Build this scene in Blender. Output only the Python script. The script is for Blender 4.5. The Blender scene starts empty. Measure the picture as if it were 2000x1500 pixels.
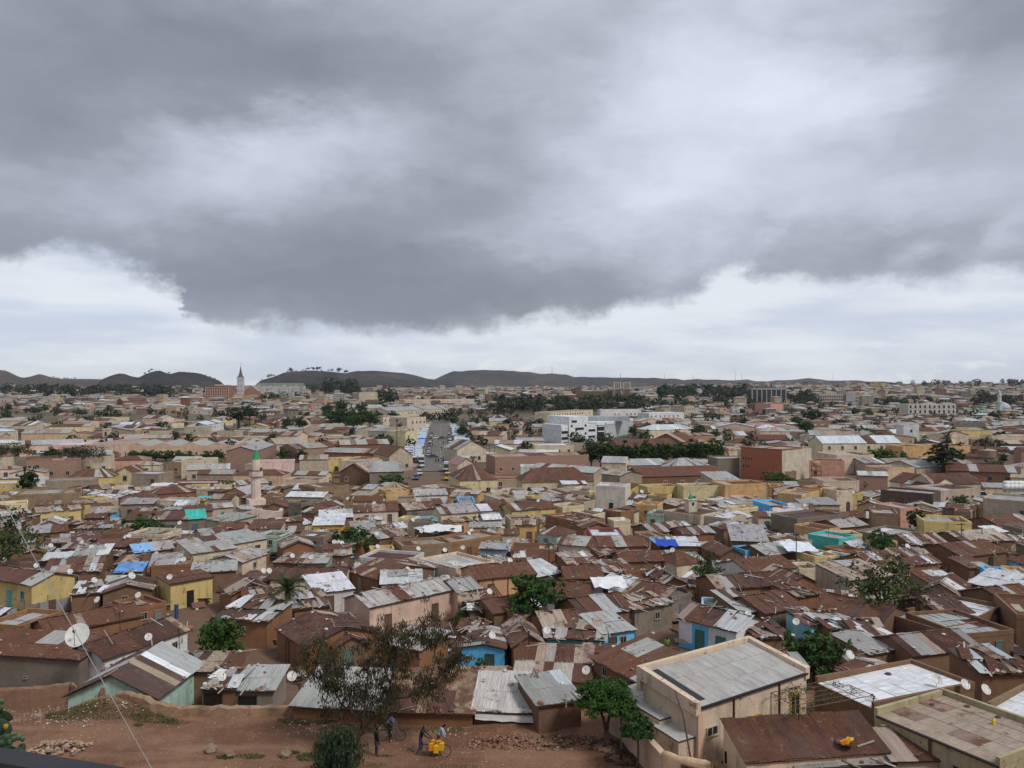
import bpy, math, random, bisect
from mathutils import Vector, Matrix, noise as mnoise
scene = bpy.context.scene
COL = scene.collection
R = math.radians
FPX = 1600.0          # focal length in pixels of a 2000 px wide picture
CAMZ = 22.0

# ------------------------------------------------------------------ camera
cam = bpy.data.cameras.new('camera'); cam_o = bpy.data.objects.new('camera', cam); COL.objects.link(cam_o)
cam_o.location = (0, 0, CAMZ); cam_o.rotation_euler = (R(90), 0, 0)
cam.sensor_width = 36; cam.lens = 36*FPX/2000; cam.clip_start = 0.05; cam.clip_end = 60000
scene.camera = cam_o
vs = scene.view_settings
vs.view_transform = 'Standard'; vs.look = 'None'; vs.exposure = 0.6; vs.gamma = 1; vs.use_curve_mapping = False
scene.render.engine = 'CYCLES'
scene.cycles.max_bounces = 5; scene.cycles.diffuse_bounces = 2; scene.cycles.glossy_bounces = 2
scene.cycles.transparent_max_bounces = 6; scene.cycles.transmission_bounces = 2; scene.cycles.volume_bounces = 0
scene.cycles.use_denoising = True; scene.cycles.caustics_reflective = False; scene.cycles.caustics_refractive = False

# ------------------------------------------------------------------ node helpers
class NT:
    def __init__(s, tree): s.t = tree; s.n = tree.nodes; s.l = tree.links
    def new(s, typ, **kw):
        x = s.n.new(typ)
        for k, v in kw.items(): setattr(x, k, v)
        return x
    def put(s, sock, v):
        if v is None: return
        if isinstance(v, bpy.types.NodeSocket): s.l.new(v, sock)
        elif isinstance(v, (tuple, list)):
            v = tuple(v)
            if sock.type == 'RGBA' and len(v) == 3: v = v+(1,)
            sock.default_value = v
        else: sock.default_value = v
    def math(s, op, a, b=None, c=None, clamp=False):
        x = s.new('ShaderNodeMath', operation=op, use_clamp=clamp)
        for i, v in enumerate((a, b, c)):
            if v is not None: s.put(x.inputs[i], v)
        return x.outputs[0]
    def vmath(s, op, a, b=None, scale=None):
        x = s.new('ShaderNodeVectorMath', operation=op)
        s.put(x.inputs[0], a)
        if b is not None: s.put(x.inputs[1], b)
        if scale is not None: s.put(x.inputs['Scale'], scale)
        return x.outputs['Value'] if op in ('DOT_PRODUCT', 'LENGTH', 'DISTANCE') else x.outputs[0]
    def noise(s, vec, scale, detail=4, rough=0.55, lac=2.0, dist=0, color=False):
        x = s.new('ShaderNodeTexNoise')
        if vec is not None: s.put(x.inputs['Vector'], vec)
        x.inputs['Scale'].default_value = scale; x.inputs['Detail'].default_value = detail
        x.inputs['Roughness'].default_value = rough; x.inputs['Lacunarity'].default_value = lac
        x.inputs['Distortion'].default_value = dist
        return x.outputs['Color' if color else 'Fac']
    def ramp(s, v, a, b, lo=0.0, hi=1.0, kind='SMOOTHSTEP'):
        x = s.new('ShaderNodeMapRange', interpolation_type=kind)
        s.put(x.inputs['Value'], v); s.put(x.inputs['From Min'], a); s.put(x.inputs['From Max'], b)
        s.put(x.inputs['To Min'], lo); s.put(x.inputs['To Max'], hi)
        return x.outputs['Result']
    def mix(s, f, a, b, mode='MIX'):
        x = s.new('ShaderNodeMix', data_type='RGBA', blend_type=mode)
        s.put(x.inputs[0], f); s.put(x.inputs[6], a); s.put(x.inputs[7], b)
        return x.outputs[2]
    def comb(s, a, b, c=0.0):
        x = s.new('ShaderNodeCombineXYZ')
        for i, v in enumerate((a, b, c)): s.put(x.inputs[i], v)
        return x.outputs[0]
    def sep(s, v):
        x = s.new('ShaderNodeSeparateXYZ'); s.put(x.inputs[0], v); return x.outputs

# ------------------------------------------------------------------ sky
SUN_EL, SUN_AZ = R(50), R(128)     # azimuth measured from +Y (view direction) towards +X
world = bpy.data.worlds.new('World'); scene.world = world; world.use_nodes = True
def build_sky():
    t = NT(world.node_tree); t.n.clear()
    out = t.new('ShaderNodeOutputWorld'); bg = t.new('ShaderNodeBackground')
    sky = t.new('ShaderNodeTexSky', sky_type='NISHITA', sun_disc=False)
    sky.sun_elevation = SUN_EL; sky.sun_rotation = SUN_AZ; sky.altitude = 2300
    g = t.new('ShaderNodeTexCoord').outputs['Generated']
    d = t.vmath('NORMALIZE', g)
    sx, sy, sz = t.sep(d)
    az = t.math('ARCTAN2', sx, sy)
    el = t.math('ARCSINE', sz)
    # noise coordinates: clouds flatten towards the horizon
    zz = t.math('ADD', t.math('ABSOLUTE', sz), 0.22)
    pl = t.comb(t.math('DIVIDE', sx, zz), t.math('DIVIDE', sy, zz), 0.0)
    # direction-based noise (kept seamless all round)
    dn = t.vmath('MULTIPLY', d, (1, 1, 2.2))
    w1 = t.noise(dn, 2.2, 3, 0.5, color=True)
    w2 = t.noise(t.vmath('ADD', dn, (7, 3, 1)), 7.5, 6, 0.6, color=True)
    P = t.comb(az, el, 0.0)
    wv = t.vmath('ADD', t.vmath('MULTIPLY', t.vmath('SUBTRACT', w1, (.5, .5, .5)), (.20, .12, 0)),
                 t.vmath('MULTIPLY', t.vmath('SUBTRACT', w2, (.5, .5, .5)), (.17, .11, 0)))
    PW = t.vmath('ADD', P, wv)
    def ang(px, py):
        a = math.atan((px-1000)/FPX); return a, math.atan((750-py)/FPX*math.cos(a))
    acc = None
    # px, py, radius x, radius y (px), brightness change: the big masses of the cloud deck
    for px, py, rx, ry, a in [
        (250, 110, 440, 110, -.32), (560, 170, 260, 70, -.15), (900, 60, 300, 70, -.10), (-150, 330, 300, 140, -.10),
        (500, 285, 230, 50, .24), (120, 335, 170, 40, .18), (700, 245, 140, 40, .18), (90, 430, 120, 30, .05),
        (420, 440, 420, 80, -.20), (760, 585, 350, 75, -.30), (520, 620, 170, 50, -.10), (1050, 560, 250, 60, -.14), (960, 340, 170, 85, -.22), (300, 520, 260, 40, -.10),
        (1420, 220, 270, 200, .25), (1540, 80, 130, 120, .16), (1340, 390, 170, 90, .18), (1750, 380, 160, 60, .10), (1180, 130, 170, 60, -.04),
        (1890, 40, 230, 90, -.30), (1850, 170, 260, 40, .10), (1620, 290, 200, 70, -.20), (1650, 500, 260, 65, -.20), (1850, 540, 200, 45, -.12), (1980, 480, 40, 40, .22), (1820, 515, 36, 14, .22),
        (880, 470, 140, 14, .07), (640, 520, 150, 12, .05)]:
        ca, ce = ang(px, py)
        q = t.vmath('MULTIPLY', t.vmath('SUBTRACT', PW, (ca, ce, 0)), (FPX/rx, FPX/ry, 0))
        e = t.math('MULTIPLY', t.math('EXPONENT', t.math('MULTIPLY', t.vmath('DOT_PRODUCT', q, q), -0.5)), a)
        acc = e if acc is None else t.math('ADD', acc, e)
    f1 = t.noise(t.vmath('ADD', t.vmath('MULTIPLY', PW, (1, 1.9, 1)), (3, 1, 0)), 4.4, 9, 0.55)
    f2 = t.noise(t.vmath('MULTIPLY', d, (1, 1, 1.9)), 3.6, 8, 0.54)
    br = t.math('ADD', acc, t.math('ADD', t.math('MULTIPLY', t.math('SUBTRACT', f1, .5), .46), t.math('MULTIPLY', t.math('SUBTRACT', f2, .5), .48)))
    br = t.math('ADD', br, .49)
    br = t.ramp(br, 0.0, 1.0, 0, 1, 'LINEAR')
    cr = t.new('ShaderNodeValToRGB'); t.put(cr.inputs[0], br)
    els = cr.color_ramp.elements
    els[0].position = 0.0; els[0].color = (.150, .161, .186, 1)
    els[1].position = 1.0; els[1].color = (.59, .63, .72, 1)
    for p, c in ((.26, (.212, .227, .261)), (.48, (.322, .344, .397)), (.72, (.478, .508, .585))):
        x = els.new(p); x.color = c+(1,)
    deck = cr.outputs[0]
    # lower edge of the deck over the horizon: elevation as a curve of azimuth
    fc = t.new('ShaderNodeFloatCurve')
    pts = [(-60, 520), (0, 520), (100, 500), (230, 522), (330, 552), (400, 585), (440, 640), (650, 642), (900, 656), (1000, 640), (1150, 612), (1300, 588), (1400, 545),
           (1480, 525), (1560, 560), (1640, 545), (1750, 555), (1850, 560), (2000, 545), (2080, 545)]
    A0, A1 = -.66, .66; E1 = .30
    cu = fc.mapping.curves[0]
    pp = [(0.0, .13/E1)]
    for px, py in pts:
        a, e = ang(px, py); pp.append(((a-A0)/(A1-A0), e/E1))
    pp.append((1.0, .12/E1))
    cu.points[0].location = pp[0]; cu.points[1].location = pp[-1]
    for q in pp[1:-1]: cu.points.new(*q)
    fc.mapping.update()
    waz = t.sep(PW)[0]; 
    t.put(fc.inputs['Value'], t.ramp(waz, A0, A1, 0, 1, 'LINEAR'))
    base = t.math('MULTIPLY', fc.outputs[0], E1)
    rag = t.noise(t.vmath('MULTIPLY', d, (1, 1, 1.3)), 15, 8, 0.66)
    rag2 = t.noise(t.vmath('MULTIPLY', d, (1, 1, 1.5)), 8, 5, 0.6)
    h = t.math('SUBTRACT', el, base)
    h = t.math('ADD', h, t.math('ADD', t.math('MULTIPLY', t.math('SUBTRACT', rag, .5), .060), t.math('MULTIPLY', t.math('SUBTRACT', rag2, .5), .045)))
    cov = t.ramp(h, -.007, .019)
    # open sky beyond the deck: thin high stratus in front of blue-white sky
    st = t.noise(t.vmath('MULTIPLY', d, (1, 1, 5.5)), 4.5, 6, 0.55)
    st2 = t.noise(t.vmath('MULTIPLY', d, (1, 1, 2.5)), 12, 6, 0.6)
    veil = t.mix(t.ramp(st, .34, .66), (.385, .425, .505), (.53, .55, .585))
    cum = t.math('MULTIPLY', t.ramp(st2, .56, .70), t.ramp(el, .10, .02))
    veil = t.mix(t.math('MULTIPLY', cum, .7), veil, (.62, .625, .635))
    clouds = t.mix(cov, veil, deck)
    clouds = t.vmath('SCALE', clouds, scale=10.0)
    # the deck covers almost all of the clear sky; a little of it shines through
    col = t.mix(.93, sky.outputs[0], clouds)
    # below the horizon: dull ground bounce
    col = t.mix(t.ramp(el, -.03, -.004, 1, 0), col, (2.2, 1.9, 1.7))
    t.put(bg.inputs['Color'], col); bg.inputs['Strength'].default_value = 0.1
    t.l.new(bg.outputs[0], out.inputs[0])
build_sky()
world.cycles.sampling_method = 'MANUAL'; world.cycles.sample_map_resolution = 512
sun = bpy.data.lights.new('sun', 'SUN'); sun_o = bpy.data.objects.new('sun', sun); COL.objects.link(sun_o)
sun.energy = 1.5; sun.angle = R(13); sun.color = (1.0, .965, .91)
sd = Vector((math.sin(SUN_AZ)*math.cos(SUN_EL), math.cos(SUN_AZ)*math.cos(SUN_EL), math.sin(SUN_EL)))
sun_o.rotation_euler = sd.to_track_quat('Z', 'Y').to_euler(); sun_o.location = (60, -40, 120)

# ------------------------------------------------------------------ terrain
def lerp(a, b, t): return a+(b-a)*t
def sstep(a, b, x):
    t = min(1, max(0, (x-a)/(b-a))); return t*t*(3-2*t)
TY = [-400, -60, -5, 2, 6, 12, 20, 30, 38, 44, 50, 56, 58.5, 70, 85, 110, 150, 200, 250, 300, 430, 600, 800, 1000, 1500, 2000, 2600, 3500, 5000, 9000, 30000]
TZ = [30, 24, 20.0, 19.4, 18, 14.5, 9.5, 3.6, .7, 0, 0, 0, -2.2, -2.6, -3.0, -3.6, -4.6, -5.6, -6.5, -7, -7.5, -7, -6, -4.5, -1, 2, 5, 7, 8, 9, 9]
def tab(y):
    if y <= TY[0]: return TZ[0]
    if y >= TY[-1]: return TZ[-1]
    i = bisect.bisect_right(TY, y)-1
    return lerp(TZ[i], TZ[i+1], (y-TY[i])/(TY[i+1]-TY[i]))
def G(x, y):
    if 44 < y < 70:
        ye = 54.6 + 4.2*sstep(6, 11, x) - 1.0*sstep(-12, 4, x)*(1-sstep(4, 8, x))
        low = tab(max(y, 58.5))
        return low*sstep(ye, ye+3.0, y)
    z = tab(y)
    if y > 900: z += sstep(900, 2600, y)*(14*sstep(.12, .45, x/y) + 3*sstep(-.1, -.6, x/y))
    return z
def P(px, py, h=0.0):
    """the place where a point h above the ground is seen at (px, py)"""
    dx, dz = (px-1000)/FPX, (750-py)/FPX
    lo, hi = 42.0, 9000.0
    f = lambda d: CAMZ+dz*d-(G(dx*d, d)+h)
    d, st = lo, 1.0
    if h > 8:      # tall things far off: the outermost crossing
        d = 3000.0
        while d > lo and f(d) < 0: d *= .99
        a, b = d, d/.99
    else:
        while d < hi and f(d) > 0: d += st; st = max(.5, d*.01)
        a, b = d-st, d
    for _ in range(30):
        m = (a+b)/2
        if f(m) > 0: a = m
        else: b = m
    d = (a+b)/2
    return Vector((dx*d, d, CAMZ+dz*d))
def AT(px, py, d):
    return Vector(((px-1000)/FPX*d, d, CAMZ+(750-py)/FPX*d))
# ------------------------------------------------------------------ materials
MAT = {}
def material(name, rough=.85, spec=.25):
    m = bpy.data.materials.new(name); m.use_nodes = True
    t = NT(m.node_tree); b = t.n['Principled BSDF']
    b.inputs['Roughness'].default_value = rough; b.inputs['Specular IOR Level'].default_value = spec
    MAT[name] = m
    return m, t, b
def pos(t): return t.new('ShaderNodeNewGeometry').outputs['Position']
def bump(t, b, h, strength, dist=.02):
    x = t.new('ShaderNodeBump'); t.put(x.inputs['Height'], h); x.inputs['Strength'].default_value = strength; x.inputs['Distance'].default_value = dist
    t.l.new(x.outputs[0], b.inputs['Normal'])
def vary(t, col, f, lo, hi):
    return t.mix(1.0, col, t.comb(*[t.ramp(f, .25, .75, lo, hi, 'LINEAR')]*3), 'MULTIPLY')

def mat_wall():
    m, t, b = material('plaster', .92, .15)
    oi = t.new('ShaderNodeObjectInfo'); p = pos(t)
    c = oi.outputs['Color']
    c = vary(t, c, t.noise(p, .55, 4), .78, 1.2)
    sx, sy, sz = t.sep(p)
    stv = t.comb(t.math('MULTIPLY', sx, 2.2), t.math('MULTIPLY', sy, 2.2), t.math('MULTIPLY', sz, .22))
    stre = t.noise(stv, 1.0, 5, .65)
    c = t.mix(t.ramp(stre, .50, .76, 0, .5), c, (.13, .10, .075))
    n2 = t.noise(p, 1.7, 6, .62)
    al = t.math('SUBTRACT', 1.0, oi.outputs['Alpha'])
    k = t.ramp(t.math('ADD', n2, t.math('MULTIPLY', al, .13)), .63, .70, 0, .75)
    c = t.mix(k, c, t.mix(t.noise(p, 9, 3), (.15, .09, .055), (.28, .175, .11)))
    c = vary(t, c, t.noise(p, 14, 3, .6), .86, 1.12)
    t.put(b.inputs['Base Color'], c)
    bump(t, b, t.math('ADD', t.noise(p, 3, 5, .6), t.math('MULTIPLY', k, -.25)), .5, .06)
def mat_sheet(name, attr):
    m, t, b = material(name, .62, .16)
    p = pos(t); oi = t.new('ShaderNodeObjectInfo')
    if attr:
        a = t.new('ShaderNodeAttribute', attribute_name='tone'); c, al = a.outputs['Color'], a.outputs['Alpha']
        sx, sy, sz = t.sep(p); sv = t.comb(sx, sy, t.math('MULTIPLY', sz, .5))
    else:
        c, al = oi.outputs['Color'], oi.outputs['Alpha']
        tc = t.new('ShaderNodeTexCoord').outputs['Object']; sx, sy, sz = t.sep(tc)
        sv = t.comb(t.math('ADD', t.math('MULTIPLY', sx, 7), t.math('MULTIPLY', oi.outputs['Random'], 90)), t.math('MULTIPLY', sy, 1.1), oi.outputs['Random'])
    stre = t.noise(sv, 1.0, 4, .6)
    c = vary(t, c, stre, .72, 1.26)
    n = t.noise(p, 1.15, 6, .68)
    rust = t.mix(t.noise(p, 5, 4, .65), (.055, .027, .020), (.20, .090, .052))
    k = t.ramp(t.math('ADD', t.math('ADD', n, t.math('MULTIPLY', stre, .25)), t.math('MULTIPLY', al, .5)), .80, .94)
    c = t.mix(t.math('MULTIPLY', k, .85), c, rust)
    scf = t.noise(t.vmath('ADD', p, (31, 17, 5)), 2.1, 7, .72)
    c = t.mix(t.math('MULTIPLY', t.ramp(scf, .585, .66), t.math('MULTIPLY', al, .95)), c, (.31, .235, .185))
    c = vary(t, c, t.noise(p, 16, 3, .6), .84, 1.16)
    c = t.mix(t.ramp(t.noise(p, .35, 3), .5, .75, 0, .22), c, (.20, .15, .12))
    t.put(b.inputs['Base Color'], c)
    t.put(b.inputs['Roughness'], t.ramp(k, 0, 1, .62, .95, 'LINEAR'))
    b.inputs['Metallic'].default_value = 0
    bump(t, b, n, .25, .03)
def mat_objcol(name, rough, spec=.3, lo=.85, hi=1.12, scale=6, metallic=0):
    m, t, b = material(name, rough, spec); p = pos(t)
    oi = t.new('ShaderNodeObjectInfo')
    c = vary(t, oi.outputs['Color'], t.noise(p, scale, 4), lo, hi)
    t.put(b.inputs['Base Color'], c); b.inputs['Metallic'].default_value = metallic
def mat_flat(name, col, rough=.8, spec=.25, lo=.8, hi=1.2, scale=5, metallic=0, bmp=0):
    m, t, b = material(name, rough, spec); p = pos(t); n = t.noise(p, scale, 5, .6)
    t.put(b.inputs['Base Color'], vary(t, col+(1,), n, lo, hi)); b.inputs['Metallic'].default_value = metallic
    if bmp: bump(t, b, n, bmp, .05)
def mat_tone(name, rough=.88, lo=.85, hi=1.15, scale=1.0, trans=0):
    m, t, b = material(name, rough, .15); p = pos(t)
    a = t.new('ShaderNodeAttribute', attribute_name='tone')
    oi = t.new('ShaderNodeObjectInfo')
    c = t.mix(1.0, vary(t, a.outputs['Color'], t.noise(p, scale, 3), lo, hi), oi.outputs['Color'], 'MULTIPLY')
    t.put(b.inputs['Base Color'], c)
    if trans:
        tr = t.new('ShaderNodeBsdfTranslucent'); t.put(tr.inputs[0], c)
        mx = t.new('ShaderNodeMixShader'); mx.inputs[0].default_value = trans
        t.l.new(b.outputs[0], mx.inputs[1]); t.l.new(tr.outputs[0], mx.inputs[2])
        t.l.new(mx.outputs[0], t.n['Material Output'].inputs[0])
def mat_ground():
    m, t, b = material('earth', .95, .1); p = pos(t); sx, sy, sz = t.sep(p)
    n1 = t.noise(p, .16, 5, .6); n2 = t.noise(p, .9, 6, .65); n3 = t.noise(p, 7, 4, .65)
    red = t.mix(t.ramp(n1, .38, .62), (.155, .078, .047), (.235, .128, .080))
    red = t.mix(t.ramp(n2, .48, .72, 0, .55), red, (.27, .162, .106))
    red = vary(t, red, n3, .72, 1.25)
    trk = t.noise(t.comb(t.math('MULTIPLY', sx, .07), t.math('MULTIPLY', sy, .55), 0.0), 1.0, 4, .6)
    red = t.mix(t.ramp(trk, .52, .68, 0, .6), red, (.275, .165, .11))
    red = t.mix(t.ramp(trk, .44, .30, 0, .5), red, (.12, .066, .042))
    vo = t.new('ShaderNodeTexVoronoi'); t.put(vo.inputs['Vector'], p); vo.inputs['Scale'].default_value = 3.1
    peb = t.math('MULTIPLY', t.ramp(vo.outputs['Distance'], .13, .09), t.ramp(t.noise(p, .5, 3), .5, .62))
    red = t.mix(t.math('MULTIPLY', peb, .75), red, (.42, .34, .28))
    slum = t.mix(n2, (.125, .078, .053), (.20, .125, .085))
    far = t.mix(t.ramp(t.noise(p, .012, 5), .4, .6), (.17, .135, .10), (.105, .095, .065))
    far = vary(t, far, t.noise(p, .08, 5), .7, 1.25)
    c = t.mix(t.ramp(sy, 57, 66), red, slum)
    c = t.mix(t.ramp(sy, 160, 420), c, far)
    t.put(b.inputs['Base Color'], c)
    bump(t, b, t.math('ADD', n3, t.math('MULTIPLY', n2, 2)), .8, .06)
def mat_hill():
    m, t, b = material('hill_scrub', .95, .05); p = pos(t)
    n = t.noise(p, .0035, 6, .6); n2 = t.noise(p, .022, 8, .75)
    oi = t.new('ShaderNodeObjectInfo')
    c = t.mix(t.ramp(n, .4, .62), (.046, .045, .038), (.078, .066, .052))
    c = vary(t, c, n2, .35, 1.6)
    sx, sy, sz = t.sep(p)
    band = t.noise(t.comb(t.math('MULTIPLY', sx, .002), t.math('MULTIPLY', sy, .002), t.math('MULTIPLY', sz, .05)), 1.0, 4, .6)
    c = t.mix(t.ramp(band, .55, .75, 0, .35), c, (.15, .115, .085))
    c = t.mix(1.0, c, oi.outputs['Color'], 'MULTIPLY')
    t.put(b.inputs['Base Color'], c); bump(t, b, n2, .9, 9)
def mat_brick():
    m, t, b = material('brick', .9, .15); p = pos(t); oi = t.new('ShaderNodeObjectInfo')
    sx, sy, sz = t.sep(p)
    bt = t.new('ShaderNodeTexBrick')
    t.put(bt.inputs['Vector'], t.comb(t.math('ADD', sx, t.math('MULTIPLY', sy, .7)), sz, 0.0))
    bt.inputs['Scale'].default_value = 2.2; bt.inputs['Mortar Size'].default_value = .012
    t.put(bt.inputs['Color1'], vary(t, oi.outputs['Color'], t.noise(p, 2, 4), .75, 1.2))
    t.put(bt.inputs['Color2'], vary(t, oi.outputs['Color'], t.noise(p, 3, 4), .6, 1.1))
    bt.inputs['Mortar'].default_value = (.26, .2, .16, 1)
    c = t.mix(t.ramp(t.noise(p, .8, 5, .65), .55, .72, 0, .6), bt.outputs[0], (.2, .135, .09))
    t.put(b.inputs['Base Color'], c); bump(t, b, t.noise(p, 9, 4), .5, .03)
mat_wall(); mat_sheet('sheet_metal', False); mat_sheet('sheet_metal_roof', True); mat_brick()
mat_objcol('paint', .55, .35); mat_objcol('plastic', .4, .45, .93, 1.05); mat_objcol('cloth', .9, .1, .8, 1.15, 11)
mat_objcol('car_paint', .28, .5, .96, 1.03); mat_objcol('stone', .95, .1, .6, 1.3, 2.5); mat_objcol('wood', .9, .12, .6, 1.3, 7)
mat_objcol('concrete', .92, .15, .75, 1.2, 1.2); mat_objcol('dish_metal', .45, .4, .82, 1.06, 3.0)
mat_flat('glass', (.025, .028, .032), .18, .5, .7, 1.3)
mat_flat('rubber', (.018, .018, .018), .8); mat_flat('dark_metal', (.03, .03, .032), .5, .4, .8, 1.2, 8, .3)
mat_flat('asphalt', (.155, .14, .125), .9, .15, .75, 1.2, .25, 0, .2)
mat_flat('bark', (.125, .092, .070), .95, .1, .5, 1.35, 5, 0, .8)
mat_flat('galvanised', (.36, .37, .37), .5, .4, .8, 1.15, 4, .4)
mat_tone('leaves', .75, .8, 1.2, 3.0, .22); mat_tone('far_masonry', .9, .8, 1.15, .25); mat_tone('rubble', .92, .7, 1.25, 4)
mat_tone('tarp', .6, .9, 1.08, 2)
mat_ground(); mat_hill()

# ------------------------------------------------------------------ mesh helpers
class MB:
    """collects faces for one mesh"""
    def __init__(s): s.v = []; s.f = []; s.mi = []; s.tone = []; s.cur = (1, 1, 1, 0); s.cm = 0
    def face(s, pts):
        n = len(s.v); s.v += [tuple(q) for q in pts]; s.f.append(tuple(range(n, n+len(pts)))); s.mi.append(s.cm); s.tone.append(s.cur)
    def hull8(s, p):
        """p: 4 bottom points then 4 top points, counter-clockwise from above"""
        n = len(s.v); s.v += [tuple(q) for q in p]
        for q in ((3, 2, 1, 0), (4, 5, 6, 7), (0, 1, 5, 4), (1, 2, 6, 5), (2, 3, 7, 6), (3, 0, 4, 7)):
            s.f.append(tuple(n+i for i in q)); s.mi.append(s.cm); s.tone.append(s.cur)
    def box(s, x0, x1, y0, y1, z0, z1):
        s.hull8([(x0, y0, z0), (x1, y0, z0), (x1, y1, z0), (x0, y1, z0), (x0, y0, z1), (x1, y0, z1), (x1, y1, z1), (x0, y1, z1)])
    def obox(s, c, ax, ay, az):
        """box from centre and three half axes"""
        c, ax, ay, az = Vector(c), Vector(ax), Vector(ay), Vector(az)
        s.hull8([c-ax-ay-az, c+ax-ay-az, c+ax+ay-az, c-ax+ay-az, c-ax-ay+az, c+ax-ay+az, c+ax+ay+az, c-ax+ay+az])
    def tube(s, pts, rad, n=6, cap=True):
        pts = [Vector(q) for q in pts]
        rad = rad if isinstance(rad, (list, tuple)) else [rad]*len(pts)
        st = len(s.v); up = Vector((0, 0, 1)); prev = None
        for i, q in enumerate(pts):
            d = (pts[min(i+1, len(pts)-1)]-pts[max(i-1, 0)])
            if d.length < 1e-9: d = Vector((0, 0, 1))
            d.normalize()
            if prev is None:
                a = d.cross(up) if abs(d.z) < .95 else d.cross(Vector((1, 0, 0)))
            else: a = prev-d*prev.dot(d)
            a.normalize(); prev = a; b = d.cross(a)
            for k in range(n):
                w = 2*math.pi*k/n; s.v.append(tuple(q+(a*math.cos(w)+b*math.sin(w))*rad[i]))
        for i in range(len(pts)-1):
            for k in range(n):
                k2 = (k+1) % n; s.f.append((st+i*n+k, st+i*n+k2, st+i*n+n+k2, st+i*n+n+k)); s.mi.append(s.cm); s.tone.append(s.cur)
        if cap:
            s.f.append(tuple(st+k for k in range(n-1, -1, -1))); s.f.append(tuple(st+(len(pts)-1)*n+k for k in range(n)))
            s.mi += [s.cm]*2; s.tone += [s.cur]*2
    def lathe(s, prof, n=12, c=(0, 0, 0), phase=0.0):
        st = len(s.v)
        for r, z in prof:
            for k in range(n):
                w = 2*math.pi*(k+phase)/n; s.v.append((c[0]+r*math.cos(w), c[1]+r*math.sin(w), c[2]+z))
        for i in range(len(prof)-1):
            for k in range(n):
                k2 = (k+1) % n; s.f.append((st+i*n+k, st+i*n+k2, st+i*n+n+k2, st+i*n+n+k)); s.mi.append(s.cm); s.tone.append(s.cur)
        s.f.append(tuple(st+k for k in range(n-1, -1, -1))); s.f.append(tuple(st+(len(prof)-1)*n+k for k in range(n)))
        s.mi += [s.cm]*2; s.tone += [s.cur]*2
    def rock(s, c, r, rng, flat=.7):
        st = len(s.v); c = Vector(c); off = rng.random()*99
        t = (1+5**.5)/2
        a = rng.random()*6.28; ca, sa = math.cos(a), math.sin(a); ex = rng.uniform(.75, 1.3)
        for q in ((-1, t, 0), (1, t, 0), (-1, -t, 0), (1, -t, 0), (0, -1, t), (0, 1, t), (0, -1, -t), (0, 1, -t), (t, 0, -1), (t, 0, 1), (-t, 0, -1), (-t, 0, 1)):
            w = Vector(q).normalized()*r*rng.uniform(.75, 1.2); w = Vector((w.x*ex, w.y, w.z*flat))
            s.v.append((c.x+w.x*ca-w.y*sa, c.y+w.x*sa+w.y*ca, c.z+w.z))
        for q in ((0, 11, 5), (0, 5, 1), (0, 1, 7), (0, 7, 10), (0, 10, 11), (1, 5, 9), (5, 11, 4), (11, 10, 2), (10, 7, 6), (7, 1, 8), (3, 9, 4), (3, 4, 2), (3, 2, 6), (3, 6, 8), (3, 8, 9), (4, 9, 5), (2, 4, 11), (6, 2, 10), (8, 6, 7), (9, 8, 1)):
            s.f.append(tuple(st+i for i in q)); s.mi.append(s.cm); s.tone.append(s.cur)
    def mesh(s, name, mats, smooth=False, tone=False):
        me = bpy.data.meshes.new(name); me.from_pydata(s.v, [], s.f)
        for m in (mats if isinstance(mats, (list, tuple)) else [mats]): me.materials.append(MAT[m])
        if any(s.mi): me.polygons.foreach_set('material_index', s.mi)
        if tone:
            at = me.attributes.new('tone', 'FLOAT_COLOR', 'FACE')
            at.data.foreach_set('color', [c for q in s.tone for c in (q if len(q) == 4 else tuple(q)+(0,))])
        if smooth: me.polygons.foreach_set('use_smooth', [True]*len(s.f))
        me.update(); return me
def link(name, data, parent=None, color=None, loc=None, rz=None, mw=None, scale=None):
    o = bpy.data.objects.new(name, data); COL.objects.link(o)
    if parent is not None: o.parent = parent
    if mw is not None: o.matrix_basis = mw
    if loc is not None: o.location = loc
    if rz is not None: o.rotation_euler = (0, 0, rz)
    if scale is not None: o.scale = scale
    if color is not None: o.color = color if len(color) == 4 else tuple(color)+(1,)
    return o
def tag(o, label, cat, group=None, kind=None):
    if label: o['label'] = label
    if cat: o['category'] = cat
    if group: o['group'] = group
    if kind: o['kind'] = kind
    return o
def copy_tree(o, parent=None, color=None):
    c = o.copy(); COL.objects.link(c); c.parent = parent
    for ch in o.children: copy_tree(ch, c)
    return c
def frame(o, u, v, n):
    return Matrix(((u[0], v[0], n[0], o[0]), (u[1], v[1], n[1], o[1]), (u[2], v[2], n[2], o[2]), (0, 0, 0, 1)))

def interp(pts, x):
    if x <= pts[0][0]: return pts[0][1]
    for (a, p), (b, q) in zip(pts, pts[1:]):
        if x <= b: return lerp(p, q, (x-a)/(b-a))
    return pts[-1][1]
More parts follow.
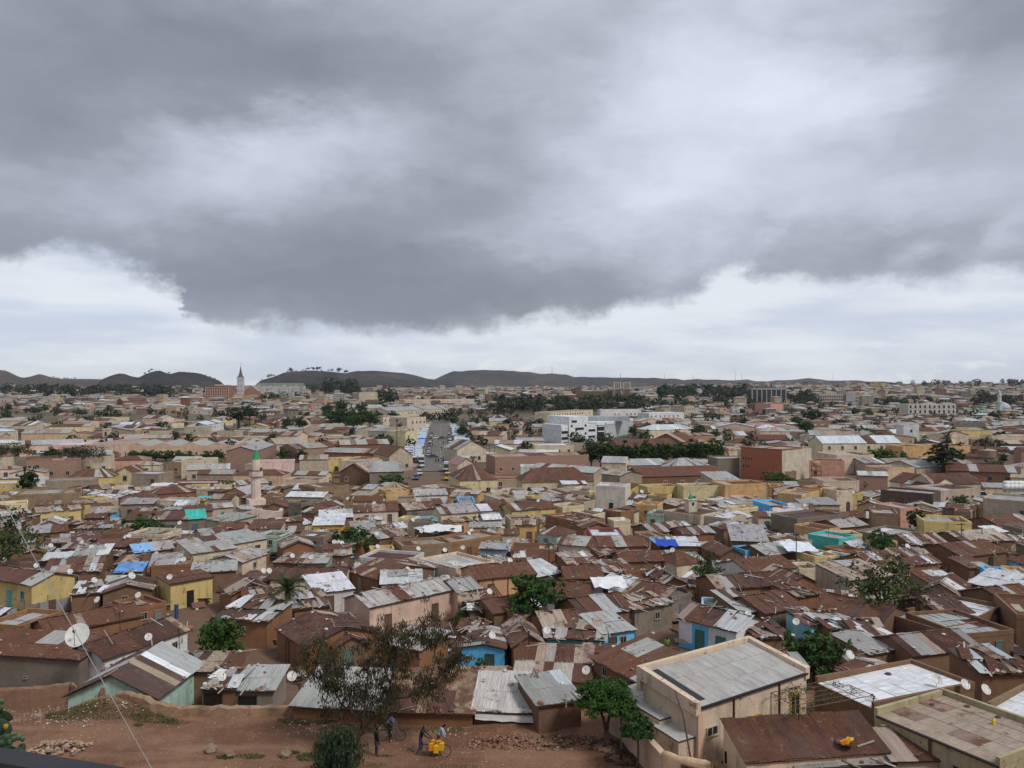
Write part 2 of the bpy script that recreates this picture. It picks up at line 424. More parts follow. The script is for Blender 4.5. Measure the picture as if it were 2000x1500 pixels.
# ------------------------------------------------------------------ ground sheet
def bank(x, y):
    if not (50 < y < 60 and -34 < x < -18): return 0.0
    px = 1000+x/max(y, 1)*FPX
    c = interp([(60, 0), (120, .3), (150, .75), (185, 1.35), (212, 1.62), (240, 1.25), (280, .75), (318, .36), (350, 0)], px)
    return c*(sstep(52.2, 56.2, y) if y < 56.2 else 1-sstep(56.4, 58.5, y))
def build_ground():
    ys = [-400, -200, -100, -60, -30, -15, -5, 0, 3, 6, 9, 12, 16, 20, 25, 30, 34, 38, 41, 44]
    y = 44
    while y < 72: y += .6; ys.append(y)
    while y < 7000: y *= 1.045; ys.append(min(y, 7000))
    us = [i/70 for i in range(-70, 71)]
    v = []; f = []
    for y in ys:
        half = 90+abs(y)*1.25
        for u in us:
            x = u*half*(0.35+.65*abs(u)); 
            z = G(x, y)
            if y > 42: z += .10*mnoise.noise(Vector((x*.35, y*.35, 0)))*min(1, (y-42)/6)
            v.append((x, y, z))
    n = len(us)
    for i in range(len(ys)-1):
        for j in range(n-1): f.append((i*n+j, i*n+j+1, i*n+n+j+1, i*n+n+j))
    me = bpy.data.meshes.new('ground'); me.from_pydata(v, [], f); me.materials.append(MAT['earth'])
    me.polygons.foreach_set('use_smooth', [True]*len(f)); me.update()
    tag(link('ground', me), None, None, kind='structure')
build_ground()
def build_bank():
    b = MB(); nx, ny = 60, 26
    for j in range(ny+1):
        y = lerp(50.5, 58.5, j/ny)
        for i in range(nx+1):
            x = lerp(-34, -19.5, i/nx); z = bank(x, y); e = z > .02
            b.v.append((x, y, G(x, y)+z-.05+(.10*mnoise.noise(Vector((x*1.3, y*1.3, 2)))+.05*mnoise.noise(Vector((x*4, y*4, 2))) if e else -.1)))
    for j in range(ny):
        for i in range(nx): k = j*(nx+1)+i; b.f.append((k, k+1, k+nx+2, k+nx+1)); b.mi.append(0); b.tone.append((1, 1, 1, 0))
    tag(link('earth_bank', b.mesh('earth_bank', 'earth', True)), None, None, kind='structure')
build_bank()

# ------------------------------------------------------------------ hills
def interp(pts, x):
    if x <= pts[0][0]: return pts[0][1]
    for (a, p), (b, q) in zip(pts, pts[1:]):
        if x <= b: return lerp(p, q, (x-a)/(b-a))
    return pts[-1][1]
HILLS = []
def hill(name, pts, d, depth, color, seed):
    """a ridge whose skyline passes through the given points at distance d"""
    v = []; f = []; x0, x1 = pts[0][0], pts[-1][0]; nx = max(24, int((x1-x0)/6)); rows = 14
    for j in range(rows+1):
        tt = j/rows; dd = d-depth+2*depth*tt
        sh = math.sin(math.pi*tt)**.8
        for i in range(nx+1):
            px = lerp(x0, x1, i/nx); x = (px-1000)/FPX*dd
            top = CAMZ+(750-interp(pts, px))/FPX*d
            top += mnoise.noise(Vector((px*.045, seed, 0)))*d*.0011
            g = G(x, dd)-6
            e = min(1, min(i, nx-i)/3)
            z = g+(top-g+6*(1-e))*sh*e
            if 0 < j < rows: z += (mnoise.noise(Vector((x*.004, dd*.004, seed)))*.10+mnoise.noise(Vector((x*.013, dd*.013, seed)))*.05)*(top-g)*math.sin(math.pi*tt)*e*(.2 if abs(tt-.5) < .09 else 1)
            v.append((x, dd, z))
    n = nx+1
    for j in range(rows):
        for i in range(nx): f.append((j*n+i, j*n+i+1, j*n+n+i+1, j*n+n+i))
    me = bpy.data.meshes.new(name); me.from_pydata(v, [], f); me.materials.append(MAT['hill_scrub'])
    me.polygons.foreach_set('use_smooth', [True]*len(f)); me.update()
    o = link(name, me, color=color); tag(o, None, None, kind='structure')
    HILLS.append((pts, d))
hill('hill', [(-320, 745), (-200, 728), (-90, 716), (0, 722), (12, 724), (30, 732), (45, 738), (60, 735), (76, 731), (88, 733), (100, 738), (150, 740), (210, 741), (300, 742), (380, 748)], 4300, 700, (1.35, 1.15, 1.05), 3.1)
hill('hill', [(180, 748), (200, 741), (215, 734), (232, 729), (243, 729), (256, 734), (272, 738), (285, 730), (300, 724), (312, 723), (325, 729), (335, 731), (345, 727), (353, 727), (375, 728), (395, 731), (415, 738), (432, 746), (450, 752)], 2700, 380, (.72, .74, .85), 1.7)
hill('hill', [(490, 752), (510, 742), (530, 737), (560, 727), (600, 724), (640, 725), (680, 729), (720, 733), (770, 739), (820, 746), (850, 752)], 3000, 420, (.8, .8, .88), 5.2)
hill('hill', [(640, 748), (670, 732), (700, 724), (740, 724), (790, 729), (830, 738), (860, 742), (900, 750)], 3900, 420, (.9, .92, 1.0), 7.4)
hill('hill', [(815, 750), (848, 741), (870, 731), (885, 725), (940, 723), (1000, 724), (1040, 728), (1070, 730), (1105, 731), (1120, 736), (1180, 737), (1250, 738), (1310, 739), (1340, 743), (1380, 750)], 5200, 700, (1.0, 1.02, 1.1), 9.9)
hill('hill', [(1290, 749), (1330, 742), (1360, 740), (1400, 742), (1460, 742), (1475, 745), (1500, 744), (1560, 741), (1580, 739), (1620, 743), (1690, 744), (1740, 746), (1770, 750), (1790, 755)], 5600, 700, (1.0, 1.02, 1.08), 2.3)
# ------------------------------------------------------------------ houses
WALL = dict(m=(.20, .118, .070), m2=(.26, .175, .110), e=(.255, .125, .066), e2=(.30, .165, .082), c=(.22, .185, .148), t=(.46, .38, .28), t2=(.31, .255, .19), t3=(.56, .51, .44),
    y=(.60, .46, .19), y3=(.60, .34, .05), y4=(.58, .37, .17), k=(.62, .52, .37), k2=(.63, .50, .37), k3=(.64, .54, .32), k4=(.42, .36, .22), b=(.13, .46, .76), b2=(.25, .5, .6), b4=(.3, .5, .6),
    q=(.10, .50, .44), q2=(.28, .34, .28), q3=(.40, .57, .48), p=(.66, .49, .41), p2=(.62, .43, .33), p3=(.56, .31, .23), p4=(.30, .10, .10), p5=(.31, .16, .12), r=(.26, .105, .068), w=(.66, .65, .62),
    w2=(.62, .62, .60), o=(.60, .35, .19), o2=(.6, .42, .27), d=(.115, .085, .07), bg=(.25, .3, .36), s=(.33, .22, .15), pb=(.36, .215, .165), pk=(.58, .41, .27), g=(.3, .45, .28))
WNAME = dict(m='mud-walled', m2='tan mud-walled', e='orange earth-walled', e2='ochre earth-walled', c='grey cement', t='beige', t2='dull beige', t3='pale beige', y='yellow', y3='bright yellow', y4='ochre yellow',
    k='cream', k2='peach cream', k3='pale yellow', k4='olive cream', b='bright blue', b2='pale blue', b4='faded blue', q='turquoise', q2='grey-green', q3='mint green', p='pale pink', p2='pink', p3='salmon pink', p4='maroon',
    p5='brownish pink', r='red brick', w='white', w2='off-white', o='orange', o2='light orange', d='dark brown', bg='blue-grey', s='patchy stone', pb='pinkish brick', pk='peach', g='pale green')
RNAME = dict(R='dark rusty', r='patched rusty', G='grey sheet', W='shiny white', T='weathered tan', GT='grey-tan sheet', M='grey and rusty', J='cluttered patchwork', JW='pale patchwork', Bl='blue tarpaulin',
    BG='blue and grey', Q='turquoise sheet', Ck='rust and white chequered', Rw='rusty and white', WB='bluish white', p='pink sheet', Gs='smooth grey panelled', Gc='grey corrugated', rc='rust-stained corrugated', Rc='brown corrugated',
    Wt='white plastic covered', GW='grey and white', Tf='stained tan panelled', Ws='white panelled')
SHAPE = dict(g='gable roof', x='gable roof', h='hipped roof', s='sloping roof', p='flat roof', pb='flat roof')
def jit(c, rng, a=.12):
    k = rng.uniform(1-a, 1+a); return tuple(min(.95, max(.01, q*k*rng.uniform(1-a*.25, 1+a*.25))) for q in c)
def sheet_color(code, rng, i=0, n=1, j=0):
    rust = lambda: jit(rng.choice([(.082, .042, .032), (.100, .051, .039), (.070, .040, .034), (.125, .064, .046)]), rng, .16)+(rng.uniform(.35, .8),)
    tan = lambda: jit((.33, .265, .21), rng, .2)+(rng.uniform(.15, .5),)
    grey = lambda: jit((.33, .325, .31), rng, .15)+(rng.uniform(0, .28),)
    white = lambda: jit((.53, .545, .565), rng, .14)+(rng.uniform(0, .10),)
    r = rng.random()
    if code in ('R', 'Rc'): return rust() if r < .90 else tan() if r < .965 else grey()
    if code == 'r': return rust() if r < .60 else tan() if r < .84 else grey()
    if code == 'rc': return rust()[:3]+(.5,) if r < .4 else jit((.30, .20, .145), rng, .2)+(.55,)
    if code in ('G', 'Gc'): return grey() if r < .93 else rust()
    if code == 'Gs': return jit((.37, .36, .335), rng, .07)+(.13,)
    if code == 'Wt': return jit((.52, .50, .47), rng, .08)+(.22,)
    if code in ('W', 'Wt'): return white() if r < .95 else grey()
    if code == 'Ws': return jit((.66, .67, .68), rng, .05)+(.12,)
    if code == 'T': return tan() if r < .78 else rust()
    if code == 'Tf': return jit((.32, .255, .195), rng, .10)+(.25,) if r < .9 else jit((.25, .17, .13), rng, .1)+(.4,)
    if code == 'GT': return grey() if r < .55 else tan()
    if code == 'M': return grey() if r < .45 else rust()
    if code == 'J': return rust() if r < .52 else tan() if r < .80 else grey() if r < .95 else white()
    if code == 'JW': return rust() if r < .22 else tan() if r < .45 else grey() if r < .75 else white()
    if code == 'Bl': return jit((.12, .30, .62), rng, .1)+(0,)
    if code == 'BG': return jit((.20, .36, .62), rng, .1)+(.05,) if i < n*.45 else grey()
    if code == 'Q': return jit((.05, .42, .36), rng, .08)+(0,)
    if code == 'Ck': return (rust() if (i//2+j) % 2 else jit((.40, .36, .31), rng, .1)+(.25,)) if r < .85 else tan()
    if code == 'Rw': return white() if i < n*.36 else rust() if r < .86 else tan()
    if code == 'WB': return jit((.52, .57, .62), rng, .08)+(.06,) if not (n*.5 < i < n*.68) else rust()
    if code == 'GW': return grey() if i < n*.55 else white()
    if code == 'p': return jit((.36, .19, .18), rng, .12)+(.1,)
    return rust()
def make_sheet(nx, amp, bend):
    b = MB()
    for i in range(nx):
        x0, x1 = i/nx, (i+1)/nx
        z = lambda i, y: amp*(1 if i % 2 else -1)+bend*math.sin(3*y+i*.4)
        n = len(b.v)
    rows = 2
    for j in range(rows+1):
        for i in range(nx+1): b.v.append((i/nx, j/rows, amp*(1 if i % 2 else -1)+bend*math.sin(2.7*j/rows+i*.9)))
    for j in range(rows):
        for i in range(nx):
            k = j*(nx+1)+i; b.f.append((k, k+1, k+nx+2, k+nx+1)); b.mi.append(0); b.tone.append((1, 1, 1, 0))
    return b.mesh('roof_sheet', 'sheet_metal')
SHEET_C = [make_sheet(16, .016, .0), make_sheet(16, .016, .012)]
SHEET_F = [make_sheet(4, .008, .01), make_sheet(4, .006, .02), make_sheet(3, .004, .03)]
def slab_mesh():
    b = MB(); b.box(0, 1, 0, 1, 0, .03); return b.mesh('roof_panel', 'sheet_metal')
SLAB = slab_mesh()
def door_mesh():
    b = MB(); b.box(-.5, .5, -.05, .03, 0, 1)
    m = MB(); t = .07
    m.box(-.5, -.5+t, -.08, .04, 0, 1); m.box(.5-t, .5, -.08, .04, 0, 1); m.box(-.5+t, .5-t, -.08, .04, .94, 1)
    m.box(-.5+t, .5-t, -.035, .03, 0, .94); m.box(-.30, -.06, -.05, -.035, .52, .86); m.box(.06, .30, -.05, -.035, .52, .86); m.box(-.30, .30, -.05, -.035, .08, .42)
    return m.mesh('door', 'paint')
DOOR = door_mesh()
def window_meshes():
    m = MB(); t = .1
    m.box(-.5, -.5+t, -.06, .03, 0, 1); m.box(.5-t, .5, -.06, .03, 0, 1); m.box(-.5+t, .5-t, -.06, .03, 1-t, 1); m.box(-.56, .56, -.1, .03, -.08, t*.7)
    m.box(-.03, .03, -.05, .03, t*.7, 1-t)
    p = MB(); p.box(-.42, .42, -.02, .02, .05, .93)
    both = MB(); both.v = list(m.v); both.f = list(m.f); both.mi = [0]*len(m.f); both.tone = list(m.tone); both.cm = 1; both.box(-.42, .42, -.02, .02, .05, .93)
    dark = MB(); dark.box(-.42, .42, -.02, .02, .0, .95)
    return m.mesh('window', 'paint'), p.mesh('pane', 'glass'), both.mesh('window', ['paint', 'glass'])
WINF, WINP, WINB = window_meshes()
STONE_M = []
for _k in range(4):
    _b = MB(); _b.rock((0, 0, 0), 1.0, random.Random(_k+5)); STONE_M.append(_b.mesh('stone', 'stone'))

STRIPS = []
FOOT = []     # footprints already taken: (cx, cy, ux, uy, half w, half d)
def overlaps(cx, cy, ux, uy, hw, hd, gap, lst):
    for (ax, ay, vx, vy, aw, ad) in lst:
        dx, dy = ax-cx, ay-cy
        if dx*dx+dy*dy > (hw+hd+aw+ad+gap)**2: continue
        hit = True
        for (nx, ny) in ((ux, uy), (-uy, ux), (vx, vy), (-vy, vx)):
            r1 = hw*abs(ux*nx+uy*ny)+hd*abs(-uy*nx+ux*ny); r2 = aw*abs(vx*nx+vy*ny)+ad*abs(-vy*nx+vx*ny)
            if abs(dx*nx+dy*ny) > r1+r2+gap: hit = False; break
        if hit: return True
    return False
HOUSES = []
class House: pass
def house(A, B, dep, h, typ, rise, wall, roof, name='house', rng=None, world=None, doors=None, wins=None, over=.22, cat='house', label=None, group='houses of the hillside quarter', stones=None, brick=False, patch=None, base_extra=1.8, foot=True, dist=None):
    rng = rng or random.Random(int(A[0]*7+A[1]*131)); H = House()
    if world is None:
        a, b = (P(A[0], A[1], h), P(B[0], B[1], h)) if dist is None else (AT(A[0], A[1], dist), AT(B[0], B[1], dist))
        ex = Vector((b.x-a.x, b.y-a.y, 0)); W = ex.length; ex.normalize(); ey = Vector((-ex.y, ex.x, 0))
        ze = (a.z+b.z)/2; c = Vector((a.x, a.y, 0))+ex*W/2+ey*dep/2
    else:
        c, ang, W = world; c = Vector((c[0], c[1], 0)); ex = Vector((math.cos(ang), math.sin(ang), 0)); ey = Vector((-ex.y, ex.x, 0))
        f = c-ey*dep/2; ze = G(f.x, f.y)+h
    ang = math.atan2(ex.y, ex.x); zb = ze-h; d = c.y
    H.W, H.D, H.h, H.d, H.rise, H.typ, H.c = W, dep, h, d, rise, typ, Vector((c.x, c.y, zb))
    H.ex, H.ey, H.wall, H.roof, H.rng, H.name, H.cat = ex, ey, wall, roof, rng, name, cat
    root = link(name, None, loc=(c.x, c.y, zb), rz=ang); H.root = root
    H.local = lambda x, y, z: H.c+ex*x+ey*y+Vector((0, 0, z))
    near = d < 100
    w2, d2 = W/2, dep/2
    rb = rise if typ == 's' else 0
    b = MB(); z0 = -base_extra
    top = [(-w2, -d2), (w2, -d2), (w2, d2), (-w2, d2)]
    tz = [h, h, h+rb, h+rb]
    if typ in ('p', 'pb'): tz = [h-.42]*4
    if typ == 'p' or typ == 'pb' or typ == 's' or typ == 'h':
        b.hull8([(x, y, z0) for x, y in top]+[(x, y, z) for (x, y), z in zip(top, tz)])
    elif typ == 'g':
        for i in range(4):
            (x0, y0), (x1, y1) = top[i], top[(i+1) % 4]
            b.face([(x0, y0, z0), (x1, y1, z0), (x1, y1, h), (x0, y0, h)] if i % 2 == 0 else [(x0, y0, z0), (x1, y1, z0), (x1, y1, h), (x0, 0, h+rise), (x0, y0, h)])
    elif typ == 'x':
        for i in range(4):
            (x0, y0), (x1, y1) = top[i], top[(i+1) % 4]
            b.face([(x0, y0, z0), (x1, y1, z0), (x1, y1, h), (x0, y0, h)] if i % 2 == 1 else [(x0, y0, z0), (x1, y1, z0), (x1, y1, h), (0, y0, h+rise), (x0, y0, h)])
    wc = jit(WALL[wall], rng, .08)
    pt = patch if patch is not None else (rng.uniform(.2, .8) if wall in ('m', 'e', 'c', 's', 'm2', 'e2') else rng.uniform(.55, 1.0))
    wallo = link('wall', b.mesh('wall', 'brick' if (wall in ('r', 'pb') or brick) else 'plaster'), root, wc+(pt,)); H.wallo = wallo
    # roof planes: origin, along-eave unit, up-slope unit, width, length at left end, length at right end
    o = over; planes = []
    if typ == 's':
        L = math.hypot(dep+2*o, rb*(dep+2*o)/dep); sl = rb/dep
        v = Vector((0, 1, sl)).normalized(); planes = [(Vector((-w2-o, -d2-o, h-sl*o+.04)), Vector((1, 0, 0)), v, W+2*o, L, L)]
    elif typ == 'g':
        sl = rise/d2; v = Vector((0, 1, sl)).normalized(); L = math.hypot(d2+o, sl*(d2+o))
        planes = [(Vector((-w2-o, -d2-o, h-sl*o+.04)), Vector((1, 0, 0)), v, W+2*o, L, L), (Vector((w2+o, d2+o, h-sl*o+.04)), Vector((-1, 0, 0)), Vector((0, -v.y, v.z)), W+2*o, L, L)]
    elif typ == 'x':
        sl = rise/w2; L = math.hypot(w2+o, sl*(w2+o)); v = Vector((1, 0, sl)).normalized()
        planes = [(Vector((-w2-o, d2+o, h-sl*o+.04)), Vector((0, -1, 0)), v, dep+2*o, L, L), (Vector((w2+o, -d2-o, h-sl*o+.04)), Vector((0, 1, 0)), Vector((-v.x, 0, v.z)), dep+2*o, L, L)]
    elif typ == 'h':
        rl = max(.4, w2-d2*.8)  # half ridge
        sl = rise/d2; L = math.hypot(d2+o, rise+sl*o)
        planes = [('hip', rl)]
    elif typ in ('p', 'pb'):
        fs = .012
        planes = [(Vector((-w2+.02, -d2+.02, h-.40)), Vector((1, 0, 0)), Vector((0, 1, fs)).normalized(), W-.04, dep-.04, dep-.04)]
        pm = MB(); th = .2; zt = h; zb2 = h-.42
        pm.box(-w2-.03, w2+.03, d2-th, d2+.03, zb2, zt+rng.uniform(0, .1))
        pm.box(-w2-.03, -w2+th, -d2+.0, d2-th, zb2, zt+.02); pm.box(w2-th, w2+.03, -d2, d2-th, zb2, zt+.03)
        if typ == 'p': pm.box(-w2-.03, w2+.03, -d2-.03, -d2+th*.0+.14, zb2, zt)
        link('parapet', pm.mesh('parapet', 'brick' if wall in ('r', 'pb') else 'plaster'), root, jit(wc, rng, .05)+(pt,))
    H.planes = planes
    # roof body
    r = MB()
    sw = .78 if d < 130 else 1.1 if d < 260 else 2.2
    flatpan = roof in ('Gs', 'Tf', 'Ws')
    sheets = []
    if planes and planes[0][0] == 'hip':
        rl = planes[0][1]; o2 = o; ez = h-rise/d2*o+.03
        c4 = [Vector((-w2-o2, -d2-o2, ez)), Vector((w2+o2, -d2-o2, ez)), Vector((w2+o2, d2+o2, ez)), Vector((-w2-o2, d2+o2, ez))]
        r0, r1 = Vector((-rl, 0, h+rise)), Vector((rl, 0, h+rise))
        for (p0, p1, q0, q1) in ((c4[0], c4[1], r0, r1), (c4[1], c4[2], r1, r1), (c4[2], c4[3], r1, r0), (c4[3], c4[0], r0, r0)):
            n = max(2, int((p1-p0).length/sw))
            for i in range(n):
                a0, a1 = i/n, (i+1)/n; r.cur = sheet_color(roof, rng, i, n)
                r.face([p0.lerp(p1, a0), p0.lerp(p1, a1), q0.lerp(q1, a1), q0.lerp(q1, a0)])
        link('roof', r.mesh('roof', 'sheet_metal_roof', tone=True), root)
    else:
        for (og, u, v, Wd, L, _) in planes:
            n_ = u.cross(v)
            if near:
                r.cur = (.07, .05, .04, .3)
                q = [og+u*.03, og+u*(Wd-.03), og+u*(Wd-.03)+v*(L-.01), og+u*.03+v*(L-.01)]
                r.hull8([p-n_*.09 for p in q]+[p-n_*.03 for p in q])
            pw = (1.9 if flatpan else sw)*rng.uniform(.92, 1.1)
            nc = max(1, round(Wd/pw)); nr = max(1, round(L/(2.3 if not flatpan else 1.35)))
            if d > 150: nr = 1
            junk = roof in ('J', 'JW')
            base_c = sheet_color(roof, rng, 0, nc, 0); run = {}
            if roof in ('R', 'Rc', 'r', 'G', 'Gc', 'T', 'GT', 'M', 'W'):
                dom = {'R': 'R', 'Rc': 'R', 'r': 'R', 'M': rng.choice('RG'), 'GT': 'G'}.get(roof, roof); tries_ = 0
                while tries_ < 9:
                    tries_ += 1; base_c = sheet_color(dom, rng)
                    if dom != 'R' or base_c[0] < .2: break
                np_ = {'R': rng.choice([0, 1, 2, 3, 4]), 'Rc': 1, 'r': rng.choice([2, 3, 4]), 'M': rng.choice([2, 3]), 'GT': 3, 'T': 2}.get(roof, rng.choice([0, 1]))
                for _ in range(np_):
                    pc = sheet_color(rng.choice({'R': 'TTGR', 'r': 'TTGGW', 'M': 'GGRT', 'GT': 'TTR', 'T': 'RRG', 'G': 'RTW', 'W': 'GGR'}.get(roof, 'TR')), rng); i0 = rng.randrange(nc); j0 = rng.randrange(nr)
                    for ii in range(i0, min(nc, i0+rng.choice([1, 1, 2, 3] if roof != 'M' else [2, 3, 4]))):
                        run[(ii, j0)] = pc
                        if rng.random() < .4 and j0+1 < nr: run[(ii, j0+1)] = pc
            else: base_c = None
            for i in range(nc):
                for j in range(nr):
                    cl = run.get((i, j)) or (jit(base_c[:3], rng, .10)+(min(1, max(0, base_c[3]+rng.gauss(0, .12))),) if base_c else sheet_color(roof, rng, i, nc, j))
                    uw, vl = Wd/nc, L/nr
                    if near:
                        up = 0 if flatpan else rng.uniform(.004, .03)
                        oo = og+u*(i*uw-(.03 if not flatpan else -.008))+v*(j*vl-(.08 if j else (rng.uniform(-.10, .06) if not flatpan else 0)))+n_*(up+(.012*j))
                        rot = rng.gauss(0, .012)*(0 if flatpan else 1); lift = rng.gauss(0, .006)
                        ww, ll = uw+(.06 if not flatpan else -.016), vl+(.1 if not flatpan else -.016)
                        if junk:
                            rot = rng.gauss(0, .16); lift = rng.gauss(0, .05); oo += n_*rng.uniform(.01, .10)+u*rng.gauss(0, .08); ww *= rng.uniform(.75, 1.15); ll *= rng.uniform(.7, 1.1)
                        u2 = (u+v*rot).normalized(); v2 = (v-u*rot+n_*lift).normalized(); n2 = u2.cross(v2)
                        me = SLAB if flatpan else rng.choice(SHEET_C if d < 72 else SHEET_F)
                        sheets.append((me, frame(oo, u2*ww, v2*ll, n2), cl))
                    else:
                        r.cur = cl
                        jt = (rng.gauss(0, .05), rng.uniform(0, .12)) if junk else (0, rng.uniform(0, .03))
                        p0 = og+u*(i*uw)+v*(j*vl)+n_*jt[1]
                        sk = v*(rng.gauss(0, .25) if junk else 0)
                        r.face([p0, p0+u*uw+sk+n_*jt[0], p0+u*uw+v*vl+sk, p0+v*vl+n_*jt[0]])
            if not near:
                r.cur = (.08, .055, .045, .3)
                q = [og, og+u*Wd, og+u*Wd+v*L, og+v*L]
                for k in range(4): r.face([q[k]-n_*.10, q[(k+1) % 4]-n_*.10, q[(k+1) % 4], q[k]])
        ro = link('roof', r.mesh('roof', 'sheet_metal_roof', tone=True), root)
        for me, mw, cl in sheets: link('roof_panel' if flatpan else 'roof_sheet', me, ro, cl, mw=mw)
        # stones and odd boards weighing the sheets down
        if stones is None: stones = 0 if typ in ('p', 'pb') and not roof[0] == 'J' else (34 if roof in ('J', 'JW') else rng.choice([3, 7, 14]))
        if stones and d < 185 and planes:
            sb = MB(); k = int(stones*max(1, W*dep/25))
            for _ in range(k):
                og, u, v, Wd, L, _x = planes[0] if rng.random() < .8 else planes[-1]
                q = og+u*rng.uniform(.1, Wd-.1)+v*(rng.choice([rng.uniform(.1, L-.1), rng.uniform(.05, .35), L-rng.uniform(.05, .3)]))
                if rng.random() < .72:
                    sb.cur = jit(rng.choice([(.22, .16, .12), (.3, .24, .19), (.12, .09, .075), (.42, .37, .32), (.55, .52, .48), (.25, .12, .08)]), rng, .25)+(0,)
                    sb.rock(q+Vector((0, 0, .09)), rng.uniform(.07, .21), rng, .7)
                else:
                    sb.cur = jit(rng.choice([(.3, .25, .2), (.18, .14, .11), (.4, .38, .35)]), rng, .2)+(0,)
                    w_ = rng.uniform(0, 3.14); dd_ = (u*math.cos(w_)+v*math.sin(w_))*rng.uniform(.3, 1.2); n_ = u.cross(v)
                    sb.obox(q+n_*.07, dd_, dd_.cross(n_).normalized()*.05, n_*.025)
            so = link('weights', sb.mesh('weights', 'rubble', tone=True), ro); so['kind'] = 'stuff'
    # doors and windows on the front
    if doors is None:
        doors = []
        if d < 190 and h > 1.7:
            k = 1 if W < 7 else 2
            for i in range(k):
                if rng.random() < .62: doors.append(((i+rng.uniform(.25, .75))/k, rng.choice([(.06, .14, .14), (.08, .15, .22), (.1, .07, .05), (.16, .09, .06), (.12, .18, .15), (.2, .19, .17), (.05, .045, .04), (.12, .08, .055), (.03, .025, .022)])))
    if wins is None:
        wins = []
        if d < 190 and h > 1.7:
            for i in range(int(W/3.2)):
                fx = (i+rng.uniform(.3, .7))/max(1, int(W/3.2))
                if rng.random() < .55 and all(abs(fx-q[0])*W > 1.3 for q in doors): wins.append((fx, .5))
    for q in doors:
        fx, cl = q[0], q[1]; dw, dh = (q[2], q[3]) if len(q) > 2 else (.85, min(1.95, h-.25))
        link('door', DOOR, root, cl, mw=frame((-w2+fx*W, -d2-.01, 0), (dw, 0, 0), (0, 1, 0), (0, 0, dh)))
    for q in wins:
        fx, fz = q[0], q[1]; ww, wh = (q[2], q[3]) if len(q) > 2 else (.7, .75)
        fc = q[4] if len(q) > 4 else (.32, .28, .23)
        mw = frame((-w2+fx*W, -d2-.01, fz*h if fz <= 1 else fz), (ww, 0, 0), (0, 1, 0), (0, 0, wh))
        if near:
            wo = link('window', WINF, root, fc, mw=mw); link('pane', WINP, wo)
        else: link('window', WINB, root, fc, mw=mw)
    if foot:
        FOOT.append((c.x, c.y, ex.x, ex.y, w2, d2))
        gp = (6.8 if wall[0] in 'ykbqpwotgr' else 3.2) if d < 190 else 9.0       # open strip kept before the front
        STRIPS.append((c.x-ey.x*(d2+gp/2), c.y-ey.y*(d2+gp/2), ex.x, ex.y, w2*.94, gp/2-.05))
        if wall[0] in 'ykbqpwotg' and typ in 'gxsp' and d < 120 and abs(ex.y) > .12:   # the end wall that shows
            sg = -1 if ex.y > 0 else 1; 
            if ex.y < 0: STRIPS.append((c.x+ex.x*(w2+1.2), c.y+ex.y*(w2+1.2), ex.x, ex.y, 1.15, d2))
    H.label = label; H.group = group; HOUSES.append(H)
    root['category'] = cat; root['group'] = group
    return H
def windows_grid(H, rows, cols, ww, wh, z0, dz, side=0, color=(.4, .36, .3), skip=None, x0=.0, x1=1.0):
    """rows of windows on the front (side 0), right end (1) or left end (-1)"""
    for r_ in range(rows):
        for c_ in range(cols):
            if skip and (r_, c_) in skip: continue
            fx = lerp(x0, x1, (c_+.5)/cols); z = z0+r_*dz
            if side == 0: mw = frame((-H.W/2+fx*H.W, -H.D/2-.012, z), (ww, 0, 0), (0, 1, 0), (0, 0, wh))
            elif side == 1: mw = frame((H.W/2+.012, -H.D/2+fx*H.D, z), (0, ww, 0), (-1, 0, 0), (0, 0, wh))
            else: mw = frame((-H.W/2-.012, H.D/2-fx*H.D, z), (0, -ww, 0), (1, 0, 0), (0, 0, wh))
            link('window', WINB, H.root, color, mw=mw)
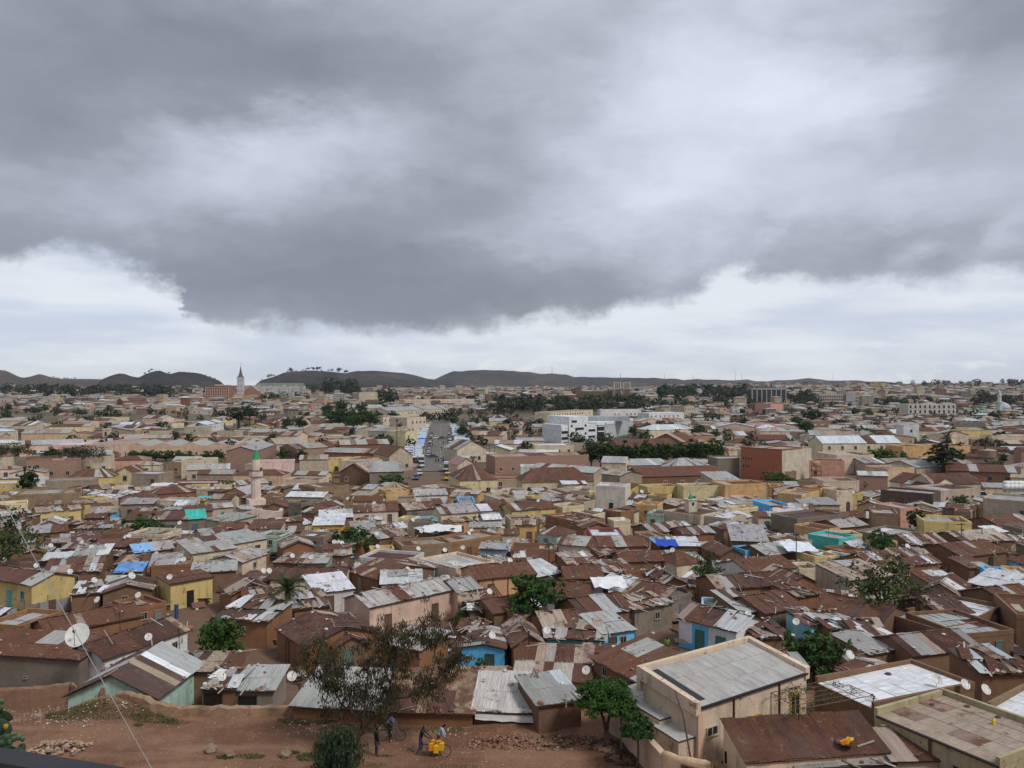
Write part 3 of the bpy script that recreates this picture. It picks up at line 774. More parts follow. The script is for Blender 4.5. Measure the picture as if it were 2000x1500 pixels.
# ------------------------------------------------------------------ surveyed houses: front eave from (x1, y1) to (x2, y2), depth, eave height, roof type and rise, wall, roof
SURVEY = """
-60 1124 62 1142 5.2 2.9 g 1.0 y R
-60 1275 155 1287 4.2 2.6 s .6 c T
205 1284 366 1233 4.5 2.6 g 1.1 w R
94 1236 276 1204 4.5 2.3 g 1.0 e R
201 1158 297 1152 5 2.4 x .9 m r
333 1140 415 1127 3.4 3.0 s .3 y T
295 1105 372 1101 4 2.6 p 0 e T
375 1119 460 1114 3.5 2.4 s .5 m G
452 1162 532 1152 5 2.5 x 1.2 e R
225 1118 276 1116 3 2.2 s .5 m Bl
140 1087 208 1084 4.5 2.4 s .6 m G
264 1079 338 1071 4.5 2.4 g 1.0 m BG
293 1106 350 1103 4 2.3 s .7 m G
376 1081 460 1071 6 2.7 s .9 k GT
456 1062 521 1052 5 2.7 s .8 k G
473 1097 520 1082 5 2.6 g .9 k2 G
395 1046 446 1041 4 2.5 g .9 t M
400 1014 444 1020 6 3.0 s .4 t G
242 1016 365 1014 4 2.8 s .8 c r
366 1014 402 1012 4 2.8 s 1.0 c Q
237 985 298 984 4.5 3.0 s .5 t2 G
300 965 383 960 6 3.2 h 1.2 r R
172 1003 226 1001 4 2.4 s .6 b r
27 966 118 963 9 4.0 p 0 m2 T
118 963 160 961 8 4.0 p 0 m2 T
-60 977 26 972 8 3.5 p 0 m2 T
162 957 188 960 2 3.0 p 0 w W
74 1026 120 1024 5 2.2 x .9 p G
50 1042 128 1038 5 2.4 g 1.0 e r
120 1060 190 1055 5 2.2 s .4 m J
150 1033 228 1031 5 2.2 s .3 c J
85 1122 195 1115 5 2.3 s .8 m J
140 1162 196 1158 4 2.2 s .3 m JW
262 1188 325 1176 4.5 2.6 p 0 e T
418 1208 522 1214 5 2.6 s .6 e JW
-30 1217 42 1222 5 2.4 p 0 e2 T
375 1308 455 1313 3 2.0 s .4 m R
395 1343 457 1346 3 2.0 s .3 m JW
458 1346 533 1350 3.5 2.1 s .5 c Gc
559 970 631 971 6 3.0 g .9 t W
572 956 606 956 5 3.0 s .7 p W
513 990 560 990 5 2.5 x .9 m R
615 952 681 947 8 4.0 p 0 m2 T
612 1026 670 1025 4 2.4 s .7 y3 W
625 1012 688 1010 4 2.6 s .8 m W
690 1000 778 997 6 2.6 g 1.1 k R
690 979 745 979 5 2.8 g 1.0 k R
754 960 800 958 5 3.6 p 0 y4 T
812 968 874 966 7 3.0 g 1.2 w M
795 996 852 992 6 2.6 g 1.2 c R
862 1004 934 1000 6 2.7 g 1.0 k3 G
940 998 995 995 6 2.6 g 1.1 w r
778 1012 808 1013 3 2.6 p 0 k3 T
824 1015 855 1013 3 2.4 p 0 b2 J
845 1043 890 1035 4 2.2 s .5 m W
740 1052 795 1044 5 2.3 g .9 m M
700 1042 738 1040 5 2.3 s .8 m G
553 1071 614 1067 7 2.6 x 1.1 e r
630 1086 685 1084 5 2.2 s .5 m J
535 1098 579 1100 4 2.2 s .4 m T
581 1100 636 1100 4 2.2 s .4 q2 GT
528 1131 672 1130 5 2.4 g 1.0 k R
684 1117 738 1131 8.5 2.4 g 1.3 m R
795 1094 828 1080 7 2.6 p 0 w T
890 1109 965 1096 7.5 2.7 p 0 k2 G
937 1072 988 1073 3 2.3 s .4 bg G
785 1066 882 1060 5 3.0 p 0 m2 T
882 1058 978 1045 5 3.0 p 0 e2 T
722 1184 893 1151 4.8 3.0 g 1.0 p2 G
894 1156 937 1149 4.5 3.0 g 1.0 p2 G
618 1158 690 1150 5 2.4 s .8 w W
575 1190 645 1183 4.5 2.3 s .6 e JW
541 1229 598 1262 7 2.4 g 1.3 e R
655 1264 720 1257 5 2.2 x .9 m r
934 1131 1046 1121 6 2.6 g 1.2 o R
965 1197 1040 1187 5 2.3 g 1.0 m R
918 1192 958 1190 4 2.2 s .5 m J
793 1118 850 1108 4 2.2 s .5 b4 J
745 1141 822 1139 4 2.4 s .6 w W
1000 997 1085 992 6 3.0 g 1.1 y R
1099 990 1140 986 4 3.0 p 0 k3 G
1140 980 1162 977 5 3.4 p 0 t G
1163 948 1221 950 6 5.5 p 0 t3 W
1297 998 1368 1006 7 3.5 p 0 t T
1369 1006 1420 1012 6 3.3 p 0 t T
1264 1002 1296 1004 5 3.0 p 0 q3 T
1422 1018 1468 1009 6 2.7 g .8 t W
1050 1041 1088 1046 5 2.6 h 1.0 q3 R
1155 1046 1220 1046 7 2.8 p 0 p4 W
1091 1063 1171 1068 6 2.8 g 1.0 k r
1173 1068 1265 1066 6 2.8 g 1.1 p4 r
1065 1006 1127 1018 6 3.2 p 0 e J
1140 1032 1195 1030 5 2.5 x 1.0 e R
1275 1040 1330 1036 6 2.6 g 1.1 m GT
1335 1044 1395 1041 5 2.6 g .9 e J
1310 1066 1366 1066 3 2.5 s .7 m W
1288 1068 1309 1067 3 2.3 s .6 m Bl
1430 1056 1500 1058 8 2.6 s 1.0 m G
1455 1075 1481 1073 3 2.5 p 0 b R
1408 1084 1452 1082 6 2.4 x 1.0 m R
1215 1097 1318 1094 5 2.4 g 1.0 m r
1322 1102 1372 1097 5 2.4 h 1.1 k R
1110 1102 1170 1099 5 2.2 s .4 m J
1172 1086 1214 1084 4 2.2 s .4 m J
1050 1126 1100 1118 4.5 2.3 s .8 m W
1106 1130 1178 1128 5 2.3 g 1.2 e R
1182 1118 1240 1114 4 2.3 s .5 m J
1232 1130 1290 1129 4 2.4 p 0 e R
1297 1141 1340 1139 6 2.4 x .9 e J
1165 1146 1290 1173 5.5 2.6 g 1.2 c Rw
1312 1166 1350 1158 4 2.8 p 0 c J
1070 1161 1142 1170 5.5 2.5 g 1.2 w R
1143 1204 1236 1190 5.5 2.6 g 1.3 m R
1240 1192 1313 1178 4 2.6 s .3 c JW
1066 1228 1140 1222 4.5 2.4 g 1.1 e R
1012 1206 1060 1201 4 2.4 p 0 e R
1180 1238 1239 1230 4.2 2.3 s .6 b G
1068 1247 1178 1249 3.5 2.0 s .6 q J
1003 1262 1064 1259 6 2.3 x 1.1 e R
902 1263 985 1266 5 2.0 x .4 b r
880 1330 998 1333 2.2 1.6 s .25 c T
1005 1326 1150 1332 5.2 1.8 s 1.0 t Ck
1160 1316 1265 1309 4.5 1.8 s 1.0 m R
1326 1207 1438 1232 5 2.7 g 1.1 w r
1370 1187 1423 1190 4 2.3 p 0 b4 G
1403 1150 1545 1142 5.5 2.5 g 1.1 e R
1465 1118 1555 1108 6 2.5 g 1.2 w R
1450 1196 1490 1192 5 2.4 s .9 m R
1638 1052 1670 1046 5 3.0 p 0 q G
1805 1017 1898 1020 6 4.0 p 0 y G
1703 1001 1754 1003 6 4.5 p 0 m2 G
1758 992 1795 990 6 4.5 p 0 p3 G
1720 957 1822 964 6 5.0 p 0 d G
1832 958 1910 953 8 4.5 p 0 t T
1920 973 2010 979 9 5.0 p 0 t G
1565 966 1600 958 5 4.5 p 0 y4 T
1602 954 1632 952 5 4.5 p 0 o T
1634 958 1665 957 5 4.5 p 0 k T
1512 967 1562 969 6 3.5 s .6 t G
1557 1012 1645 1004 6 3.5 p 0 c T
1570 986 1640 986 6 3.0 s .6 t G
1551 1025 1612 1034 4 2.8 p 0 o R
1642 1030 1695 1026 6 2.8 g 1.0 m G
1660 1010 1700 1012 5 2.6 g 1.0 m M
1591 1087 1636 1084 4 2.6 p 0 y T
1640 1092 1675 1086 4 2.4 p 0 w W
1660 1133 1748 1126 6 2.8 s .7 t T
1715 1112 1835 1098 7 2.4 g 1.6 e J
1668 1070 1700 1070 4 2.0 s .4 w W
1500 1085 1575 1074 6 2.2 g 1.2 m GW
1543 1139 1593 1136 6 2.4 x 1.0 r R
1495 1197 1568 1185 6 2.5 g 1.2 m R
1592 1189 1722 1214 6 2.6 g 1.2 m R
1842 1203 1900 1196 6 2.5 g 1.3 m R
1803 1152 1871 1161 6 2.5 x 1.2 s r
1893 1139 1978 1154 5 2.4 s .9 m W
1972 1180 2040 1172 6 2.6 g 1.2 m R
1905 1206 1960 1182 5 2.8 p 0 m W
1724 1197 1832 1227 6 2.6 p 0 m G
1880 1238 1980 1230 7 2.8 p 0 m G
1985 1200 2060 1205 8 3.5 p 0 m R
1885 1060 1975 1055 7 2.4 g 1.4 m T
1880 1087 1965 1078 7 2.4 g 1.4 m R
1928 1116 1970 1118 3 2.4 p 0 b J
1973 1119 2012 1121 4 2.4 p 0 y4 W
1780 1063 1850 1060 6 2.4 g 1.2 m J
1740 1047 1800 1037 6 2.6 p 0 c G
1950 1025 2020 1020 6 2.4 g 1.2 m R
1700 1277 1752 1268 4 2.0 s .5 m G
1785 1279 1915 1265 5 2.2 g 1.1 m r
1622 1229 1685 1224 4 2.2 s .4 m JW
1692 1247 1750 1243 4 2.2 s .4 m J
1918 1315 2010 1314 4 2.0 s .4 m JW
1480 1247 1545 1243 4 2.2 s .4 m J
1585 1222 1618 1218 3.5 2.2 s .5 b2 J
655 1218 700 1213 3.5 2.2 p 0 c J
480 1180 530 1176 4 2.3 s .6 e J
1560 1166 1600 1160 4 2.3 s .6 e J
"""
FAR_SURVEY = """
38 870 164 866 14 4.5 g 1.5 p2 W
166 868 193 863 12 5.5 p 0 p2 W
194 872 290 858 10 6.0 p 0 p2 T
65 885 178 885 8 3.5 g 1.0 t GT
129 933 220 931 8 3.0 h 1.8 y r
226 923 262 923 7 3.2 x 1.6 k3 R
-20 944 34 943 6 4.5 p 0 y W
365 918 448 916 8 3.5 g 1.2 t G
360 834 400 834 10 7.0 p 0 t G
402 830 437 824 10 7.0 g 1.5 w WB
240 783 287 782 15 8.0 g 3.0 r R
320 784 356 782 10 6.0 h 2.0 k T
720 767 741 766 12 16.0 p 0 k T
748 814 790 812 14 8.0 p 0 k T
795 816 832 814 14 9.0 p 0 k T
792 843 816 841 10 8.0 p 0 k3 T
665 869 760 867 12 6.0 g 1.5 r GT
580 877 660 872 12 5.0 g 1.5 pb GT
633 883 752 886 10 5.0 g 1.2 r GT
500 880 536 869 10 6.0 g 1.5 pb G
540 868 590 866 14 5.0 g 2.0 t GT
593 899 694 896 8 4.5 p 0 y T
697 898 740 894 8 5.0 p 0 y4 T
663 922 718 924 12 3.5 x 2.5 m T
722 922 788 921 12 5.0 s 1.5 c G
760 891 806 889 14 5.0 x 3.0 t G
898 938 972 936 14 4.2 h 3.2 k3 R
893 878 950 876 14 5.0 x 3.0 k G
894 908 928 907 10 4.0 x 2.0 k p
967 892 1150 888 12 5.6 p 0 pb T
675 798 750 797 25 6.0 g 3.0 t G
760 804 875 798 20 7.0 g 3.0 k GT
790 781 940 779 20 8.0 p 0 k2 T
1075 806 1158 800 12 10.0 p 0 k T
1173 800 1252 799 6 6.0 p 0 w R
1268 807 1336 805 12 8.0 p 0 w W
1337 793 1356 792 12 12.0 p 0 t T
1298 799 1334 798 10 9.0 p 0 t T
1268 840 1358 838 14 5.0 h 2.5 k W
1215 877 1328 873 14 5.0 g 3.0 r R
1332 863 1364 861 16 6.0 g 3.0 r R
1175 903 1222 904 8 5.0 g 1.5 k W
1228 909 1310 908 10 4.0 s 1.0 t G
1320 916 1400 913 14 3.5 h 2.5 t G
1035 915 1160 923 8 4.0 g 1.2 t GT
1020 941 1160 939 10 3.5 h 3.0 k R
1250 931 1413 927 10 3.5 g 2.0 m R
1100 946 1146 945 5 3.0 s 1.0 t WB
1265 951 1326 949 5 4.0 p 0 y T
1335 949 1413 948 5 4.5 p 0 k3 T
1416 946 1497 944 7 5.0 p 0 y4 T
1395 938 1445 937 8 4.0 s 1.2 t G
1607 866 1760 865 12 6.5 g 2.5 k WB
1634 889 1707 888 12 6.0 p 0 k2 G
1763 872 1895 870 10 6.0 p 0 y4 T
1798 849 1858 851 10 6.0 p 0 k T
1765 830 1795 830 8 9.0 p 0 w2 T
1877 841 1938 841 10 6.0 p 0 y T
1790 913 1846 911 12 4.0 g 1.5 t G
1850 919 1985 923 12 3.5 g 1.5 m M
1733 915 1786 913 8 5.0 p 0 o2 T
1738 940 1818 951 8 4.0 g 2.0 k M
1822 946 1915 944 8 4.5 g 2.0 t R
1608 939 1678 939 8 4.0 p 0 k T
1690 905 1728 905 8 4.0 s 1.0 t G
1505 789 1530 788 14 11.0 p 0 p3 T
980 905 1030 903 12 3.0 s 1.0 m J
"""
# places the labels can point at (pixel of the base)
for i, ln in enumerate(SURVEY.strip().split('\n')):
    q = ln.split(); x1, y1, x2, y2, dep, h = map(float, q[:6]); typ, rise, wl, rf = q[6], float(q[7]), q[8], q[9]
    painted = wl[0] in 'ykbqpwotg' or wl == 'bg'
    nm = 'flat_roofed_house' if typ == 'p' else 'shack' if rf in ('J', 'JW') else 'painted_house' if painted else 'mud_house'
    ct = {'flat_roofed_house': 'house', 'shack': 'shack', 'painted_house': 'house', 'mud_house': 'house'}[nm]
    kw = {}
    if typ in 'gx': rise *= .8
    if (int(x1), int(y1)) == (1326, 1207): kw = dict(doors=[(.38, (.07, .16, .14), .95, 2.0), (.74, (.07, .2, .17), 1.0, 1.9)], wins=[])
    elif (int(x1), int(y1)) == (1180, 1238): kw = dict(doors=[(.28, (.12, .06, .05))], wins=[(.62, .5)])
    elif (int(x1), int(y1)) == (902, 1263): kw = dict(doors=[(.66, (.06, .09, .06), .8, 1.5)], wins=[(.14, .42, .45, .42)])
    elif (int(x1), int(y1)) == (559, 970): kw = dict(doors=[(.42, (.06, .05, .045), 1.1, 2.1), (.78, (.05, .045, .04), 1.1, 2.1)], wins=[(.12, .45), (.26, .45)])
    elif (int(x1), int(y1)) == (333, 1140): kw = dict(doors=[(.46, (.02, .018, .016), .8, 1.9)], wins=[])
    elif (int(x1), int(y1)) == (205, 1284): kw = dict(doors=[], wins=[(.62, .35, .8, 1.0), (.83, .45, .6, .8)])
    elif (int(x1), int(y1)) == (612, 1026): kw = dict(doors=[(.32, (.12, .02, .02), .9, 1.9)], wins=[(.72, .4, 1.4, .8)])
    elif (int(x1), int(y1)) == (1638, 1052): kw = dict(doors=[(.2, (.02, .25, .12), .9, 1.9)], wins=[(.72, .4, .7, 1.0, (.05, .3, .26))])
    elif (int(x1), int(y1)) == (862, 1004): kw = dict(doors=[(.58, (.05, .3, .18), 1.0, 1.9)], wins=[(.22, .45, .9, .8), (.9, .45)])
    elif (int(x1), int(y1)) == (778, 1012): kw = dict(doors=[(.2, (.02, .32, .08), .9, 2.0), (.78, (.02, .32, .08), .9, 2.0)], wins=[])
    elif (int(x1), int(y1)) == (375, 1308): kw = dict(dist=62.5, doors=[], wins=[])
    elif (int(x1), int(y1)) in ((395, 1343), (458, 1346)): kw = dict(dist=59.2 if x1 < 400 else 59.6, doors=[(.35, (.02, .015, .012), 1.3, 1.7)], wins=[])  # near-black door panels stand in for the shade inside the open fronts
    elif (int(x1), int(y1)) == (-60, 1124): kw = dict(doors=[(.66, (.12, .32, .30), .9, 2.0)], wins=[(.86, .38, .6, 1.0, (.12, .32, .30))], label='yellow house with a pale gable end and turquoise door at the left edge')
    elif (int(x1), int(y1)) == (-60, 1275): kw = dict(doors=[], wins=[(.52, .3, .3, .2)])
    Hs = house((x1, y1), (x2, y2), dep, h, typ, rise, wl, rf, nm, cat=ct, **kw)
    if (int(x1), int(y1)) == (1326, 1207):      # blue painted surround of its first door
        pb_ = MB(); a_ = -Hs.W/2; f_ = -Hs.D/2; pb_.box(a_+.24*Hs.W, a_+.53*Hs.W, f_-.006, f_+.02, -.5, 2.45); pb_.box(a_+.004, a_+.2395*Hs.W, f_-.006, f_+.02, -.5, .55); link('painted_panel', pb_.mesh('painted_panel', 'plaster'), Hs.root, (.14, .46, .72, .9))
        Hs.label = 'white house with a blue painted doorway and patched rusty gable roof'
    if (int(x1), int(y1)) == (934, 1131):       # maroon frames on the orange house
        for t_ in (.0, .24, .5, .76, .985):
            pb_ = MB(); a_ = -Hs.W/2+t_*Hs.W; pb_.box(a_, a_+.14, -Hs.D/2-.03, -Hs.D/2+.01, -.2, 2.5); link('painted_post', pb_.mesh('painted_post', 'paint'), Hs.root, (.16, .03, .04))
        Hs.label = 'orange house divided by maroon painted posts under a rusty roof'
def wrow(H, rng):
    n = max(1, int(H.W/rng.uniform(3.2, 4.5))); rows = max(1, int(H.h/3.1))
    if H.h < 3.2 and rng.random() < .5: return
    windows_grid(H, rows, n, 1.1, 1.3, 1.0, H.h/rows*.98, color=rng.choice([(.3, .27, .23), (.5, .45, .38), (.2, .15, .12)]), skip={(r, c) for r in range(rows) for c in range(n) if rng.random() < .25})
for i, ln in enumerate(FAR_SURVEY.strip().split('\n')):
    q = ln.split(); x1, y1, x2, y2, dep, h = map(float, q[:6]); typ, rise, wl, rf = q[6], float(q[7]), q[8], q[9]
    nm = 'warehouse' if typ in ('g', 'x') and abs(x2-x1) > 60 and rf[0] in 'GWMR' else 'town_building'
    H = house((x1, y1), (x2, y2), dep, h, typ, rise, wl, rf, nm, cat='warehouse' if nm == 'warehouse' else 'building', group='buildings of the lower town', doors=[], wins=[], base_extra=3)
    wrow(H, random.Random(i))
# ------------------------------------------------------------------ right-hand compound in front (buildings, walls)
def part_box(H, name, x0, x1, y0, y1, z0, z1, mat='plaster', color=(.6, .46, .34, .8)):
    b = MB(); b.box(x0, x1, y0, y1, z0, z1); return link(name, b.mesh(name, mat), H.root, color)
peach = (.65, .52, .39, .75)
E1 = house((1362, 1383), (1575, 1313), 4.4, 3.6, 's', .75, 'k2', 'Gs', 'painted_house', over=.06, stones=0, doors=[(.5, (.55, .36, .08), .95, 2.1)], wins=[(.12, 1.75, 1.0, .55, (.5, .4, .3)), (.88, 1.1, 1.0, 1.5, (.55, .38, .08))], patch=.9,
    label='peach house with large grey panelled roof and raised parapets')
w2, d2 = E1.W/2, E1.D/2
for nm, q in (('left', -w2), ('right', w2)):      # sloping gable parapets
    b = MB(); s0 = -.12 if nm == 'left' else -.1
    b.hull8([(q+s0-.1, -d2-.1, 3.2), (q+s0+.3, -d2-.1, 3.2), (q+s0+.3, d2+.02, 3.95), (q+s0-.1, d2+.02, 3.95), (q+s0-.1, -d2-.1, 3.95), (q+s0+.3, -d2-.1, 3.95), (q+s0+.3, d2+.02, 4.7), (q+s0-.1, d2+.02, 4.7)])
    link('parapet', b.mesh('parapet', 'plaster'), E1.root, peach)
part_box(E1, 'parapet', -w2-.22, w2+.2, d2+.025, d2+.33, 3.2, 4.72, color=peach)
part_box(E1, 'gutter', -w2+.25, w2, -d2-.16, -d2-.07, 3.50, 3.60, 'dark_metal')
for fx in (.30, .72): part_box(E1, 'downpipe', -w2+fx*E1.W, -w2+fx*E1.W+.09, -d2-.10, -d2-.012, -.2, 3.5, 'wood', (.12, .06, .04))
part_box(E1, 'pilaster', -w2-.05, -w2+.32, -d2-.12, -d2-.002, -1, 3.3, color=(.62, .40, .27, .9))
b = MB(); b.obox((-w2+.8, 0.1, 4.07), (.28, 0, 0), (0, 1.9, .32), (0, 0, .03)); link('tar_strip', b.mesh('tar_strip', 'dark_metal'), E1.root)
E2 = house((1288, 1407), (1352, 1388), 4.6, 2.4, 's', .25, 'k2', 'Gs', 'lean_to', over=.03, stones=0, doors=[], wins=[], label='low grey panelled lean-to between the peach house and its yard wall', cat='lean-to')
E2b = house((1325, 1450), (1362, 1438), 2.6, 1.9, 's', .2, 'k2', 'Gs', 'lean_to', over=.03, stones=0, doors=[], wins=[], label='small grey roofed lean-to in the corner of the peach yard', cat='lean-to')
E4 = house((1458, 1487), (1735, 1470), 3.0, 2.0, 's', .9, 'k2', 'Rc', 'painted_house', over=.12, stones=1, doors=[], wins=[], label='peach outbuilding under a wide brown corrugated roof with yellow cans')
E7 = house((1592, 1321), (1707, 1373), 8.6, 2.8, 'pb', 0, 'm', 'Ws', 'flat_roofed_house', doors=[], wins=[], label='flat-roofed house covered with bright white panels inside brown parapets')
E8 = house((1708, 1388), (1952, 1475), 6.2, 3.0, 'pb', 0, 'k4', 'Tf', 'flat_roofed_house', doors=[], wins=[(.72, .35, 1.0, .7)], label='olive cream house with stained tan panelled flat roof and yellow can')
part_box(E8, 'downpipe', -.2, -.05, -E8.D/2-.09, -E8.D/2-.005, -1, 2.58, 'wood', (.12, .07, .05))
b = MB(); b.box(-E8.W/2+.15, E8.W/2, -E8.D/2-.1, -E8.D/2-.012, 2.52, 2.60); link('gutter', b.mesh('gutter', 'dark_metal'), E8.root)
b = MB(); b.box(0, 1, 0, 1, 0, .03)
link('roof_panel', SLAB, E8.root, (.74, .76, .78, 0), mw=frame((-E8.W/2+1.0, 2.0-.9, 2.66), (1.3, 0, 0), (0, 1.9, 0), (0, 0, 1)))
link('roof_panel', SLAB, E8.root, (.34, .36, .34, .1), mw=frame((-E8.W/2+2.6, .2, 2.665), (.95, 0, 0), (0, 2.2, 0), (0, 0, 1)))
E9 = house((1928, 1372), (2010, 1396), 5, 2.8, 'pb', 0, 'm2', 'Ws', 'flat_roofed_house', doors=[], wins=[], label='white flat-roofed house cut by the edge of the picture beyond the tan roof')
E10 = house((1745, 1484), (1940, 1478), 2.4, 1.8, 's', .5, 'k', 'r', 'shed', doors=[], wins=[], label='low shed with patchy rusty roof below the olive cream house', cat='shed')
E10b = house((1560, 1498), (1742, 1489), 2.0, 1.6, 's', .35, 'c', 'G', 'shed', doors=[], wins=[], label='low grey sheet roof beside the bottom mud wall', cat='shed')
# houses on the edge of the lot
F1 = house((572, 1378), (748, 1388), 5, .85, 's', .8, 'e', 'Gc', 'shed', stones=1, doors=[], wins=[], label='long shed with grey corrugated roof behind the leaning gum tree', cat='shed')
F2 = house((750, 1388), (922, 1393), 5, .9, 's', .9, 'e', 'rc', 'shed', stones=9, doors=[], wins=[], label='shed with rust-stained corrugated roof and stones behind the cyclists', cat='shed')
F3 = house((926, 1388), (1048, 1392), 4.4, .95, 's', .9, 'm', 'Wt', 'shed', stones=7, doors=[], wins=[], label='shed roof under white plastic held down with stones', cat='shed')
F4 = house((1052, 1377), (1135, 1366), 4.0, 1.9, 's', .4, 'm', 'G', 'shed', stones=14, doors=[], wins=[], label='mud shed with pale grey sheets and stones beside the forked tree', cat='shed')
# the three-slope house near the lot: ridge runs away from the viewer
N1 = house((0, 0), (0, 0), 6.8, 2.3, 'x', 1.5, 'q3', 'r', 'painted_house', world=((-27.6, 60.4), -.06, 6.4), doors=[], wins=[], over=.3, patch=.8, label='mint-walled house with grey and brown strip roof beside the low lot wall')
ro = [o for o in N1.root.children if o.name.startswith('roof')][0]
for o in [o for o in ro.children if o.name.startswith('roof_sheet')]:
    y = o.matrix_basis.translation.y/N1.D
    if o.matrix_basis.translation.x > 0: o.color = (.36, .37, .37, .02) if y > .12 else (.66, .68, .70, 0) if y > -.02 else (.085, .055, .047, .3) if abs(y+.2) > .07 else (.33, .27, .19, .1)
    else: o.color = (.35, .36, .37, .05) if -.1 < y < .3 else (.10, .06, .05, .4)

# ------------------------------------------------------------------ open ground that stays free of houses
KEEP = []
def keep(px, py, w, d, ang=0.0):
    q = P(px, py); KEEP.append((q.x, q.y, math.cos(ang), math.sin(ang), w/2, d/2))
for a in ((1280, 1262, 4, 8), (1300, 1300, 5, 5), (430, 1275, 9, 5), (560, 1290, 5, 6), (430, 1240, 6, 4), (640, 1240, 4, 4), (500, 1225, 5, 4), (690, 1200, 3, 3), (560, 1178, 2, 2),
          (1045, 1180, 4, 3), (1375, 1130, 2.5, 2.5), (1727, 1180, 6, 5), (1590, 1285, 5, 4), (20, 1090, 7, 6), (280, 1035, 5, 4), (690, 1062, 4.5, 4), (1885, 1150, 2, 14), (1890, 1060, 3, 30), (1720, 1062, 4, 4), (1940, 985, 12, 12), (1790, 1030, 3, 4),
          (500, 1008, 9, 8), (495, 1034, 12, 9), (1349, 1003, 3, 3), (1500, 952, 24, 26), (800, 1232, 9, 6), (750, 1240, 6, 5), (60, 1212, 12, 6), (375, 1205, 5, 6), (940, 1312, 5, 4), (370, 899, 105, 22), (100, 897, 60, 20), (1690, 905, 40, 16), (1275, 915, 60, 10), (1140, 862, 60, 70), (1560, 950, 16, 16), (1928, 915, 8, 8), (430, 840, 26, 60), (1275, 895, 90, 12), (370, 885, 120, 30), (1820, 800, 60, 30), (1920, 815, 90, 40)): keep(*a)
def street_x(d): return -.0875*d
for d_ in range(215, 640, 12): KEEP.append((street_x(d_), d_, 1, 0, 14.5 if d_ > 250 else 11, 7))

# ------------------------------------------------------------------ the houses between the surveyed ones
BUK = {}
def bput(fp):
    r_ = fp[4]+fp[5]
    for i in range(int((fp[0]-r_)//16), int((fp[0]+r_)//16)+1):
        for j in range(int((fp[1]-r_)//16), int((fp[1]+r_)//16)+1): BUK.setdefault((i, j), []).append(fp)
for fp in FOOT+KEEP: bput(fp)
SBUK = {}
for fp in STRIPS:
    r_ = fp[4]+fp[5]
    for i in range(int((fp[0]-r_)//16), int((fp[0]+r_)//16)+1):
        for j in range(int((fp[1]-r_)//16), int((fp[1]+r_)//16)+1): SBUK.setdefault((i, j), []).append(fp)
def try_put(c, ang, W, D, gap, free=True):
    ux, uy = math.cos(ang), math.sin(ang)
    if free and overlaps(c[0], c[1], ux, uy, W/2, D/2, 0, SBUK.get((int(c[0]//16), int(c[1]//16)), [])): return False
    if overlaps(c[0], c[1], ux, uy, W/2, D/2, gap, BUK.get((int(c[0]//16), int(c[1]//16)), [])): return False
    bput((c[0], c[1], ux, uy, W/2, D/2)); return True
def fill_slum():
    rng = random.Random(11); made = 0
    tries = 0
    while tries < 12000 and made < 420:
        tries += 1
        d = math.sqrt(rng.uniform(63**2, 196**2)); x = rng.uniform(-.70, .70)*d
        if d < 69 and x < 16: continue
        small = tries > 4200; low = tries > 8200 and d < 150
        W, D = (rng.uniform(3.8, 7.4), rng.uniform(3.2, 5.0)) if not small else (rng.uniform(2.6, 4.6), rng.uniform(2.4, 3.8))
        cell = mnoise.noise(Vector((x*.022, d*.022, 4)))*2.2
        ang = cell+rng.gauss(0, .10)
        while ang > .9: ang -= math.pi/2
        while ang < -.68: ang += math.pi/2
        if rng.random() < .3: W, D = D, W
        if low: W, D = rng.uniform(2.2, 4.2), rng.uniform(1.8, 3.0)
        if not try_put((x, d), ang, W, D, .22 if small else .42, not low): continue
        far = sstep(100, 150, d)
        typ = rng.choices(['g', 's', 'x', 'p', 'h'], [4.2, 3.6, 1.3, 1.0+4.5*far, .5])[0] if not small else rng.choices(['s', 'g', 'p'], [4, 2, 1+2*far])[0]
        roof = rng.choices(['R', 'r', 'G', 'T', 'M', 'J', 'JW', 'W', 'GT', 'Bl'], [6.0, 4.2, 1.4+1.8*far, 1.2, 1.0, 4.6-3.2*far, 1.8-.9*far, .3+.4*far, 1.1, .12])[0]
        wl = rng.choices(['m', 'e', 'c', 'm2', 't', 'k', 'w', 'y', 'y4', 'k3', 'b', 'q', 'q3', 'p', 'r', 'o', 's'], [5.0*(1-.75*far), 3.8*(1-.7*far), 2.0, 1.6, .8+2.6*far, .9+2.6*far, .7, .4+1.0*far, .3+1.0*far, .4+1.0*far, .28, .16, .16, .3+1.2*far, .5, .2+.5*far, .4])[0]
        if typ == 'p' and roof in ('J', 'JW'): roof = 'T'
        h = rng.uniform(1.7, 2.4)+.8*far+(.5*far if typ == 'p' else 0)
        if low: h = rng.uniform(.9, 1.4)+.3*far; typ = 's'; roof = rng.choices(['J', 'JW', 'r', 'G', 'T'], [4, 2, 2, 1, 1])[0]
        rise = {'g': D*rng.uniform(.10, .20), 'x': W*rng.uniform(.10, .18), 's': rng.uniform(.15, .6), 'h': D*.2, 'p': 0}[typ]
        painted = wl[0] in 'ykbqpwotg'
        nm = 'flat_roofed_house' if typ == 'p' else 'shack' if (roof in ('J', 'JW') or small) else 'painted_house' if painted else 'mud_house'
        house((0, 0), (0, 0), D, h, typ, rise, wl, roof, nm, rng=rng, world=((x, d), ang, W), cat='shack' if nm == 'shack' else 'house', foot=False)
        made += 1
    return made, tries
N_SLUM = fill_slum()
TOWN_W = ['t', 'k', 'k2', 'k3', 'y', 'y4', 'p', 'p2', 'pk', 't2', 'w', 'pb', 'r', 'o2', 'c', 't3', 'm2', 'p3']
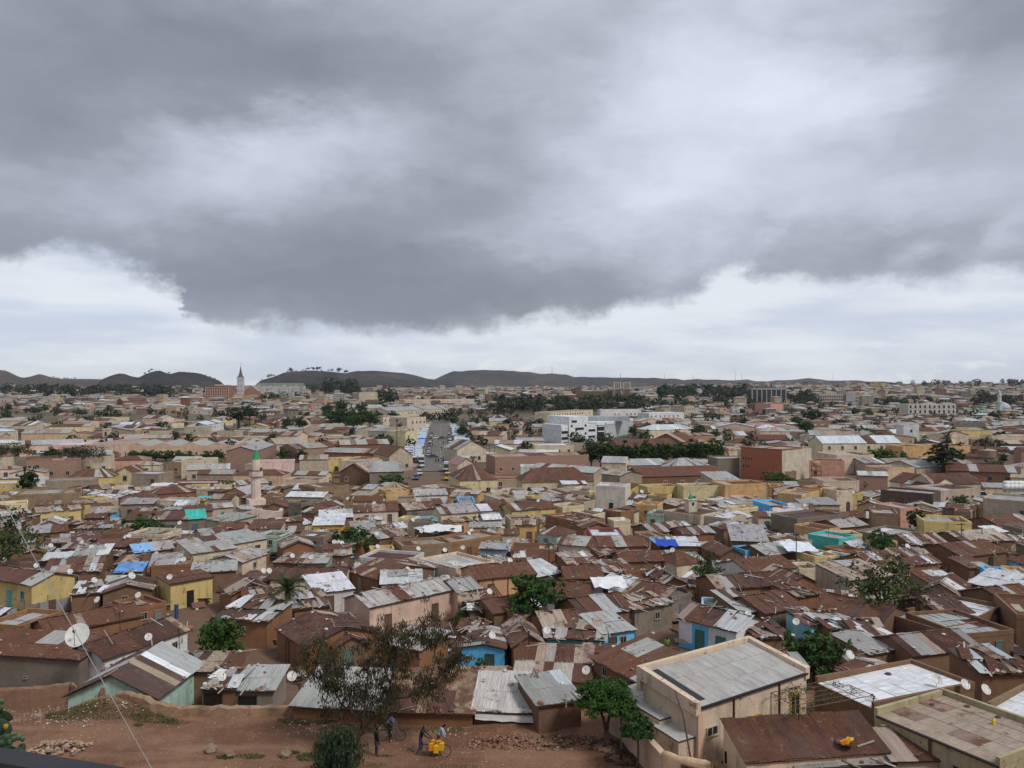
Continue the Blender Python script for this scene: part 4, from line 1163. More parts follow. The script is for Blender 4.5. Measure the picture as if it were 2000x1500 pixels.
TOWN_P = [3.4, 2.6, 2.4, .8, .25, .5, 1.8, 1.2, 1.8, 2.2, 1.0, 1.4, 1.0, .9, 1.6, 1.0, 1.8, .8]
def fill_town():
    rng = random.Random(23); made = 0; tries = 0
    while tries < 9000 and made < 300:
        tries += 1
        d = math.exp(rng.uniform(math.log(180), math.log(620))); x = rng.uniform(-.69, .69)*d
        big = tries < 1500
        k = .65+.45*sstep(180, 420, d)
        W, D = (rng.uniform(9, 20)*k, rng.uniform(7, 11)*k) if big else (rng.uniform(5, 10)*k, rng.uniform(4.5, 7)*k)
        ang = rng.choice([0, .08, .5, -.35])*sstep(300, 200, d)+mnoise.noise(Vector((x*.008, d*.008, 9)))*.8+rng.gauss(0, .06)
        if not try_put((x, d), ang, W, D, 1.0): continue
        typ = rng.choices(['g', 's', 'x', 'p', 'h'], [3, 1.3, 1, 4.2, 1.5])[0]
        roof = rng.choices(['R', 'r', 'G', 'T', 'M', 'W', 'GT', 'WB', 'p'], [1.9, 1.5, 3.2, 2.4, 1.0, 1.0, 2.6, .4, .5])[0]
        wl = rng.choices(TOWN_W, TOWN_P)[0]
        h = rng.choice([2.7, 2.9, 3.1, 3.3, 3.8, 5.6])*rng.uniform(.95, 1.1); rise = 0 if typ == 'p' else min(3, D*.16)*rng.uniform(.7, 1.2)
        H = house((0, 0), (0, 0), D, h, typ, rise, wl, roof, 'town_building', rng=rng, world=((x, d), ang, W), cat='building', group='buildings of the lower town', doors=[], wins=[], foot=False, base_extra=2.5)
        if rng.random() < .75: wrow(H, rng)
        made += 1
    return made, tries
N_TOWN = fill_town()
# ------------------------------------------------------------------ the town beyond, too small to pick apart
def distant_town():
    rng = random.Random(5); b = MB()
    n = 0
    for _ in range(22000):
        d = rng.uniform(430**.75, 2700**.75)**(1/.75); x = rng.uniform(-.72, .72)*d
        if d < 640 and rng.random() < .35: pass
        if abs(x-street_x(d)) < 14 and d < 640: continue
        u = x/d
        # wooded parks and open slopes
        if mnoise.noise(Vector((x*.0022, d*.0022, 2))) > .26: continue
        k = .8+.5*sstep(600, 1500, d)
        W, D = rng.uniform(6, 15)*k, rng.uniform(5, 11)*k; ang = rng.gauss(0, .25)
        if not try_put((x, d), ang, W, D, .4): continue
        h = rng.choice([2.6, 2.8, 3.0, 3.2, 3.4, 4.6, 6.5 if d > 700 else 3.0])*rng.uniform(.9, 1.15)
        if rng.random() < .05 and d > 900: h = rng.uniform(8, 14)
        z = G(x, d); ca, sa = math.cos(ang), math.sin(ang)
        T = lambda lx, ly, lz: (x+lx*ca-ly*sa, d+lx*sa+ly*ca, z+lz)
        w2, d2 = W/2, D/2
        wc = tuple(q*.72 for q in jit(WALL[rng.choices(TOWN_W, TOWN_P)[0]], rng, .12))
        b.cur = wc+(0,)
        b.hull8([T(-w2, -d2, -3), T(w2, -d2, -3), T(w2, d2, -3), T(-w2, d2, -3), T(-w2, -d2, h), T(w2, -d2, h), T(w2, d2, h), T(-w2, d2, h)])
        rcol = sheet_color(rng.choices(['R', 'G', 'T', 'GT', 'W'], [2.0, 3.0, 2.6, 2, .6])[0], rng)
        b.cur = tuple(q*.85 for q in rcol[:3])+(0,)
        t = rng.random(); o = .4
        if t < .5:
            r = D*.18; b.face([T(-w2-o, -d2-o, h), T(w2+o, -d2-o, h), T(w2*.6, 0, h+r), T(-w2*.6, 0, h+r)]); b.face([T(w2+o, d2+o, h), T(-w2-o, d2+o, h), T(-w2*.6, 0, h+r), T(w2*.6, 0, h+r)])
            b.face([T(w2+o, -d2-o, h), T(w2+o, d2+o, h), T(w2*.6, 0, h+r)]); b.face([T(-w2-o, d2+o, h), T(-w2-o, -d2-o, h), T(-w2*.6, 0, h+r)])
        else:
            r = .5; b.face([T(-w2+.3, -d2+.3, h+.02), T(w2-.3, -d2+.3, h+.02), T(w2-.3, d2-.3, h+r), T(-w2+.3, d2-.3, h+r)])
        if d < 1300 and rng.random() < .8:
            nw = int(W/3.5); rows = max(1, int(h/3)); b.cur = (.06, .05, .045, 0)
            for i in range(nw):
                for j in range(rows):
                    if rng.random() < .3: continue
                    cx = -w2+(i+.5)*W/nw; z0 = 1+j*3.1
                    b.face([T(cx-.55, -d2-.03, z0), T(cx+.55, -d2-.03, z0), T(cx+.55, -d2-.03, z0+1.4), T(cx-.55, -d2-.03, z0+1.4)])
        n += 1
    o = link('distant_town', b.mesh('distant_town', 'far_masonry', tone=True)); tag(o, 'mass of small far houses spreading to the foot of the hills', 'houses', kind='stuff')
    return n
N_FAR = distant_town()
print('FILL', N_SLUM, N_TOWN, N_FAR, len(HOUSES))
# ------------------------------------------------------------------ landmarks
def Zr(y, d): return CAMZ-(y-750)*d/FPX
def Xr(x, d): return (x-1000)*d/FPX
def boxpart(root, name, x0, x1, y0, y1, z0, z1, mat='plaster', color=(.6, .5, .4, 1)):
    b = MB(); b.box(x0, x1, y0, y1, z0, z1); return link(name, b.mesh(name, mat), root, color)
def lathepart(root, name, prof, n, mat, color, loc=(0, 0, 0), phase=0.0, smooth=False):
    b = MB(); b.lathe(prof, n, (0, 0, 0), phase); return link(name, b.mesh(name, mat, smooth), root, color, loc=loc)
LM = []      # landmark name, x, y for the labels
def lm(name, px, py, h=0):
    q = P(px, py, h); LM.append((name, q.x, q.y))
# pink minaret
def minaret():
    d = 166; zb = Zr(1012, d); root = link('minaret', None, loc=(Xr(500, d), d, zb), rz=.5)
    Z = lambda y: Zr(y, d)-zb
    pk = (.66, .52, .43, .95); m = d/FPX
    boxpart(root, 'base', -1.1, 1.1, -1.1, 1.1, -1, Z(985), color=pk)
    boxpart(root, 'balcony', -1.6, 1.6, -1.6, 1.6, Z(985), Z(974), color=pk)
    lathepart(root, 'corbel', [(1.3, Z(987.5)), (2.0, Z(985)-.01)], 4, 'plaster', pk, phase=.5)
    lathepart(root, 'shaft', [(1.0, Z(974)), (.95, Z(930))], 10, 'plaster', pk)
    lathepart(root, 'corbel', [(.96, Z(933)), (1.34, Z(930)+.02)], 8, 'plaster', pk)
    lathepart(root, 'balcony', [(1.38, Z(930)+.03), (1.38, Z(919.5))], 8, 'plaster', pk)
    lathepart(root, 'balcony_edge', [(1.43, Z(919.5)+.01), (1.43, Z(919)+.08)], 8, 'wood', (.12, .07, .05))
    lathepart(root, 'upper_shaft', [(.88, Z(920)), (.84, Z(896))], 10, 'plaster', pk)
    lathepart(root, 'cone_roof', [(.92, Z(896)-.02), (.82, Z(895)), (.03, Z(876))], 12, 'paint', (.02, .24, .10))
    lathepart(root, 'finial', [(.03, Z(876)), (.05, Z(874)), (.16, Z(873)), (.05, Z(872)), (.03, Z(868))], 6, 'dark_metal', (1, 1, 1))
    for a in range(4):
        b = MB(); w = a*math.pi/2+.4; b.box(-.2, .2, -.05, .05, -.3, .3)
    for z, r in ((Z(918)+.35, 1.2),):
        b = MB(); b.lathe([(.06, 0), (.26, .35)], 8); link('loudspeaker', b.mesh('loudspeaker', 'dark_metal'), root, mw=frame((.7, -1.0, z), (1, 0, 0), (0, 0, 1), (0, -1, 0)))
    tag(root, 'pale pink minaret with two balconies and a green cone top', 'minaret'); LM.append(('the pink minaret', Xr(500, d), d))
    # prayer hall at its foot: one long wall with a raking top
    hr = link('prayer_hall', None, loc=(Xr(492, 158), 158, zb), rz=.05)
    b = MB(); w = 10/2
    def wl(x0, x1, y0, y1, za, zc): b.hull8([(x0, y0, -2), (x1, y0, -2), (x1, y1, -2), (x0, y1, -2), (x0, y0, za), (x1, y0, zc), (x1, y1, zc), (x0, y1, za)])
    wl(-4.8, 0, 0, .35, 1.3, 3.1); wl(.002, 5.1, .002, .352, 3.1, 2.5); wl(4.8, 5.1, .36, 6.5, 2.5, 2.5); wl(-4.8, -4.5, .36, 6.5, 1.3, 1.3)
    link('wall', b.mesh('wall', 'plaster'), hr, pk)
    b = MB(); b.cur = (.40, .36, .31, .2); b.hull8([(-4.5, .36, .9), (4.8, .36, 1.9), (4.8, 6.5, 2.2), (-4.5, 6.5, 1.1), (-4.5, .36, 1.0), (4.8, .36, 2.0), (4.8, 6.5, 2.3), (-4.5, 6.5, 1.2)]); link('roof', b.mesh('roof', 'sheet_metal_roof', tone=True), hr)
    tag(hr, 'pale pink prayer hall with raking front wall below the minaret', 'mosque')
    for k in range(2):
        t = link('water_tank', None, loc=(Xr(536+11*k, 150), 150, Zr(1037, 150)))
        lathepart(t, 'body', [(.62, 0), (.62, 1.5)], 12, 'galvanised', (1, 1, 1)); lathepart(t, 'lid', [(.5, 1.502), (.2, 1.62)], 12, 'galvanised', (1, 1, 1))
        tag(t, ['grey metal water tank beside the prayer hall wall', 'second grey metal tank, farther from the pink minaret'][k], 'water tank', 'tanks by the prayer hall')
minaret()
# small cream minaret with green cap
def small_minaret():
    d = 150; zb = Zr(1004, d); root = link('minaret', None, loc=(Xr(1349, d), d, zb), rz=.3)
    Z = lambda y: Zr(y, d)-zb
    boxpart(root, 'shaft', -.85, .85, -.85, .85, -1.5, Z(976), color=(.55, .49, .38, .8)); boxpart(root, 'cornice', -.98, .98, -.98, .98, Z(976)+.002, Z(974.5), color=(.55, .49, .38, .8))
    boxpart(root, 'opening', -.22, .22, -.87, -.80, Z(986), Z(980), 'glass')
    lathepart(root, 'cone_roof', [(.52, Z(974.5)), (.42, Z(971)), (.05, Z(963))], 8, 'paint', (.03, .26, .13)); lathepart(root, 'finial', [(.05, Z(963)), (.12, Z(961)), (.03, Z(955))], 6, 'dish_metal', (.6, .6, .55))
    tag(root, 'small cream minaret with a green pointed cap among flat roofs', 'minaret'); LM.append(('the small green-capped minaret', Xr(1349, d), d))
small_minaret()
def church():
    d = 1260; zb = Zr(786, d); root = link('church', None, loc=(Xr(470, d), d, zb), rz=.12); Z = lambda y: Zr(y, d)-zb
    wc = (.52, .50, .46, .95); w = 4.6
    boxpart(root, 'tower', -w, w, -w, w, -4, Z(738), color=wc)
    for s in (-1, 1):
        for z in (746, 756, 766): boxpart(root, 'belfry_opening', s*1.9-.6, s*1.9+.6, -w-.06, -w+.02, Z(z), Z(z-5), 'paint', (.2, .19, .18))
    boxpart(root, 'cornice', -w-.4, w+.4, -w-.4, w+.4, Z(738)+.01, Z(737), color=wc)
    lathepart(root, 'spire', [(6.1, Z(737)+.02), (3.6, Z(733)), (2.1, Z(727)), (.15, Z(714))], 4, 'paint', (.085, .085, .09), phase=.5)
    lathepart(root, 'cross', [(.15, Z(714)), (.12, Z(709))], 4, 'dark_metal', (1, 1, 1))
    b = MB(); x0, x1 = -w-14, -w-.02; b.box(x0, x1, -2, 26, -4, Z(768)); link('nave', b.mesh('nave', 'plaster'), root, wc)
    boxpart(root, 'nave_window_band', x0+.5, x1-.3, -2.2, -1.98, Z(783), Z(769), 'glass')
    b = MB(); b.cur = (.42, .41, .40, .05); b.hull8([(x0-.5, -2.6, Z(768)+.01), (x1, -2.6, Z(768)+.01), (x1, 26, Z(768)+.01), (x0-.5, 26, Z(768)+.01), (x0+5, 2, Z(757)), (x1, 2, Z(758)), (x1, 20, Z(758)), (x0+5, 20, Z(757))]); link('roof', b.mesh('roof', 'sheet_metal_roof', tone=True), root)
    b = MB(); x0, x1 = w+.02, w+22; b.box(x0, x1, 2, 20, -4, Z(764)); b.face([(x0, 2, Z(764)), (x1, 2, Z(764)), ((x0+x1)/2, 2, Z(753))]); link('transept', b.mesh('transept', 'brick'), root, (.34, .16, .10))
    b = MB(); b.cur = (.3, .3, .29, 0); m = (x0+x1)/2
    b.face([(x0, 2, Z(764)), (m, 2, Z(753)), (m, 20, Z(753)), (x0, 20, Z(764))]); b.face([(m, 2, Z(753)), (x1, 2, Z(764)), (x1, 20, Z(764)), (m, 20, Z(753))]); link('transept_roof', b.mesh('transept_roof', 'sheet_metal_roof', tone=True), root)
    tag(root, 'grey church tower with a slim dark spire on the skyline', 'church'); LM.append(('the spired church', Xr(470, d), d))
church()
def brick_block():
    d = 1230; zb = Zr(786, d); root = link('office_block', None, loc=(Xr(424, d), d, zb), rz=-.1); Z = lambda y: Zr(y, d)-zb
    w = 18; H = Z(754); boxpart(root, 'wall', -w, w, 0, 22, -4, H, 'brick', (.30, .125, .085, 1))
    cg = (.56, .40, .30, 1); n = 10
    for i in range(n+1):
        x = -w+2*w*i/n; boxpart(root, 'pilaster', x-.35, x+.35, -.5, -.02, 0, H-1.2, color=cg)
    for j in range(6):
        z = H*(j+.35)/6; boxpart(root, 'floor_band', -w, w, -.42, -.03, z, z+.55, color=cg)
    for i in range(n):
        for j in range(5):
            x = -w+2*w*(i+.5)/n; z = H*(j+1)/6-.5; boxpart(root, 'window', x-.55, x+.55, -.1, .05, z, z+1.9, 'paint', (.13, .06, .05))
    boxpart(root, 'roof_room', -6, 4, 4, 12, H, H+2.4, color=(.5, .4, .3, 1)); boxpart(root, 'parapet', -w-.2, w+.2, -.5, .0, H-.6, H+.3, 'brick', (.26, .11, .08, 1))
    tag(root, 'tall red brick block with pale grid facade beside the church', 'building'); LM.append(('the red brick grid block', Xr(424, d), d))
brick_block()
def hotel():
    d = 1480; zb = Zr(778, d); root = link('apartment_block', None, loc=(Xr(545, d), d, zb), rz=.0); Z = lambda y: Zr(y, d)-zb
    k = d/FPX; wc = (.50, .48, .44, .98); gr = (.16, .20, .15, 0)
    bays = [(-46, 22, 750), (-22, 20, 752), (3, 26, 750), (28, 22, 751), (42, 9, 753)]
    boxpart(root, 'wall', -48*k, 46*k, 3, 22, -4, Z(754), color=wc)
    b = MB(); b.cur = (.14, .17, .13, 0); zt = Z(754); b.hull8([(-48*k, 2.9, zt+.02), (46*k, 2.9, zt+.02), (46*k, 22, zt+.02), (-48*k, 22, zt+.02), (-46*k, 10, Z(748)), (44*k, 10, Z(748)), (44*k, 14, Z(748)), (-46*k, 14, Z(748))]); link('roof', b.mesh('roof', 'far_masonry', tone=True), root)
    for x0, w, yt in bays:
        a, c = x0*k, (x0+w*.55)*k; m = (a+c)/2; zt = Z(756); za = Z(yt-.5)
        b = MB(); b.face([(a, 0, -4), (c, 0, -4), (c, 0, zt), (m, 0, za), (a, 0, zt)]); b.face([(c, 0, -4), (c, 4, -4), (c, 4, zt), (c, 0, zt)]); b.face([(a, 4, -4), (a, 0, -4), (a, 0, zt), (a, 4, zt)])
        bo = link('gabled_bay', b.mesh('gabled_bay', 'plaster'), root, wc)
        b = MB(); b.cur = gr; b.face([(a-.4, -.3, zt-.3), (m, -.3, za+.3), (m, 8, za+.3), (a-.4, 8, zt-.3)]); b.face([(m, -.3, za+.3), (c+.4, -.3, zt-.3), (c+.4, 8, zt-.3), (m, 8, za+.3)]); link('bay_roof', b.mesh('bay_roof', 'far_masonry', tone=True), bo)
        boxpart(bo, 'window', m-.7, m+.7, -.1, .05, Z(757), Z(755), 'paint', (.2, .08, .07))
        for zz in (761,): 
            for s in (-1, 1): boxpart(bo, 'window', m+s*(c-a)*.22-.8, m+s*(c-a)*.22+.8, -.1, .05, Z(zz), Z(zz-2.2), 'paint', (.2, .08, .07))
        for zz in (767, 772): boxpart(bo, 'glazed_bay', m-(c-a)*.3, m+(c-a)*.3, -.3, .05, Z(zz), Z(zz-2.6), 'paint', (.06, .17, .19))
    for i in range(9):
        for zz in (761, 766, 771):
            x = (-44+i*10.3)*k; boxpart(root, 'window', x-.8, x+.8, 2.9, 3.05, Z(zz), Z(zz-2), 'paint', (.2, .09, .08))
    tag(root, 'long white apartment block with pointed gables and green roofs', 'building'); LM.append(('the gabled white apartment block', Xr(545, d), d))
hotel()
def twin_tower_church():
    d = 1050; zb = Zr(787, d); root = link('twin_tower_church', None, loc=(Xr(1198, d), d, zb), rz=.0); Z = lambda y: Zr(y, d)-zb; k = d/FPX
    br = (.135, .10, .075, 1); wh = (.58, .53, .46, 1)
    for c in (1205.5, 1223.5):
        x = (c-1198)*k; h2 = 4.2
        boxpart(root, 'tower', x-h2, x+h2, -h2, h2, -5, Z(760), color=br)
        boxpart(root, 'tower_edge', x-h2-.3, x-h2+.8, -h2-.35, h2, -5, Z(760)-.02, color=(.3, .24, .19, 1))
        boxpart(root, 'belfry', x-h2-.2, x+h2+.2, -h2-.2, h2+.2, Z(760), Z(746), color=wh)
        for i in range(3): boxpart(root, 'louvre', x-3.2+i*2.35, x-1.6+i*2.35, -h2-.3, -h2-.15, Z(759), Z(747), 'paint', (.17, .10, .06))
        boxpart(root, 'cap', x-h2*.9, x+h2*.9, -h2*.9, h2*.9, Z(746), Z(744.5), color=br)
    boxpart(root, 'nave', (1123-1198)*k, (1197-1198)*k, 3, 26, -5, Z(764), color=br); boxpart(root, 'end_block', (1123-1198)*k, (1134-1198)*k, 0, 20, -5, Z(757), color=br)
    for i in range(16):
        x = (1136+i*2.7-1198)*k; boxpart(root, 'merlon', x, x+.9, 3, 4, Z(764), Z(762), color=wh)
    tag(root, 'brown church with two pale topped bell towers beyond the park trees', 'church'); LM.append(('the twin bell towers', Xr(1215, d), d))
twin_tower_church()
def colonnade_block():
    d = 980; zb = Zr(787, d); root = link('office_block', None, loc=(Xr(1502, d), d, zb), rz=.05); Z = lambda y: Zr(y, d)-zb; k = d/FPX; w = 33.5*k
    boxpart(root, 'glass_wall', -w, w, .6, 20, -4, Z(761), 'glass'); boxpart(root, 'roof_beam', -w-.3, w+.3, -.2, 20.2, Z(761)+.01, Z(758), color=(.30, .29, .28, 1))
    for i in range(8):
        x = -w+2*w*i/7; boxpart(root, 'column', x-.55, x+.55, -.3, .55, -4, Z(761), color=(.34, .33, .32, 1))
    boxpart(root, 'roof_room', -w*.6, w*.5, 6, 14, Z(758)+.01, Z(755), color=(.12, .11, .1, 1))
    tag(root, 'dark glass block with pale concrete columns on the tree line', 'building'); LM.append(('the dark columned block', Xr(1502, d), d))
colonnade_block()
def arch_mesh():
    b = MB(); pts = [(-.5, 0), (.5, 0), (.5, .6)]+[(.5*math.cos(a*math.pi/6), .6+.4*math.sin(a*math.pi/6)) for a in range(1, 6)]+[(-.5, .6)]
    b.face([(x, -.05, z) for x, z in pts]); return b.mesh('arched_window', 'glass')
ARCH = arch_mesh()
def arcade():
    H = house((1774, 789), (1867, 789), 16, 12, 'p', 0, 't3', 'T', 'arcaded_building', cat='building', doors=[], wins=[], label='cream building with two rows of arched windows', group='buildings of the lower town', base_extra=4)
    for r_ in range(3):
        for c_ in range(10):
            if r_ == 0 and c_ % 2: continue
            link('arched_window', ARCH, H.root, mw=frame((-H.W/2+(c_+.5)*H.W/10, -H.D/2-.06, .5+r_*4.0), (1.5, 0, 0), (0, 1, 0), (0, 0, 2.6)))
    for r_ in (4.2, 8.2): boxpart(H.root, 'string_course', -H.W/2-.1, H.W/2+.1, -H.D/2-.2, -H.D/2-.01, r_, r_+.3, color=(.6, .55, .46, 1))
    LM.append(('the arched-window building', H.c.x, H.c.y))
arcade()
def mint_mosque():
    d = 740; zb = Zr(822, d); k = d/FPX; mint = (.40, .53, .45, .95)
    root = link('mosque', None, loc=(Xr(1935, d), d, zb)); Z = lambda y: Zr(y, d)-zb; X = lambda x: (x-1935)*k
    boxpart(root, 'wall', X(1866), X(2030), 0, 14, -3, Z(806), color=mint); boxpart(root, 'upper_hall', X(1905), X(2020), 4, 18, Z(806), Z(802), color=(.5, .52, .46, 1))
    for i in range(14):
        x = X(1872+i*10.5); link('arched_window', ARCH, root, mw=frame((x, -.05, Z(819)), (1.9, 0, 0), (0, 1, 0), (0, 0, 4)))
    lathepart(root, 'drum', [(6.3, Z(803)), (6.2, Z(799))], 20, 'plaster', (.5, .52, .47, 1), loc=(X(1975), 12, 0))
    lathepart(root, 'dome', [(5.9*math.cos(a*math.pi/16)+.02, Z(799)+5.9*math.sin(a*math.pi/16)) for a in range(9)], 20, 'paint', (.36, .40, .46, 1), loc=(X(1975), 12, 0), smooth=True)
    for x in (1917, 1930): lathepart(root, 'dome', [(2.4*math.cos(a*math.pi/12)+.02, Z(802)+2.6*math.sin(a*math.pi/12)) for a in range(7)], 12, 'paint', (.10, .25, .20, 1), loc=(X(x), 8, 0), smooth=True)
    mroot = link('minaret', None, loc=(Xr(1952, d-6), d-6, zb)); Z2 = lambda y: Zr(y, d-6)-zb
    for nm, prof in (('shaft', [(2.2, -2), (2.1, Z2(787))]), ('balcony', [(2.7, Z2(787)), (2.7, Z2(784))]), ('upper_shaft', [(1.6, Z2(784)), (1.5, Z2(774))]), ('upper_balcony', [(2.1, Z2(774)), (2.1, Z2(772))]), ('lantern', [(1.1, Z2(772)), (1.0, Z2(766))]), ('cap', [(1.2, Z2(766)), (.1, Z2(762))])):
        lathepart(mroot, nm, prof, 10, 'plaster', mint if nm == 'shaft' else (.56, .58, .52, 1))
    tag(root, 'mint green mosque hall with a grey dome at the right', 'mosque'); tag(mroot, 'tall mint and white minaret beside the grey dome', 'minaret'); LM.append(('the grey-domed mosque', Xr(1975, d), d))
mint_mosque()
def white_modern():
    c = P(1180, 862); l = P(1096, 866); r = P(1233, 850)
    root = link('modern_building', None, loc=(c.x, c.y, c.z), rz=0)
    wh = (.66, .67, .68, 1); k = c.y/FPX
    def wallbox(p, q, thick, z0, z1, name, mat='plaster', color=wh, out=0.0):
        p, q = Vector((p.x-c.x, p.y-c.y, 0)), Vector((q.x-c.x, q.y-c.y, 0)); e = (q-p).normalized(); n = Vector((-e.y, e.x, 0))
        if n.y < 0: n = -n
        b = MB(); pp = [p-n*out, q-n*out, q+n*thick, p+n*thick]; b.hull8([(v.x, v.y, z0) for v in pp]+[(v.x, v.y, z1) for v in pp]); return link(name, b.mesh(name, mat), root, color)
    L = lambda t: l.lerp(c, t); Rr = lambda t: c.lerp(r, t)
    wallbox(L(0), L(.16), 16, -4, 9.2, 'wing'); wallbox(L(.16), L(.60), 18, -4, 13.2, 'stair_block', out=.6); wallbox(L(.60), L(.82), 16, -4, 8.9, 'wing', out=.2); wallbox(L(.8205), L(.998), 12, -4, 8.4, 'corner_glass', 'glass')
    wallbox(L(.80), L(1.0), 12.5, 8.402, 9.6, 'corner_roof_band', out=.5)
    for t0, t1, z0 in ((.01, .15, 2.0), (.01, .15, 5.0), (.22, .34, 10.2), (.20, .24, 4), (.30, .5, 6.5), (.52, .56, 4), (.62, .78, 2.2), (.62, .78, 5.4), (.2, .24, 8), (.52, .56, 8)): wallbox(L(t0), L(t1), .3, z0, z0+1.1, 'window_band', 'glass', out=.72 if .16 < t0 < .6 else .32)
    wallbox(Rr(.002), Rr(1), 14, -4, 8.6, 'office_wing', color=(.30, .31, .33, 1))
    wallbox(Rr(0), Rr(1), 14.5, 8.602, 9.8, 'roof_band', out=1.2)
    n = 34
    for i in range(n): wallbox(Rr((i+.1)/n), Rr((i+.55)/n), .2, 1.2, 8.55, 'fin', out=1.0)
    wallbox(L(.62)+Vector((0, 18, 0)), L(.62)+Vector((24, 20, 0)), 14, 9.8, 12.2, 'roof_hall', color=(.33, .35, .37, 1))
    for i in range(3):
        for j in range(1): wallbox(L(.84), L(.99), .3, 2.4+i*2.6, 2.9+i*2.6, 'floor_band', out=.4)
    tag(root, 'white modern building with a fin-covered office wing and glass corner', 'building'); LM.append(('the white modern building', c.x, c.y))
    e1 = (c-l).normalized(); bput((c.x-8, c.y+8, 1, 0, 16, 14))
white_modern()
def red_brick_block():
    H = house((1447, 873), (1527, 877), 12, 9.4, 'p', 0, 'r', 'T', 'brick_building', cat='building', doors=[], wins=[], label='tall plain red brick building with cream painted end wall', group='buildings of the lower town', base_extra=2)
    H.wallo.color = (.42, .135, .07, 1)
    boxpart(H.root, 'painted_end_wall', H.W/2+.002, H.W/2+.12, -H.D/2, H.D/2+5, -2, H.h-.5, color=(.52, .46, .36, .7)); boxpart(H.root, 'painted_end_wall', -H.W/2-2.2, -H.W/2-.03, -H.D/2+1.5, H.D/2, -2, H.h-.9, color=(.56, .49, .36, .9))
    for i in range(4): boxpart(H.root, 'opening', -H.W/2+.7+i*.9, -H.W/2+1.15+i*.9, -H.D/2-.04, -H.D/2+.02, 5.6, 6.3, 'glass')
    for i in range(3): boxpart(H.root, 'opening', -H.W/2+.7+i*.9, -H.W/2+1.15+i*.9, -H.D/2-.04, -H.D/2+.02, 3.4, 4.0, 'glass')
    for i in range(2): boxpart(H.root, 'opening', H.W/2+.1, H.W/2+.14, -3+i*3, -2.2+i*3, 1.6, 2.2, 'glass')
    LM.append(('the tall red brick building', H.c.x, H.c.y))
    d = H.c.y-4; x = Xr(1594, d); rt = link('water_tank_stand', None, loc=(x, d, G(x, d)), rz=.3)
    for sx in (-1, 1):
        for sy in (-1, 1):
            b = MB(); b.tube([(sx*1.0, sy*1.0, 0), (sx*.9, sy*.9, 4)], .09, 5); link('leg', b.mesh('leg', 'wood'), rt, (.18, .07, .05))
    for z in (1.3, 2.6, 4.0):
        b = MB(); 
        for p_, q_ in (((-1, -1), (1, -1)), ((1, -1), (1, 1)), ((1, 1), (-1, 1)), ((-1, 1), (-1, -1))): b.tube([(p_[0], p_[1], z), (q_[0], q_[1], z)], .06, 4)
        link('brace', b.mesh('brace', 'wood'), rt, (.18, .07, .05))
    lathepart(rt, 'tank', [(1.1, 4.05), (1.2, 4.3), (1.2, 5.0), (.9, 5.4)], 12, 'concrete', (.36, .27, .16))
    tag(rt, 'rusty red frame carrying a tan tank beside the red brick building', 'water tank')
red_brick_block()
def slab_block():
    d = 980; zb = Zr(797, d); root = link('apartment_block', None, loc=(Xr(1640, d), d, zb)); Z = lambda y: Zr(y, d)-zb; k = d/FPX; X = lambda x: (x-1640)*k
    boxpart(root, 'wall', X(1600), X(1651), 0, 12, -4, Z(770), color=(.36, .31, .26, .9)); boxpart(root, 'blank_end', X(1651)+.01, X(1668), -3, 12, -4, Z(767), color=(.33, .33, .33, 1)); boxpart(root, 'wing', X(1668)+.01, X(1690), 1, 14, -4, Z(771), color=(.36, .29, .24, .9))
    for i in range(11):
        for j in range(4):
            for x in ([X(1602.5+i*4.4)] if True else []): boxpart(root, 'window', x, x+1.5, -.08, .03, Z(794-j*6), Z(794-j*6)+1.7, 'glass')
    for i in range(4):
        for j in range(4): boxpart(root, 'balcony', X(1669.5+i*5), X(1672.5+i*5), -.2, .9, Z(794-j*6), Z(794-j*6)+1.2, color=(.5, .47, .43, 1))
    tag(root, 'grey apartment slab with a blank end wall among far trees', 'building'); LM.append(('the grey apartment slab', Xr(1650, d), d))
slab_block()
def water_tower():
    q = P(1928, 914); root = link('water_tower', None, loc=q, rz=.4); tn = (.22, .175, .12, 1)
    k = q.y/FPX; Z = lambda y: (914-y)*k
    for i in range(6):
        a = i*math.pi/3; b = MB(); b.tube([(2.1*math.cos(a), 2.1*math.sin(a), -1), (2.1*math.cos(a), 2.1*math.sin(a), Z(897))], .16, 6); link('leg', b.mesh('leg', 'concrete'), root, tn)
    lathepart(root, 'ring_beam', [(2.35, Z(902)), (2.35, Z(901))], 16, 'concrete', tn); lathepart(root, 'tank', [(2.2, Z(898)), (2.7, Z(892)), (2.75, Z(880))], 18, 'concrete', tn); lathepart(root, 'lid', [(2.85, Z(880)+.01), (2.85, Z(879)), (.3, Z(876))], 18, 'concrete', (.42, .36, .27, 1))
    tag(root, 'round brown concrete water tower on legs near the palm', 'water tower'); LM.append(('the round water tower', q.x, q.y))
water_tower()
